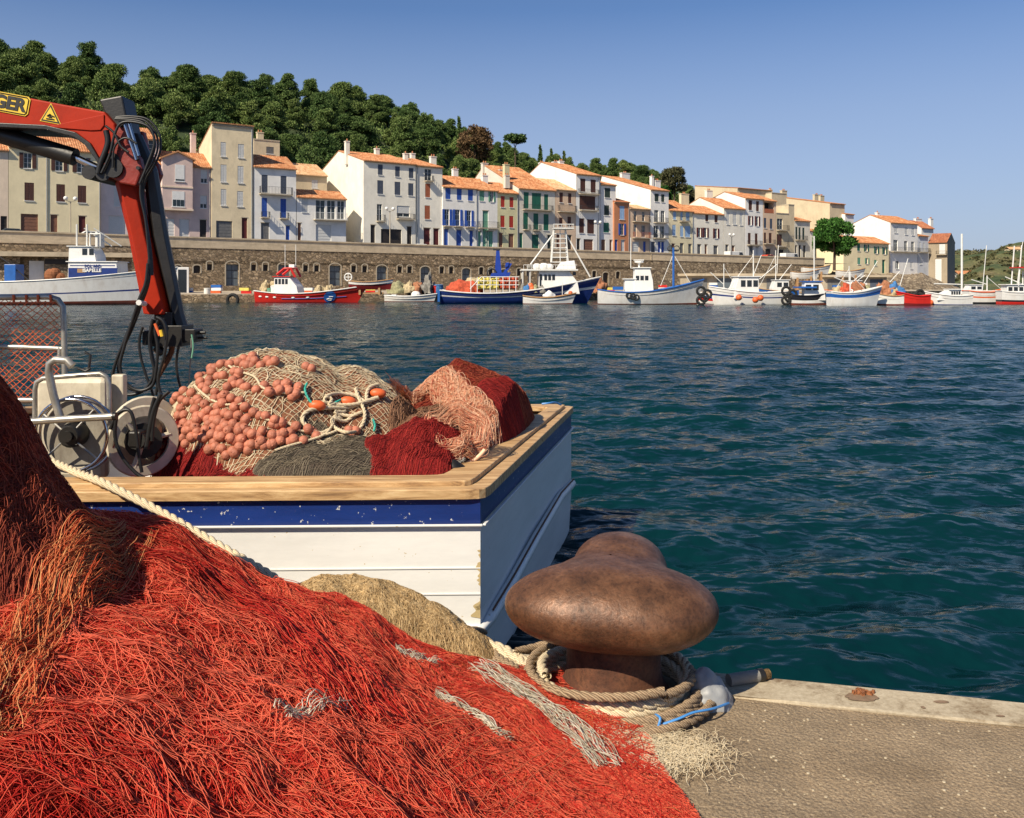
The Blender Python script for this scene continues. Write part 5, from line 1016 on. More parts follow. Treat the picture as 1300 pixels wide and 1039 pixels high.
def car(u, off, m_, label, van=False):
    s, Y = UQ(u, off); r_ = empty('parked_car', W(s, off, zroad(s)), TH, label=label, cat='car' if not van else 'van', group='cars parked behind the quay parapet')
    if van: body = [(-2.3,.35),(2.3,.35),(2.35,1.0),(1.7,1.3),(1.3,1.95),(-2.3,1.95)]; gl_ = [(.4,1.25),(1.55,1.25),(1.25,1.8),(.4,1.8)]
    else: body = [(-2.1,.35),(2.1,.35),(2.15,.8),(1.2,.95),(.6,1.45),(-.9,1.48),(-1.6,1.0),(-2.1,.95)]; gl_ = [(-1.35,1.0),(1.0,.98),(.5,1.38),(-.85,1.40)]
    mb = MB(); mb.prism(body, -.82, .82); mb.build('body', m_, r_, bevel=.08); mb = MB(); mb.prism(gl_, -.84, .84); mb.build('side_window', 'glass_dark', r_)
    for x in (-1.35, 1.35):
        for y in (-.82, .82): mb = MB(); mb.lathe([(.3,-.1),(.32,-.08),(.32,.08),(.3,.1)], (x, y, .32), 14, axis='y'); mb.build('wheel', 'rubber', r_)
mat('paint_dark', (.05,.06,.07), .3, .1, 1); mat('paint_red', (.5,.05,.02), .3, .1, 1)
car(17, -7.0, 'paint_dark', 'dark car parked behind the parapet at the far left'); car(117, -7.0, 'cabin_white', 'white car parked behind the parapet beside the crane arm'); car(535, -3, 'cabin_white', 'white car parked before the rust shuttered house'); car(975, -7, 'paint_red', 'red car parked behind the parapet near the corner house'); car(1003, -7.0, 'cabin_white', 'white van parked right of the red car', True); car(933, -6, 'cabin_white', 'white van parked by the closed white shutters', True)
# ================================================================ foreground
QZ = .5
RNG = np.random.RandomState(5)
_g = {}
def vn(x, y, seed=0):
    """smooth value noise, -1..1"""
    if seed not in _g: _g[seed] = np.random.RandomState(seed+77).uniform(-1, 1, (64, 64))
    G = _g[seed]; x = np.asarray(x, float); y = np.asarray(y, float); xi = np.floor(x).astype(int); yi = np.floor(y).astype(int); fx = x-xi; fy = y-yi
    fx = fx*fx*(3-2*fx); fy = fy*fy*(3-2*fy); g = lambda a, b: G[a % 64, b % 64]
    return (g(xi,yi)*(1-fx)+g(xi+1,yi)*fx)*(1-fy) + (g(xi,yi+1)*(1-fx)+g(xi+1,yi+1)*fx)*fy
def fbm(x, y, seed=0, o=4): return sum(vn(x*2**i, y*2**i, seed+i)*.5**i for i in range(o))
def interp2(x, tab): return np.interp(x, [t[0] for t in tab], [t[1] for t in tab])
def tubes(PL, r, n=3, tint=None):
    """PL (N,K,3) polylines -> verts, quads"""
    Nn, K, _ = PL.shape; T = np.gradient(PL, axis=1); T /= np.linalg.norm(T, axis=2, keepdims=True)+1e-9
    up = np.zeros_like(T); up[..., 2] = 1; A = np.cross(T, up); A /= np.linalg.norm(A, axis=2, keepdims=True)+1e-9; B = np.cross(A, T)
    r = np.broadcast_to(np.asarray(r).reshape(-1, 1, 1), (Nn, 1, 1)); V = []
    for j in range(n): a = 2*math.pi*j/n+.5; V.append(PL + (A*math.cos(a)+B*math.sin(a))*r)
    V = np.stack(V, 2); base = (np.arange(Nn)*K*n)[:, None, None] + (np.arange(K-1)*n)[None, :, None] + np.arange(n)[None, None]
    nx = np.roll(np.arange(n), -1)-np.arange(n); b2 = base + nx[None, None]
    Fq = np.stack([base, b2, b2+n, base+n], -1).reshape(-1, 4)
    t = None if tint is None else np.repeat(tint, K*n)
    return V.reshape(-1, 3), Fq, t
def netmat(name, c1, c2, c3, rough=.75, sheen=0):
    m, nt, b = newmat(name); L = nt.links.new
    a = nt.nodes.new('ShaderNodeAttribute'); a.attribute_name = 'tint'; r = ramp(nt, [(0, c1), (.5, c2), (1, c3)], a.outputs['Fac'])
    L(r.outputs[0], b.inputs['Base Color']); b.inputs['Roughness'].default_value = rough; b.inputs['Specular IOR Level'].default_value = .25
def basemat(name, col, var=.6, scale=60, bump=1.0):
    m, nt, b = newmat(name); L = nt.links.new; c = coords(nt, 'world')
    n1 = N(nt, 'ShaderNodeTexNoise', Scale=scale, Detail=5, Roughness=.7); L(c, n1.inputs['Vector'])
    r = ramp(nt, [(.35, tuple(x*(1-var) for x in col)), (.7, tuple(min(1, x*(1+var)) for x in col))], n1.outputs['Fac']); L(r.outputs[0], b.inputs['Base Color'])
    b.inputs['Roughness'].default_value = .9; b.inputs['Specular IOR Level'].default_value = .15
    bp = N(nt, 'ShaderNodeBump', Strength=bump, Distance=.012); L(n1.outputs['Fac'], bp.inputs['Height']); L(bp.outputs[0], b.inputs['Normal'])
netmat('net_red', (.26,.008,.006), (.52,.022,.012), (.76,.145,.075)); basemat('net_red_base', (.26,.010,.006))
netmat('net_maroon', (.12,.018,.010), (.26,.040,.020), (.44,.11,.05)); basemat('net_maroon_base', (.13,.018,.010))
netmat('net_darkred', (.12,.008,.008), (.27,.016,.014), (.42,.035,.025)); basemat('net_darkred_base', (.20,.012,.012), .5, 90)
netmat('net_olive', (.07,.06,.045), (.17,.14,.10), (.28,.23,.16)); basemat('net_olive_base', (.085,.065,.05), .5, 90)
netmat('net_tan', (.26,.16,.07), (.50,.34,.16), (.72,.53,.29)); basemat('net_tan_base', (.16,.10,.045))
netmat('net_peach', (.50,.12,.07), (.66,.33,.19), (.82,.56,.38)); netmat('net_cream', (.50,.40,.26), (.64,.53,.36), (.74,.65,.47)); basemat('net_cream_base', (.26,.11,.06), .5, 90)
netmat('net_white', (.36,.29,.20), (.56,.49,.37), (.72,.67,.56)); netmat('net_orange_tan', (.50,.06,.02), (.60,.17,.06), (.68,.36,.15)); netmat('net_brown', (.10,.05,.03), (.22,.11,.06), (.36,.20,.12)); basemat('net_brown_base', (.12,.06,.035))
def surf_grid(h, x0, x1, y0, y1, nx, ny, mask=None):
    xs = np.linspace(x0, x1, nx); ys = np.linspace(y0, y1, ny); X, Y = np.meshgrid(xs, ys, indexing='ij'); Z = h(X, Y)
    V = np.stack([X, Y, Z], -1).reshape(-1, 3); idx = np.arange(nx*ny).reshape(nx, ny); Fq = np.stack([idx[:-1,:-1], idx[1:,:-1], idx[1:,1:], idx[:-1,1:]], -1).reshape(-1, 4)
    if mask is not None:
        mk = mask(X, Y).reshape(-1); Fq = Fq[mk[Fq].all(1)]
    return V, Fq
def walk(h, x, y, ang, K, step, curl, seed, lift, wob=.5, angf=None):
    """strands walking over a height field"""
    n = len(x); P_ = np.zeros((n, K, 3)); a = ang.copy(); rs = np.random.RandomState(seed); bend = rs.normal(size=n)*curl
    ph = rs.rand(n)*6.28; fr = rs.uniform(.4, 1.3, n)
    for k in range(K):
        f = 0 if angf is None else angf(x, y); P_[:, k, 0] = x; P_[:, k, 1] = y
        P_[:, k, 2] = h(x, y) + lift*(.25 + .75*np.abs(np.sin(ph+fr*k*.6)))
        aa = a + f + wob*np.sin(ph+fr*k); x = x + np.cos(aa)*step; y = y + np.sin(aa)*step; a = a + bend
    return P_
def diamond(h, cx, cy, rx, ry, cell, ang, seed, lift=.004, warp=.03, K=60, wave=.3):
    """two crossing families of strands: a netting pattern draped over a height field"""
    out = []; rs = np.random.RandomState(seed)
    for sgn in (-1, 1):
        n = int(2*ry/cell); t = np.linspace(-1, 1, K)
        o = (np.arange(n)-n/2)*cell
        for i in range(n):
            zig = cell*.5*wave*np.sign(np.sin(np.arange(K)*math.pi/1.0+.01)) if False else 0
            L_ = t*rx; M_ = o[i] + sgn*L_*.55
            xx = cx + L_*math.cos(ang) - M_*math.sin(ang); yy = cy + L_*math.sin(ang) + M_*math.cos(ang)
            xx = xx + warp*fbm(xx*4+seed, yy*4, seed); yy = yy + warp*fbm(xx*4, yy*4+9, seed+3)
            out.append(np.stack([xx, yy, h(xx, yy)+lift], -1))
    return np.stack(out)
def clip_tubes(V, Fq, T, fn):
    mk = fn(V[:, 0], V[:, 1]); keep = mk[Fq].all(1); return V, Fq[keep], T
def join_net(name, parts, parent=None):
    """parts: list of (V,F,tint,matname)"""
    Vs, Fs, Ts, MI, ms = [], [], [], [], []; off = 0
    for V, Fq, T, m_ in parts:
        if m_ not in ms: ms.append(m_)
        Vs.append(V); Fs.append(Fq+off); Ts.append(T if T is not None else np.full(len(V), .5)); MI.append(np.full(len(Fq), ms.index(m_))); off += len(V)
    return npmesh(name, np.concatenate(Vs), np.concatenate(Fs), ms, parent, True, np.concatenate(MI), np.concatenate(Ts))
def ray(u, v, h, y0=1.2, y1=9, n=1500):
    Y = np.linspace(y0, y1, n); X = (u-650)/F0*Y; Z = CAMZ-(v-H0)/F0*Y; d = Z-h(X, Y); i = np.argmax(d < 0)
    if not (d < 0).any(): i = int(np.argmin(d))
    return Vector((X[i], Y[i], float(h(X[i], Y[i]))))
def bundle(h, path, width, n, m_, r, seed, lift=.01, K=40, y0=1.2, y1=4.3, curl=.012, spread=1.0):
    """many strands following a photographed band across the surface"""
    pts_ = [ray(u, v, h, y0, y1) for u, v in path]; A = np.array([p[:] for p in pts_]); s = np.linspace(0, len(A)-1, K); rs = np.random.RandomState(seed)
    c_ = np.stack([np.interp(s, range(len(A)), A[:, i]) for i in range(3)], 1); T = np.gradient(c_[:, :2], axis=0); T /= np.linalg.norm(T, axis=1)[:, None]+1e-9; Nn = np.stack([-T[:, 1], T[:, 0]], 1)
    P_ = np.zeros((n, K, 3))
    for i in range(n):
        o = rs.uniform(-1, 1)*width/2; ph = rs.rand()*6.28; w_ = o*(1+.3*np.sin(np.linspace(0, 5, K)+ph)) + curl*np.sin(np.linspace(0, rs.uniform(6, 26), K)+ph)
        xy = c_[:, :2] + Nn*w_[:, None]; P_[i, :, :2] = xy; P_[i, :, 2] = h(xy[:, 0], xy[:, 1]) + lift*(.2+rs.rand()+.5*np.sin(np.linspace(0, 12, K)+ph))
        a, b_ = sorted(rs.uniform(0, 1, 2)); 
        if b_-a < .45: a, b_ = (0, 1) if rs.rand() < .5 else (max(0, a-.3), min(1, b_+.3))
        q = np.linspace(a, b_, K)*(K-1); P_[i] = np.stack([np.interp(q, range(K), P_[i, :, j]) for j in range(3)], 1)
    V, Fq, T_ = tubes(P_, r, 3, rs.rand(n)); return V, Fq, T_, m_

# ---------------------------------------------------------------- near quay
def kx(x): return float(np.interp(x, [-14, -1.6, -.9, 1.9, 14], [4.13, 4.13, 4.03, 3.363, .45]))
m, nt, b = newmat('quay_ground'); L = nt.links.new; c = coords(nt, 'world')
n1 = N(nt, 'ShaderNodeTexNoise', Scale=120, Detail=4, Roughness=.8); L(c, n1.inputs['Vector']); n2 = N(nt, 'ShaderNodeTexNoise', Scale=3, Detail=8, Roughness=.7); L(c, n2.inputs['Vector'])
vo = N(nt, 'ShaderNodeTexVoronoi', Scale=70); L(c, vo.inputs['Vector'])
r = ramp(nt, [(.30, (.13,.09,.055)), (.5, (.29,.215,.135)), (.68, (.50,.40,.27))], n1.outputs['Fac']); r2 = ramp(nt, [(.3, (.6,.58,.55)), (.7, (1.1,1.1,1.1))], n2.outputs['Fac'])
mx = nt.nodes.new('ShaderNodeMixRGB'); mx.blend_type = 'MULTIPLY'; mx.inputs[0].default_value = 1; L(r.outputs[0], mx.inputs[1]); L(r2.outputs[0], mx.inputs[2]); n5 = N(nt, 'ShaderNodeTexNoise', Scale=1.1, Detail=9, Roughness=.8); L(c, n5.inputs['Vector']); r5 = ramp(nt, [(.40, (.55,.52,.50)), (.47, (.95,.95,.95)), (.62, (1.15,1.12,1.08))], n5.outputs['Fac'])
m5 = nt.nodes.new('ShaderNodeMixRGB'); m5.blend_type = 'MULTIPLY'; m5.inputs[0].default_value = .8; L(mx.outputs[0], m5.inputs[1]); L(r5.outputs[0], m5.inputs[2])
L(m5.outputs[0], b.inputs['Base Color']); b.inputs['Roughness'].default_value = .95
ad = N(nt, 'ShaderNodeMath', operation='ADD'); L(n1.outputs['Fac'], ad.inputs[0]); L(vo.outputs['Distance'], ad.inputs[1]); bp = N(nt, 'ShaderNodeBump', Strength=.9, Distance=.006); L(ad.outputs[0], bp.inputs['Height']); L(bp.outputs[0], b.inputs['Normal'])
m, nt, b = newmat('coping'); L = nt.links.new; c = coords(nt, 'world')
n1 = N(nt, 'ShaderNodeTexNoise', Scale=45, Detail=6, Roughness=.75); L(c, n1.inputs['Vector']); n2 = N(nt, 'ShaderNodeTexNoise', Scale=3.2, Detail=8, Roughness=.75); L(c, n2.inputs['Vector'])
r = ramp(nt, [(.3, (.34,.28,.19)), (.65, (.52,.45,.33))], n1.outputs['Fac']); r2 = ramp(nt, [(.34, (.40,.32,.24)), (.46, (.9,.88,.85)), (.7, (1.05,1.05,1.05))], n2.outputs['Fac'])
mx = nt.nodes.new('ShaderNodeMixRGB'); mx.blend_type = 'MULTIPLY'; mx.inputs[0].default_value = 1; L(r.outputs[0], mx.inputs[1]); L(r2.outputs[0], mx.inputs[2]); L(mx.outputs[0], b.inputs['Base Color']); b.inputs['Roughness'].default_value = .85
bp = N(nt, 'ShaderNodeBump', Strength=.5, Distance=.004); L(n1.outputs['Fac'], bp.inputs['Height']); L(bp.outputs[0], b.inputs['Normal'])
xs = [-14, -6, -3, -1.6, -.9, 0, .6, 1.2, 1.9, 2.6, 4, 7, 14]
mb = MB(); cp = MB()
for a, b_ in zip(xs, xs[1:]):
    ya, yb = kx(a), kx(b_); mb.face([(a,-6,QZ),(b_,-6,QZ),(b_,yb-.03,QZ),(a,ya-.03,QZ)]); mb.face([(a,ya-.03,QZ),(b_,yb-.03,QZ),(b_,yb-.03,-2),(a,ya-.03,-2)])
tag(mb.build('quay', 'quay_ground'), kind='structure')
rr_ = random.Random(3); W_ = .215
A_ = [-14+.12*i for i in range(234)]
prof = [(-W_, QZ-.02), (-W_, QZ+.006), (-W_+.006, QZ+.010), (-.02, QZ+.010), (-.004, QZ+.004), (0, QZ-.015), (0, -1.5)]
for x in A_:
    for j, (dy, z) in enumerate(prof):
        n_ = .006*noise.noise(Vector((x*5, j*3., 0)))+.012*noise.noise(Vector((x*.9, j, 4)))*(j < 3); cp.v.append((x, kx(x)+dy+n_, z+(.0025*noise.noise(Vector((x*4, j*2., 7))) if 0 < j < 6 else 0)))
k_ = len(prof)
for i in range(len(A_)-1):
    for j in range(k_-1): cp.f.append((i*k_+j, (i+1)*k_+j, (i+1)*k_+j+1, i*k_+j+1)); cp.m.append(0)
tag(cp.build('quay_kerb', 'coping'), kind='structure')

# ---------------------------------------------------------------- near fishing boat
def planks(name, col, dark, chips, chipcol, rough=.5):
    m, nt, b = newmat(name); L = nt.links.new; c = coords(nt, 'world')
    n1 = N(nt, 'ShaderNodeTexNoise', Scale=2.5, Detail=7, Roughness=.7); L(coords(nt, 'world', (.5,.5,3)), n1.inputs['Vector']); r = ramp(nt, [(.3, tuple(x*dark for x in col)), (.65, col)], n1.outputs['Fac'])
    n2 = N(nt, 'ShaderNodeTexNoise', Scale=38, Detail=3, Roughness=.6); L(c, n2.inputs['Vector']); r2 = ramp(nt, [(chips, (0,0,0)), (chips+.015, (1,1,1))], n2.outputs['Fac'])
    mx = nt.nodes.new('ShaderNodeMixRGB'); L(r2.outputs[0], mx.inputs[0]); L(r.outputs[0], mx.inputs[1]); mx.inputs[2].default_value = (*chipcol, 1)
    L(mx.outputs[0], b.inputs['Base Color']); b.inputs['Roughness'].default_value = rough
    n3 = N(nt, 'ShaderNodeTexNoise', Scale=8, Detail=6); L(c, n3.inputs['Vector']); bp = N(nt, 'ShaderNodeBump', Strength=.25, Distance=.01); L(n3.outputs['Fac'], bp.inputs['Height']); L(bp.outputs[0], b.inputs['Normal'])
planks('paint_white', (.78,.77,.74), .86, .70, (.52,.42,.26), .4); planks('paint_blue', (.010,.035,.19), .6, .665, (.5,.5,.5), .35); planks('bare_primer', (.52,.40,.20), .8, .9, (.3,.2,.1), .8)
m, nt, b = newmat('varnished_wood'); L = nt.links.new
wv = N(nt, 'ShaderNodeTexNoise', Scale=3, Detail=9, Roughness=.7, Distortion=.5); L(coords(nt, 'world', (1, 14, 8)), wv.inputs['Vector']); r = ramp(nt, [(.32, (.16,.085,.04)), (.46, (.42,.25,.11)), (.6, (.62,.42,.21)), (.75, (.74,.57,.34))], wv.outputs['Fac'])
L(r.outputs[0], b.inputs['Base Color']); b.inputs['Roughness'].default_value = .55
mat('wood_orange', (.45,.19,.06), .6, .25, 6, stretch=(1,1,6)); mat('steel_tube', (.42,.40,.35), .35, .25, 12, metal=.6, dirt=.4, dirtcol=(.15,.10,.06), dscale=9); mat('machine_white', (.56,.50,.38), .55, .2, 8, dirt=.9, dirtcol=(.24,.16,.09), dscale=5)
mat('drum_grey', (.26,.235,.19), .5, .3, 6, dirt=.8, dirtcol=(.08,.05,.03), dscale=6); mat('black_paint', (.012,.011,.010), .45, .4, 8, .06, 60); mat('hose_black', (.010,.010,.010), .45, .3, 20); mat('crane_red', (.36,.020,.003), .6, .12, 5, .06, 25, spec=.2, dirt=.35, dirtcol=(.07,.012,.008), dscale=4); mat('crane_red_dark', (.20,.016,.008), .5, .3, 6, .2, 25)
mat('chrome', (.55,.55,.56), .15, .1, 3, metal=1); mat('sign_yellow', (.72,.48,.03), .5, .06, 6); mat('sign_black', (.01,.01,.01), .5, .1, 6); mat('rust_dark', (.12,.045,.02), .8, .5, 25, .5, 60)
BC, BT, BS = Vector((-.157, 4.5, 0)), Vector((.208, .978, 0)), Vector((-1, -.028, 0))
FC = BC + BT*3.13; FS = Vector((-1, -.03, 0)); ROOT = empty('fishing_boat', (-2, 5.8, 0), 0, label='near white fishing boat with a blue band and varnished rail, nets piled on its stern', cat='fishing boat')
ROFF = Vector((-2, 5.8, 0))
def plan(off=0.0, nose=True):
    """hull outline in plan, inset by off; from near corner along the side to the bow, back along the far side, round the stern"""
    a = BC + BS*.03 ; pts_ = []
    near = [BC + BS*(off*1.0 + t) + Vector((0, off, 0)) for t in (.0, 1.0, 2.0, 3.5, 5.5, 8.0)]
    bow = [Vector((-10.2, 4.75+off, 0)), Vector((-11.6+off, 5.6, 0)), Vector((-10.2, 6.6-off, 0))]
    far = [FC + FS*(off + t) - Vector((0, off, 0)) for t in (8.0, 5.5, 3.5, 2.0, 1.0, 0.0)]
    return near + bow + far
def ringz(off, z): return [Vector((p.x, p.y, z))-ROFF for p in plan(off)]
levels = [(.18,-.5),(.02,.0),(.0,.321),(.0,.391),(.0,.52),(.0,.649),(.0,.865),(.0,.994)]
mb = MB(); n_ = len(plan())
for (o0, z0), (o1, z1), mt_ in zip(levels, levels[1:], (0,0,0,0,0,0,1)): mb.rings([ringz(o0, z0), ringz(o1, z1)], mt_)
mb.rings([ringz(.08, .994), ringz(.08, .42)], 0); mb.build('hull', ['paint_white', 'paint_blue'], ROOT)
mb = MB(); r0 = ringz(.07, .42); mb.face(r0); mb.build('deck', 'deck_grey', ROOT)
mb = MB()   # plank seams as thin raised laps
for z in (.649, .520):
    for a, b_ in ((BC+BS*7.9, BC),): mb.obox((a+b_)/2 - Vector((0,.002,0)) + Vector((0,0,z)) - ROFF, (b_-a), (0,.006,0), (0,0,.006))
mb.build('plank_lap', 'paint_white', ROOT)
mb = MB(); q_ = [BC+BS*8, BC+Vector((.012,-.012,0)), FC+Vector((.012,.012,0)), FC+FS*8]
for a, b_ in zip(q_, q_[1:]): d_ = (b_-a); nn_ = Vector((d_.y, -d_.x, 0)).normalized(); mb.obox((a+b_)/2 + nn_*.008 + Vector((0,0,.866)) - ROFF, d_, nn_*.016, (0,0,.010))
mb.build('moulding', 'paint_white', ROOT, bevel=.003)
# thick rub rail, a little bowed on the transom
mb = MB(); path = [BC+BS*8+Vector((0,-.01,.36)), BC+BS*.5+Vector((0,-.01,.35)), BC+Vector((.0,-.012,.335)), BC+BT*.14+Vector((.02,0,.355)), BC+BT*.63+Vector((.03,0,.385)), BC+BT*1.28+Vector((.04,0,.44)), BC+BT*2.34+Vector((.03,0,.465)), BC+BT*3.13+Vector((.01,0,.40))]
mb.tube([p-ROFF for p in path], .032, 8); mb.build('rub_rail', 'paint_white', ROOT, smooth=True)
mb = MB(); mb.tube([p-ROFF+Vector((.012,0,.036)) for p in path[3:]], .006, 5); mb.build('rub_rail_seam', 'rust_dark', ROOT)
# cap rail: two boards along the side, one wide board on the stern, mitred and rounded at the corner
def caprail(o_in, o_out, z0, z1, m_, name):
    mb = MB(); a, b_ = plan(-o_out), plan(o_in); rnd = lambda L_: L_
    for lst in (a, b_):
        c_ = lst[0]; lst[0:1] = [c_+BS*.10, c_+BS*.035+BT*.01, c_+BT*.035+BS*.01, c_+BT*.10][:4]
        lst[0:4] = [lst[3], lst[2], lst[1], lst[0]]
        f_ = lst[-1]; lst[-1:] = [f_+FS*.12, f_+FS*.04-BT*.01, f_-BT*.05, f_-BT*.14]
    rs = [[Vector((p.x, p.y, z0))-ROFF for p in a], [Vector((p.x, p.y, z1))-ROFF for p in a], [Vector((p.x, p.y, z1))-ROFF for p in b_], [Vector((p.x, p.y, z0))-ROFF for p in b_]]
    mb.rings(rs + [rs[0]], 0); return mb.build(name, m_, ROOT, bevel=.006)
caprail(.045, .028, .996, 1.045, 'varnished_wood', 'rail_fender_board'); caprail(.20, -.048, 1.030, 1.070, 'varnished_wood', 'cap_rail')
# stern blue fascia under the cap, worn primer chips on the corner
mb = MB(); rc = random.Random(2)
for z0, z1, w_ in ((.70,.74,.02),(.60,.68,.028),(.56,.60,.018),(.40,.50,.05),(.44,.47,.03)):
    n = 14; pts_ = [BC+BS*(w_*(.5+.5*math.sin(i*.63+z0*9)*math.cos(i*.31+z0*23)) if 0 < i < n-1 else .003)+Vector((0,-.0035,z0+(z1-z0)*i/(n-1))) for i in range(n)] + [BC+Vector((0,-.0035,z1)), BC+Vector((0,-.0035,z0))]; mb.face([p-ROFF for p in pts_])
mb.build('bare_patch', 'bare_primer', ROOT)
# ---------------------------------------------------------------- hydraulic crane on the boat
CY = 6.0
def PP(u, v, Y=5.86):
    p = P(u, v, Y); p.y = CY; return p
def rootrel(p): return p
CR = empty('deck_crane', (-5.4, CY, .42), 0, label='orange red hydraulic deck crane with black hoses on the near fishing boat', cat='crane'); CO = Vector((-5.4, CY, .42))
def plate(poly, y0, y1, name, m_, parent=CR, bevel=.01, off=CO):
    pts_ = [PP(u, v) - off for u, v in poly]; mb = MB(); mb.prism([(p.x, p.z) for p in pts_], y0, y1); return mb.build(name, m_, parent, bevel=bevel)
boom = plate([(-420,38),(0,117.5),(80,133),(133,142.5),(146,158),(152,196),(143,226),(130,208),(116,184),(98,170),(60,161),(0,158),(-420,120)], -.15, .15, 'main_boom', 'crane_red')
plate([(-420,119),(0,157),(60,160),(98,169),(117,183),(131,207),(143,227),(133,222),(124,204),(110,185),(96,175),(60,165.5),(0,162.5),(-420,125)], -.17, .17, 'boom_underside_shade', 'black_paint', boom, .004)  # black strip painting in the shade along the boom underside
plate([(60,162),(116.5,166.5),(129,166),(133.5,160),(133.5,146)], -.158, -.150, 'stiffener_plate', 'crane_red', boom, .003)
def cyl(a, b_, r_, name, m_, y=0, parent=CR, n=20):
    mb = MB(); mb.tube([PP(*a)-CO+Vector((0,y,0)), PP(*b_)-CO+Vector((0,y,0))], r_, n); return mb.build(name, m_, parent, smooth=True)
cyl((-300,80), (84,196.5), .058, 'lift_cylinder', 'black_paint', -.02); cyl((80,195), (126,216), .024, 'piston_rod', 'chrome', -.02)
mb = MB()
for u, v, r_ in ((117,220,.046),(135,221,.050),(146,205,.05)): mb.tube([PP(u, v)-CO+Vector((0,-.19,0)), PP(u, v)-CO+Vector((0,.19,0))], r_, 18)
mb.build('pivot_pin', 'black_paint', CR, smooth=True)
plate([(122,125),(151.5,119.5),(157,147),(162,172),(150,172),(131,146)], -.10, .10, 'arm_top_box', 'black_paint')
plate([(143,226),(157,234),(176,237.5),(184,215.5),(180.5,202),(166,184),(163,160),(158,156),(152,160),(146,172),(146,200)], -.185, -.12, 'elbow_plate', 'crane_red_dark'); plate([(143,226),(157,234),(176,237.5),(184,215.5),(180.5,202),(166,184),(161,158),(155,158),(146,172),(146,200)], .12, .18, 'elbow_plate', 'crane_red_dark')
for u, v, r_ in ((149,215,.062),(178,203,.012),(180,215,.012),(158,160,.02)): mb = MB(); mb.tube([PP(u, v)-CO+Vector((0,-.205,0)), PP(u, v)-CO+Vector((0,-.12,0))], r_, 16); mb.build('pivot_boss', 'black_paint', CR, smooth=True)
for (a, b_) in (((163,160),(178,205)), ((168.5,158),(181,200))): cyl(a, b_, .010, 'knuckle_rod', 'chrome', -.2)
# lower arm: six sided box with its left facet to the sun
def armring(u0, u1, v, d=.11):
    a, b_ = P(u0, v, CY)-CO, P(u1, v, CY)-CO; w_ = b_.x-a.x
    return [Vector((a.x, .0, a.z)), Vector((a.x+w_*.42, -d, a.z)), Vector((b_.x-.01, -d*.8, a.z)), Vector((b_.x, 0, a.z)), Vector((b_.x-.01, d*.8, a.z)), Vector((a.x+w_*.4, d, a.z))]
mb = MB(); mb.rings([armring(143,176,222), armring(163,192,300), armring(182,217,399)], 0, True, True, True); mb.build('outer_arm', 'crane_red', CR, bevel=.008)
mb = MB(); mb.rings([[Vector((q.x, q.y*.8+.02, q.z)) for q in armring(a, b_, v, .07)] for a, b_, v in ((160,178,170),(180,198,216),(189,212,300),(214,232,399),(222,239,422))], 0, True, True, True); mb.build('extension_beam', 'black_paint', CR, bevel=.004)
mb = MB(); mb.box(*(PP(186,441)-CO+Vector((0,-.1,0))), *(PP(228,414)-CO+Vector((0,.12,0)))); mb.box(*(PP(215,436)-CO+Vector((0,-.08,0))), *(PP(243,419)-CO+Vector((0,.08,0)))); mb.box(*(PP(182,438)-CO+Vector((0,-.16,0))), *(PP(190,420)-CO+Vector((0,.1,0))))
mb.tube([PP(236,424)-CO, PP(252,424)-CO], .012, 8); mb.tube([PP(236,431)-CO, PP(254,430.5)-CO], .010, 8); mb.tube([PP(191,442)-CO+Vector((0,-.05,0)), PP(200,450)-CO+Vector((0,-.05,0))], .03, 10)
mb.box(*(PP(190,416)-CO+Vector((0,-.07,0))), *(PP(213,397)-CO+Vector((0,.09,0)))); mb.build('arm_head', 'black_paint', CR, bevel=.006)
mb = MB(); mb.tube([PP(203,455)-CO, PP(196,470)-CO, PP(190,483)-CO], [.028,.02,.012], 8); mb.tube([PP(210,430)-CO, PP(207,450)-CO, PP(200,462)-CO], .02, 8); mb.build('hook_block', 'rust_dark', CR, smooth=True)
mb = MB(); mb.box(-.22,-.22,0,.22,.22,PP(0,60).z-.42+.2); mb.box(-.4,-.35,-.01,.4,.35,.18); mb.box(-.3,-.26,2.6,.35,.26,3.3); mb.build('crane_column', 'crane_red', CR, bevel=.02)
def smooth_path(pts_, k=8):
    out = []; n = len(pts_)
    for i in range(n-1):
        p0, p1, p2, p3 = pts_[max(0,i-1)], pts_[i], pts_[i+1], pts_[min(n-1,i+2)]
        for j in range(k):
            t = j/k; out.append(.5*((2*p1)+(p2-p0)*t+(2*p0-5*p1+4*p2-p3)*t*t+(3*p1-p0-3*p2+p3)*t**3))
    return out+[pts_[-1]]
def hose(path, r_=.011, y=-.2, name='hose', m_='hose_black', parent=CR):
    pts_ = [PP(p[0], p[1])-CO+Vector((0, y if len(p) < 3 else p[2], 0)) for p in path]; mb = MB(); mb.tube(smooth_path(pts_), r_, 8); mb.build(name, m_, parent, smooth=True)
for o in (0, 1, 2):
    hose([(150+o,150+o*2),(168+2*o,149+3*o),(190-o,153+3*o),(204-2*o,170+2*o),(206-2*o,190),(200-2*o,208),(188-o,228),(184,250),(188+o,280),(194,320),(196,350)], .0075, -.17-.02*o)
hose([(136,222),(146,200),(152,175),(160,160),(176,158),(196,165),(202,185),(192,215),(184,235)], .009, -.22)
hose([(140,168),(142,185),(133,210),(130,222)], .020, -.2); hose([(141,163),(152,172),(160,188),(170,196)], .008, -.22); hose([(150,215),(152,190),(165,178),(180,185)], .007, -.22)
hose([(194,330),(193,355),(187,375),(176,400),(163,432),(152,460),(148,480),(155,496),(170,500),(186,495),(198,480),(200,462),(196,440),(197,420),(203,405)], .011, -.2)
hose([(195,335),(192,360),(184,380),(176,405),(165,440),(160,465),(168,485),(184,494),(200,488),(205,470),(207,440),(204,418),(210,402)], .011, -.23)
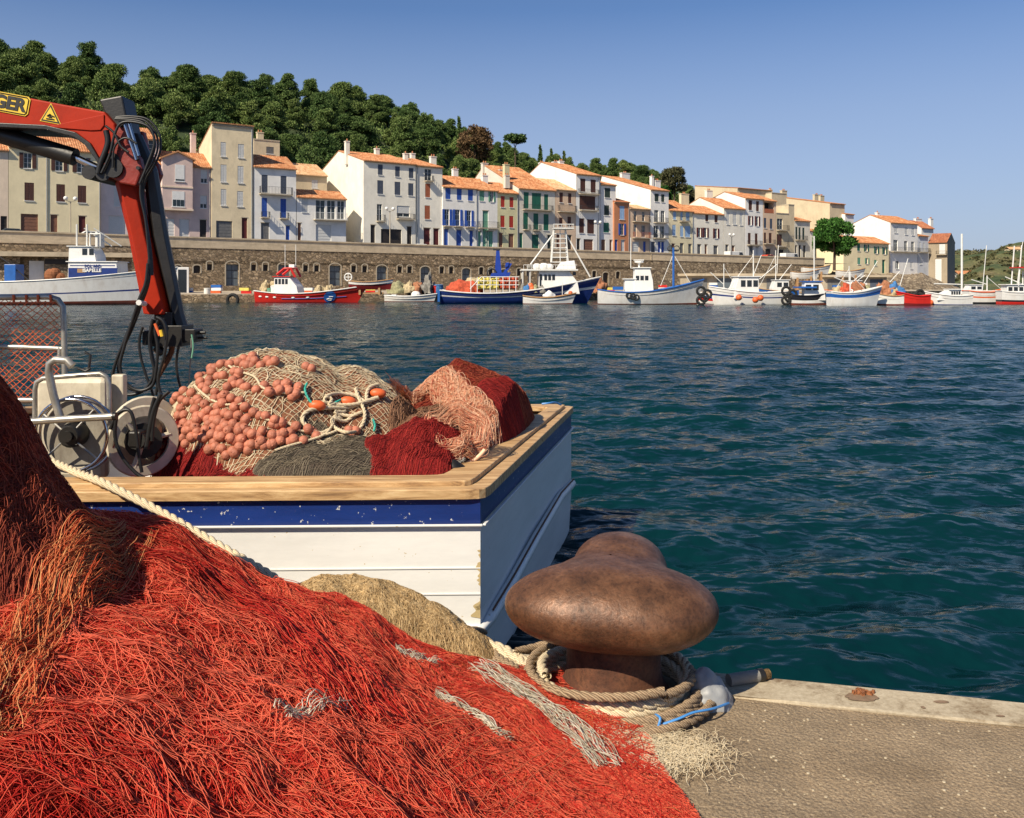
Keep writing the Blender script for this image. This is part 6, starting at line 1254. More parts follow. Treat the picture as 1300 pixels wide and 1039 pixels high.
hose([(193,340),(190,362),(182,385),(172,412),(158,445),(153,470),(162,490),(180,496)], .011, -.17); hose([(186,415),(182,430),(183,450),(190,475),(196,490),(200,505)], .009, -.2); hose([(200,405),(196,430),(199,455),(206,480),(204,500)], .010, -.22)
hose([(206,402),(215,408),(219,425),(216,450),(209,475),(210,492),(218,510)], .011, -.24); hose([(224,440),(221,460),(223,480),(228,498)], .009, -.1); hose([(240,430),(240,450),(238,470),(237,490)], .005, -.1, 'cord', 'net_grey_far'); hose([(242,425),(244,440),(242,455)], .006, -.12, 'cord', 'shutter_mint')
mb = MB(); mb.tube([PP(185,384)-CO+Vector((0,-.25,0)), PP(182,386)-CO+Vector((0,-.12,0))], .018, 8); mb.build('hose_clip', 'steel_white', CR)
mb = MB(); mb.tube([PP(206,410)-CO+Vector((0,-.26,0)), PP(212,425)-CO+Vector((0,-.26,0))], .010, 8); mb.build('red_hose_end', 'buoy_orange', CR); mb = MB(); mb.tube([PP(213,418)-CO+Vector((0,-.26,0)), PP(215,426)-CO+Vector((0,-.26,0))], .012, 8); mb.build('yellow_hose_end', 'sign_yellow', CR)
# maker's plate and warning triangle
sl = math.atan2(PP(0,117.5).z-PP(133,142.5).z, PP(133,0).x-PP(0,0).x)
def onboom(u, v, y=-.153): p = PP(u, v)-CO; return Vector((p.x, y, p.z))
px_ = 1/F0*5.86
mb = MB(); q = [(-95,-10),(19,-10),(19,9),(16,12),(-95,12)]; c0 = PP(19, 133)-CO; ca, sa = math.cos(-sl), math.sin(-sl)
def rot2(x, z): return (c0.x + (x*ca - z*sa)*px_, c0.z + (x*sa + z*ca)*px_)
poly = [rot2(x, z) for x, z in ((-95,-12.5),(17,-12.5),(20,-9),(20,9.5),(17,12.5),(-95,12.5))]; mb.prism(poly, -.1555, -.1505); pl_ = mb.build('maker_plate', 'sign_yellow', CR)
fr = MB(); o_ = [Vector((*[rot2(x, z)[0]],-.157,rot2(x, z)[1])) for x, z in ((-95,-10.8),(15.5,-10.8),(18,-8),(18,8.3),(15.5,10.8),(-95,10.8))]; fr.tube(o_, .0035, 4, closed=True); fr.build('plate_border', 'sign_black', pl_)
tp_ = rot2(15, -6.7); text('PALFINGER', .112, 'sign_black', (tp_[0], -.158, tp_[1]), (R(90), -(-sl)*1, 0), pl_, ax='RIGHT', bold=.005, ext=.001)
tri = MB(); A3 = [(53.5,153.5),(66,133.5),(77.5,158)]; pts3 = [PP(u, v)-CO for u, v in A3]; cc = sum(pts3, Vector())/3
tri.prism([(p.x, p.z) for p in pts3], -.1555, -.1505); t_ = tri.build('warning_sign', 'sign_black', CR)
tri = MB(); tri.prism([(cc.x+(p.x-cc.x)*.78, cc.z+(p.z-cc.z)*.78) for p in pts3], -.158, -.1556); tri.build('sign_face', 'sign_yellow', t_)
tri = MB(); tri.prism([(cc.x+(p.x-cc.x)*1.14, cc.z+(p.z-cc.z)*1.14) for p in pts3], -.1535, -.1501); tri.build('sign_edge', 'sign_yellow', t_)
g = MB()
for a, b_, c_, d in ((-5,-3,5,-4.5),(-4,0,0,2.5),(0,2.5,0,-1),(1.5,.5,5,-1),(-2,-1,2,-1.6)): g.tube([Vector((cc.x+a*px_,-.1595,cc.z+b_*px_)), Vector((cc.x+c_*px_,-.1595,cc.z+d*px_))], .0042, 5)
g.build('sign_symbol', 'sign_black', t_)
# ---------------------------------------------------------------- deck gear at the left
GY = 7.15
r_ = empty('net_gate', P(20, 512, GY), 0, label='steel tube gate strung with orange netting on the far side of the near boat', cat='gate'); o0 = r_.location
def tb(paths, rad, name, m_, parent, Y, off, n=8, bev=0):
    mb = MB()
    for p_ in paths: mb.tube([P(a[0], a[1], Y)+Vector((0, a[2] if len(a) > 2 else 0, 0))-off for a in p_], rad, n)
    return mb.build(name, m_, parent, smooth=True)
tb([[(-150,380),(40,377),(62,377),(74,381),(80,390),(81,410),(83,505)]], .024, 'gate_frame', 'steel_tube', r_, GY, o0); tb([[(-150,438),(0,440),(82,443)]], .020, 'middle_rail', 'steel_tube', r_, GY, o0); tb([[(-150,508),(15,508),(83,509)]], .022, 'bottom_rail', 'steel_tube', r_, GY, o0); tb([[(76,440),(76,462)]], .02, 'hinge_post', 'steel_tube', r_, GY, o0)
mb = MB(); rs = random.Random(4)
for i in range(-30, 48):
    for sg in (-1, 1):
        pts_ = []
        for j in range(23):
            v = 381+127*j/22; u = -150 + i*9.8 + (0 if sg > 0 else 60) + sg*(v-381)*1.15 + 2*math.sin(v*.05+i)
            if -150 < u < 79: pts_.append(P(u, v+1.5*math.sin(u*.09+i), GY)-o0+Vector((0,.004*sg,0)))
        if len(pts_) > 1: mb.tube(pts_, .0028, 4)
mb.build('orange_netting', 'buoy_orange', r_)
tb([[(a,374.5),(a+.6,384)] for a in (17,33,48,64)], .010, 'red_tie', 'buoy_orange', r_, GY-.03, o0)
r_ = empty('deck_locker', P(30, 560, 7.0), 0, label='orange brown varnished boards behind the net winch, far side of the near boat', cat='locker'); o0 = r_.location; mb = MB(); mb.box(-3,-.05,-.25,.33,.08,.12); mb.box(-3,-.08,.125,.35,.1,.16); mb.build('boards', 'wood_orange', r_, bevel=.006); mb = MB(); mb.box(-3,-.07,-.06,.33,-.051,-.04); mb.build('seam', 'black_paint', r_)
WY = 4.95
r_ = empty('net_winch', P(90, 600, WY+.2), 0, label='white boxed net winch with a large spoked steel wheel on the near boat', cat='winch'); o0 = r_.location
mb = MB(); a, b_ = P(43, 604, WY+.25), P(134, 480, WY+.25); mb.box(a.x-o0.x, .05, -.05, b_.x-o0.x, .13, b_.z-o0.z); mb.build('housing', 'machine_white', r_, bevel=.03)
tb([[(42,600,.02),(42,496,.02),(44,486,.02),(52,481,.02),(85,478,.02),(125,475,.02),(133,479,.02),(136,488,.02),(137,545,.02)]], .014, 'tube_frame', 'steel_tube', r_, WY, o0)
mb = MB(); a, b_ = P(136, 545, WY+.3), P(152, 477, WY+.3); mb.box(a.x-o0.x, .15, a.z-o0.z, b_.x-o0.x, .21, b_.z-o0.z); mb.build('side_box', 'machine_white', r_, bevel=.01)
wc = P(90, 553, WY-.06)-o0
mb = MB(); torus(wc, .195, .010, n=40, mb=mb); torus(wc+Vector((.012,.05,0)), .205, .008, n=40, mb=mb); mb.build('wheel_rim', 'chrome', r_, smooth=True)
mb = MB(); mb.lathe([(.0,-.02),(.185,-.02),(.188,.02),(0,.02)], tuple(wc+Vector((0,.09,0))), 40, axis='y'); mb.build('drum_flange', 'drum_grey', r_, smooth=True)
mb = MB()
for an in (48, 142, 222, 318): mb.tube([wc+Vector((0,-.02,0)), wc+Vector((.19*math.cos(R(an)), 0, .19*math.sin(R(an))))], .006, 6)
mb.build('spoke', 'steel_tube', r_, smooth=True); mb = MB(); mb.lathe([(.0,-.03),(.05,-.03),(.066,-.01),(.07,.08),(0,.08)], tuple(wc), 20, axis='y'); mb.lathe([(.0,-.05),(.03,-.05),(.03,-.02),(0,-.02)], tuple(wc), 10, axis='y'); mb.build('hub', 'black_paint', r_, smooth=True)
tb([[(103,463,-.1),(96,456,-.1),(82,455,-.1),(75,460,-.1),(74,472,-.1),(80,500,-.1),(88,527,-.1)]], .021, 'bent_pipe', 'steel_tube', r_, WY, o0, 12); tb([[(88,470,.1),(98,474,.1),(104,470,.1)],[(97,449,.1),(104,453,.1),(102,470,.1)]], .008, 'chain', 'black_paint', r_, WY, o0)
r_ = empty('steel_pipe', P(85, 533, WY-.25), 0, label='grey steel pipe lying level across the net winch', cat='pipe'); o0 = r_.location; tb([[(-60,543),(22,536.5),(90,532),(144,529)]], .0185, 'pipe', 'steel_tube', r_, WY-.25, o0, 14); tb([[(143.5,529),(148,528.6)]], .021, 'pipe_cap', 'black_paint', r_, WY-.25, o0, 14)
r_ = empty('net_drum', P(178, 600, 5.1), 0, label='white flanged net drum beside the pile of floats', cat='drum'); o0 = r_.location
def flange(c_, R1, R0, tilt, m_, name, solid=False):
    mb = MB(); ax = Vector((math.sin(tilt), -math.cos(tilt), 0)); ex = Vector((math.cos(tilt), math.sin(tilt), 0)); ez = Vector((0,0,1)); n = 36; rs = []
    for rr, t_ in (((0.01 if solid else R0), -.012), (R1*.96, -.012), (R1, 0), (R1*.96, .012), ((0.01 if solid else R0), .012)): rs.append([c_+ex*rr*math.cos(2*math.pi*i/n)+ez*rr*math.sin(2*math.pi*i/n)-ax*t_ for i in range(n)])
    mb.rings(rs+[rs[0]], 0); return mb.build(name, m_, r_, smooth=True)
c1 = P(182, 560, 5.05)-o0; f1 = flange(c1, .20, .14, R(40), 'machine_white', 'front_flange'); c2 = P(184, 548, 5.35)-o0; flange(c2, .21, .1, R(40), 'machine_white', 'rear_flange', True)
mb = MB(); mb.tube([c1, c2], .10, 16); mb.tube([c1+Vector((.0,-.1,.02)), c1+Vector((.0,.1,0))], .05, 12); mb.build('drum_core', 'black_paint', r_, smooth=True)
mb = MB()
for an in (10, 130, 250): mb.tube([c1, c1+Vector((.15*math.cos(R(an))*.77, .15*math.cos(R(an))*.64, .15*math.sin(R(an))))], .014, 6)
mb.build('flange_spoke', 'machine_white', r_); mb = MB(); mb.box(c1.x-.04,c1.y-.11,c1.z-.02,c1.x+.03,c1.y-.02,c1.z+.07); mb.build('hydraulic_motor', 'black_paint', r_, bevel=.01)
for i, pth in enumerate((((140,545),(150,525),(165,522),(172,545),(176,575),(180,600)), ((148,530),(146,555),(155,580),(172,600),(184,608)), ((205,500),(196,520),(190,545),(186,570)), ((215,497),(202,510),(195,535),(193,560)), ((196,505),(190,530),(192,555)))):
    mb = MB(); mb.tube(smooth_path([P(u, v, 4.9)-o0 for u, v in pth]), .010 if i != 2 else .014, 8); mb.build('hose', 'hose_black', r_, smooth=True)
# small stuff in the shade on deck
mb = MB(); mb.box(-3.2,5.0,.44,-1.2,6.6,.66); o = mb.build('deck_hatch', 'black_paint', bevel=.02); tag(o, 'dark low hatch on the near boat deck behind the winch and drum', 'hatch')
# ---------------------------------------------------------------- nets piled on the stern of the near boat
def bump(x, y, cx, cy, rx, ry, p=2.0): return np.clip(1-(((x-cx)/rx)**2+((y-cy)/ry)**2), 0, 1)**(1/p)
def hB(x, y):
    x = np.asarray(x, float); y = np.asarray(y, float)
    h = .45 + np.zeros_like(x)
    h = np.maximum(h, .50 + .60*bump(x, y, -1.1, 5.3, 1.15, .85)); h = np.maximum(h, .60 + .93*bump(x, y, -1.52, 5.75, .80, .80, 2.2)); h = np.maximum(h, .62+.80*bump(x, y, -1.05, 5.9, .60, .75))
    h = np.maximum(h, .50 + .93*bump(x, y, -.27, 6.35, .80, 1.15, 1.15)); h = np.maximum(h, .55+.70*bump(x, y, -.55, 6.1, .50, .75, 1.4)); h = np.maximum(h, .55+.60*bump(x, y, -.46, 5.35, .52, .80, 2.0))
    d = np.clip((-.157+.2127*(y-4.5)-.03-x)/.16, 0, 1)**.5; d2 = np.clip((y-4.62)/.22, 0, 1)**.6; e = np.clip((7.42-y)/.3, 0, 1)**.6
    return .45 + (h-.45)*d*d2*e + .022*fbm(x*5, y*5, 3) + .010*fbm(x*16, y*16, 9, 3)
def inb(x, y): return (x < -.157+.2127*(y-4.5)-.05) & (y > 4.68) & (y < 7.4)
def patch(name, label, cx, cy, rx, ry, base, strand, ang, seed, dz=.012, cell=.020, nstr=500, r=.0022, extra=(), grp=None, tall=0, diamondcell=True, parent=None, hh=None, fold=.018, ff=9):
    h = lambda x, y: (hh or hB)(x, y) + dz + tall*bump(x, y, cx, cy, rx, ry, 1.6) + fold*np.abs(vn((x*math.cos(ang)+y*math.sin(ang))*2, (-x*math.sin(ang)+y*math.cos(ang))*ff, seed+20))
    edge = lambda x, y: ((((x-cx)/rx)**2+((y-cy)/ry)**2) + .25*fbm(x*4, y*4, seed) < 1) & inb(x, y)
    hd = lambda x, y: h(x, y) - .05*np.clip((((x-cx)/rx)**2+((y-cy)/ry)**2)+.25*fbm(x*4, y*4, seed)-.75, 0, 1)*4
    V, Fq = surf_grid(hd, cx-rx*1.3, cx+rx*1.3, cy-ry*1.3, cy+ry*1.3, 130, 130, edge); parts = [(V, Fq, None, base)]
    if diamondcell:
        D = diamond(hd, cx, cy, rx*1.5, ry*2.2, cell, ang, seed, .003, .03, 70); rs = np.random.RandomState(seed); V, Fq, T = tubes(D, r, 3, rs.rand(len(D))); V, Fq, T = clip_tubes(V, Fq, T, edge); parts.append((V, Fq, T, strand))
    if nstr:
        rs = np.random.RandomState(seed+1); x = cx+rx*rs.uniform(-1, 1, nstr); y = cy+ry*rs.uniform(-1, 1, nstr); PL = walk(hd, x, y, ang+rs.normal(size=nstr)*.35, 16, .016, .05, seed, .010); V, Fq, T = tubes(PL, r, 3, rs.rand(nstr)); V, Fq, T = clip_tubes(V, Fq, T, edge); parts.append((V, Fq, T, strand))
    o = join_net(name, parts + list(extra), parent); 
    if label: tag(o, label, 'fishing net', grp)
    return o, hd
GN = 'nets piled on the stern of the near boat'
patch('fishing_net', 'dark red fine net spread along the rail below the floats', -1.35, 5.1, .85, .50, 'net_darkred_base', 'net_darkred', .25, 1, .02, .016, 500, .0018, grp=GN)
patch('fishing_net', 'grey olive fine net draped in the middle of the stern rail', -.95, 5.0, .48, .42, 'net_olive_base', 'net_olive', .5, 2, .035, .016, 200, .0018, grp=GN, tall=.05)
patch('fishing_net', 'crimson net heap in front of the tangled peach one', -.56, 5.1, .30, .42, 'net_darkred_base', 'net_darkred', .9, 3, .03, .015, 150, .0016, grp=GN, tall=.10, fold=.03)
patch('fishing_net', 'big dark maroon net heap at the outer stern corner', -.12, 6.3, .68, .85, 'net_darkred_base', 'net_maroon', .3, 4, .02, .018, 1500, .0018, grp=GN, fold=.07, ff=5)
patch('fishing_net', 'crimson bulge of net next to the stern rail corner', .02, 5.8, .32, .45, 'net_darkred_base', 'net_darkred', .2, 5, .03, .014, 100, .0016, grp=GN, tall=.05, fold=.02)
patch('fishing_net', 'soft brown net behind the floats, drooping to the right', -1.08, 6.2, .55, .48, 'net_brown_base', 'net_brown', -.4, 6, .03, .018, 900, .0022, grp=GN)
patch('fishing_net', 'small brown net bundle left of the peach tangle', -.55, 5.55, .22, .30, 'net_brown_base', 'net_brown', 1.2, 12, .05, .018, 300, .0022, grp=GN, tall=.10)
# the float net: cream netting, strings of floats, cork line
FN = empty('float_net', (-1.5, 5.7, .9), 0, label='cream net with strings of orange round floats piled on the near boat', cat='fishing net', group=GN)
o, hF = patch('netting', None, -1.38, 5.62, .72, .66, 'net_cream_base', 'net_cream', .45, 7, .045, .026, 300, .0026, tall=.05); o.parent = FN; o.location = -FN.location
mat('float_clay', (.42,.145,.085), .65, .28, 14, .3, 80, dirt=.25, dirtcol=(.30,.10,.06), dscale=30)
Fz = [(430,150),(490,135),(535,130),(580,130),(620,120),(650,105),(680,110),(600,165),(630,170),(660,135),(700,115),(765,110),(800,115),(545,185),(590,210),(630,225),(665,240),(705,255),(750,235),(775,265),(810,230),(825,255),(860,225),(870,260),(905,275),(915,240),
 (470,260),(515,265),(555,280),(590,295),(625,310),(660,340),(700,365),(755,385),(795,400),(835,415),(905,435),(960,445),(1005,480),(310,250),(330,285),(375,310),(410,350),(440,385),(390,270),(420,300),(455,325),(480,355),(515,370),(560,370),(620,380),(665,395),(470,400),(495,405),(530,410),(560,435),(600,420),(625,455),
 (390,425),(415,435),(455,450),(495,470),(530,450),(545,485),(585,490),(640,495),(685,520),(730,505),(775,525),(825,505),(790,475),(840,465),(890,495),(935,500),(310,485),(355,490),(400,485),(440,490),(300,420),(290,450),(330,380),(360,375),(500,515),(545,545),(590,555),(625,535),(670,550),(480,545),
 (205,520),(220,550),(265,530),(300,550),(250,570),(1160,450),(1195,455),(950,140),(980,150),(440,215),(480,205),(450,240),(490,170),(520,190),(345,345),(355,420),(425,400),(350,260),(570,240),(690,90),(500,440),(575,455),(520,545),(650,440),(690,470),(735,455),(345,445),(370,455),(420,460),(600,340),(540,320),(505,300),(580,380)]
def ico_ball(r_=.0300):
    mb = MB(); mb.ball((0,0,0), r_, 18, 12, sc=(1,1,.94)); mb.ball((0,0,r_*.93), r_*.22, 8, 5); return mb
F0m = ico_ball().build('float', 'float_clay', FN, smooth=True); rf = random.Random(6); placed = []
for x, y in Fz:
    u, v = 140+x/3.824, 430+y/3.824; p = ray(u, v+3, hF, 4.6, 7.5); placed.append((p.y, p))
placed.sort(key=lambda t: t[0])
mbr = MB()
for i, (_, p) in enumerate(placed):
    q = p+Vector((rf.uniform(-.006,.006), rf.uniform(-.01,.01), .020))-FN.location
    if i < 100:
        o = F0m if i == 0 else F0m.copy()
        if i: COL.objects.link(o); o.parent = FN
        o.location = q; o.rotation_euler = (rf.uniform(0,3), rf.uniform(0,3), rf.uniform(0,3)); k = rf.uniform(.92, 1.06); o.scale = (k,)*3
    else: mbr.ball(q, .0300, 16, 10)
for (x0_, y0_), (x1_, y1_) in zip(Fz, Fz[1:]):
    if math.hypot(x1_-x0_, y1_-y0_) < 75 and rf.random() < .8:
        p = ray(140+((x0_+x1_)/2+rf.uniform(-14, 14))/3.824, 433+((y0_+y1_)/2+rf.uniform(-22, 22))/3.824, hF, 4.6, 7.5); mbr.ball(p+Vector((0,0,.004))-FN.location, .0295*rf.uniform(.94,1.04), 16, 10)
o = mbr.build('float', 'float_clay', FN, smooth=True); o['kind'] = 'stuff'
# ropes over the pile
m, nt, b = newmat('rope_cream'); L = nt.links.new
wv = N(nt, 'ShaderNodeTexWave', Scale=55, Distortion=3.0); wv.bands_direction = 'DIAGONAL'; L(coords(nt, 'world'), wv.inputs['Vector']); r = ramp(nt, [(.2, (.40,.31,.19)), (.7, (.66,.56,.39))], wv.outputs['Fac']); L(r.outputs[0], b.inputs['Base Color']); b.inputs['Roughness'].default_value = .85
m, nt, b = newmat('rope_brown'); L = nt.links.new
wv = N(nt, 'ShaderNodeTexWave', Scale=50, Distortion=3.0); wv.bands_direction = 'DIAGONAL'; L(coords(nt, 'world'), wv.inputs['Vector']); r = ramp(nt, [(.2, (.13,.085,.05)), (.7, (.36,.26,.16))], wv.outputs['Fac']); L(r.outputs[0], b.inputs['Base Color']); b.inputs['Roughness'].default_value = .9
mat('rope_teal', (.03,.34,.27), .6, .2, 20); mat('rope_blue', (.06,.25,.60), .5, .2, 20); mat('plastic_white_shaded', (.26,.27,.28), .5, .1, 8, .3, 20)  # the bag's white plastic is greyed to paint in the bollard shadow
def laid(pts_, r_, name, m_, parent=None, k=8, n3=3, pitch=None):
    """three strand laid rope along a path"""
    c_ = smooth_path([Vector(p) for p in pts_], k); 
    d = [0.0]
    for a, b_ in zip(c_, c_[1:]): d.append(d[-1]+(b_-a).length)
    tot = d[-1]; pitch = pitch or r_*7; nst = max(12, min(900, int(tot/pitch*8))); A = np.array([p[:] for p in c_]); s = np.linspace(0, tot, nst); C_ = np.stack([np.interp(s, d, A[:, i]) for i in range(3)], 1)
    T = np.gradient(C_, axis=0); T /= np.linalg.norm(T, axis=1)[:, None]+1e-9; up = np.array([0, 0, 1.]); X = np.cross(T, up); X /= np.linalg.norm(X, axis=1)[:, None]+1e-6; Y = np.cross(T, X)
    PL = np.stack([C_ + (X*np.cos(s/pitch*2*math.pi+j*2*math.pi/n3)[:, None] + Y*np.sin(s/pitch*2*math.pi+j*2*math.pi/n3)[:, None])*r_*.48 for j in range(n3)])
    V, Fq, _ = tubes(PL, r_*.56, 7); return npmesh(name, V, Fq, [m_], parent, True)
def onb(path, lift=.03, h=hF, y1=7.5): return [ray(u, v, h, 4.55, y1)+Vector((0,0,lift)) for u, v in path]
Zr = lambda L_: [(140+x/3.824, 430+y/3.824) for x, y in L_]
rope_sets = [('cream rope running up from the netting across the float pile', [(575,155),(620,180),(700,210),(740,262),(800,280),(870,290),(950,285)], .0075),
 ('cream rope under the middle row of floats', [(410,250),(450,290),(500,325),(560,345),(640,340)], .0075), ('cream rope along the lower row of floats', [(720,405),(780,425),(860,432),(900,465),(960,480),(1040,490),(1100,470)], .0075),
 ('long cream rope trailing over the grey olive net', [(800,570),(870,545),(960,520),(1040,490),(1075,450),(1085,420),(1060,400)], .008),
 ('large loop of grey cream rope right of the floats', [(1300,310),(1230,335),(1150,360),(1060,360),(980,370),(940,395),(935,430),(970,465),(1020,485),(1060,470)], .013),
 ('upper strand of the rope coil by the peach tangle', [(1300,245),(1260,260),(1245,290),(1240,330),(1190,300),(1120,290),(1060,300),(1040,330),(1100,345),(1200,340),(1290,310)], .012),
 ('rope coil hanging down by the crimson net', [(1190,265),(1210,320),(1235,380),(1230,430),(1200,470),(1150,480),(1090,455),(1075,420),(1110,395),(1170,400),(1220,380)], .011),
 ('knotted rope bundle on the netting', [(1040,300),(1075,320),(1060,350),(1100,340),(1140,380),(1090,380),(1120,410),(1080,410),(1140,425),(1180,395)], .012)]
hall = lambda x, y: np.maximum(hF(x, y), hB(x, y)+.05)
for lab, pth, r_ in rope_sets: tag(laid(onb(Zr(pth), .028, hall), r_, 'rope', 'rope_cream'), lab, 'rope', 'ropes on the stern of the near boat')
for i, (lab, pth) in enumerate((('short teal rope end on the float pile', [(955,248),(945,280),(960,320),(985,355)]), ('short teal rope by the orange float', [(1085,345),(1105,335),(1125,325)]), ('teal rope strand hanging by the coil', [(1275,420),(1285,450),(1280,480)]))): tag(laid(onb(Zr(pth), .035, hall), .0075, 'rope', 'rope_teal'), lab, 'rope')
for i, (x, y, lab) in enumerate(((1155,330,'oval orange float on the rope coil'),(1005,350,'oval orange float at the end of the teal rope'),(1300,290,'oval orange float under the upper rope'))):
    p = onb([(140+x/3.824, 430+y/3.824)], .03, hall)[0]; mb = MB(); mb.ball((0,0,0), .034, 14, 10, sc=(1.5,.95,.9)); o = mb.build('net_float', 'buoy_orange', smooth=True, loc=p); o.rotation_euler = (0,.1,.2); tag(o, lab, 'float')
# peach tangle: loose pale orange netting with a mouth
def tangle():
    rs = np.random.RandomState(44); out = []
    Zq = lambda L_: [(430+x/3.94, 430+y/3.94) for x, y in L_]
    for path, w_, n in (([(300,190),(380,190),(470,215),(560,260),(620,330),(660,370)], .10, 210), ([(360,230),(440,250),(520,300),(560,370)], .06, 160), ([(600,330),(680,340),(740,390),(750,450),(720,520)], .10, 240), ([(520,360),(600,360),(680,380),(720,440)], .09, 260), ([(430,500),(480,560),(560,595),(640,575),(700,520)], .045, 220), ([(560,230),(600,280),(640,330)], .07, 110)):
        hh = lambda x, y: hB(x, y)+.045; out.append(bundle(hh, Zq(path), w_, n, 'net_peach', .0015, 50+n, .045, 40, 4.7, 7.2, .03))
    c_ = ray(*Zq([(590,470)])[0], lambda x, y: hB(x, y)+.08, 4.7, 7.2)      # the mouth: loops of netting round a hollow
    PL = []
    for i in range(240):
        t = np.linspace(0, 2*math.pi*rs.uniform(.15, .6), 26)+rs.uniform(0, 6.28); rr = .18*(rs.uniform(.35, 1.05)); sq = .6+.25*rs.rand()
        PL.append(np.stack([c_.x+rr*np.cos(t)*1.05+.006*np.sin(t*9), c_.y-.02+rr*np.sin(t)*.55+.01*np.cos(t*7), c_.z+rr*np.sin(t)*sq+.015*np.sin(t*5)+rs.normal()*.022], -1))
    V, Fq, T = tubes(np.stack(PL), .0014, 3, rs.rand(240)); out.append((V, Fq, T, 'net_peach'))
    t = np.linspace(R(160), R(330), 40); ring = np.stack([c_.x+.19*np.cos(t), c_.y-.08+.08*np.sin(t), c_.z+.155*np.sin(t)], -1)[None]; V, Fq, T = tubes(ring, .011, 8, np.array([.9])); out.append((V, Fq, T, 'net_peach'))
    x = c_.x; o = join_net('tangled_net', out); return tag(o, 'loose pale peach net tangle with an open mouth on top of the stern nets', 'fishing net', GN)
tangle()
# black weedy rope and a blue cord on the stern
pth = [(430+x/3.94, 430+y/3.94) for x, y in ((430,560),(400,590),(360,640),(340,680),(420,690),(470,680))]; tag(laid(onb(pth, .05, hB), .010, 'rope', 'hose_black'), 'black rope edging the crimson net', 'rope')
heap('weed_clump', P(576, 603, 4.86)+Vector((0,.05,-.02)), .16, .12, .10, 'black_paint', 'black clump of net cord tucked against the inside of the rail', 'net scrap', seed=9, rough=.5)
pth = [P(688, 513, 7.0), P(697, 512, 7.0), P(704, 511, 7.1), P(712, 514, 7.2)]; mb = MB(); mb.tube(smooth_path(pth), .008, 6); tag(mb.build('cord', 'rope_blue', smooth=True), 'pale blue cord on the far stern corner rail', 'cord')
# mooring rope from the winch over the rail to the quay
o = laid([P(55,583,4.85), P(75,590,4.75), P(100,601,4.6), P(130,614,4.44)+Vector((0,0,.005)), P(200,648,4.28), P(280,694,4.12), P(345,732,3.98), P(362,748,3.93)], .021, 'mooring_rope', 'rope_cream', k=12); tag(o, 'thick cream mooring rope running from the near boat over its rail to the quay', 'rope')
for i, (a, b_) in enumerate((((30,548),(60,577)),)): pass

# ---------------------------------------------------------------- red nets on the quay
def hR(x, y):
    x = np.asarray(x, float); y = np.asarray(y, float)
    top = interp2(x, [(-4,1.36),(-1.9,1.34),(-1.35,1.27),(-1.05,1.14),(-.55,.90),(-.15,.69),(.14,.58),(.42,.515),(.7,.46),(1.5,.4)])
    front = interp2(y, [(.6,.0),(1.2,.45),(1.6,.86),(2.1,.93),(2.6,.96),(3.05,1.0),(3.3,.88),(3.55,.45),(3.75,-.05)])
    xr = x - .25*np.clip(2.9-y, 0, 1.2)*1.0                      # the pile spreads to the right nearer the camera
    top2 = interp2(xr, [(-4,1.36),(-1.9,1.34),(-1.35,1.27),(-1.05,1.14),(-.55,.90),(-.15,.69),(.14,.58),(.42,.515),(.7,.46),(1.5,.4)])
    h = QZ-.03 + (top2-QZ+.03)*front
    amp = np.clip((h-QZ)*4, 0, 1)
    a = R(-32); s_ = x*math.cos(a)+y*math.sin(a); t_ = -x*math.sin(a)+y*math.cos(a)
    fold = 1-np.abs(vn(s_*.9+.25*vn(x*2, y*2, 31), t_*4.2+.6*vn(x*1.5, y*1.5, 33), 30))
    return h + amp*(.040*(fold-.6) + .032*fbm(x*3.5, y*3.5, 12) + .012*fbm(x*14, y*14, 15, 3))
mkR = lambda x, y: hR(x, y) > QZ+.004
def hM(x, y):
    x = np.asarray(x, float); y = np.asarray(y, float)
    h = interp2(x+.12*(y-2.4), [(-4,2.6),(-2.0,2.4),(-1.7,2.10),(-1.57,1.92),(-1.45,1.72),(-1.38,1.56),(-1.28,1.42),(-1.2,1.33),(-1.12,1.23),(-1.03,1.05),(-.93,.8)])
    f = interp2(y, [(1.5,.0),(1.8,.18),(2.1,.55),(2.4,.92),(2.6,1.0),(2.8,.93),(3.0,.76),(3.3,.3)]); h = .5 + (h-.5)*f
    a = R(-62); t_ = -x*math.sin(a)+y*math.cos(a)
    return h + .045*vn(x*1.2, t_*7, 90) + .02*fbm(x*6, y*6, 92) - .02
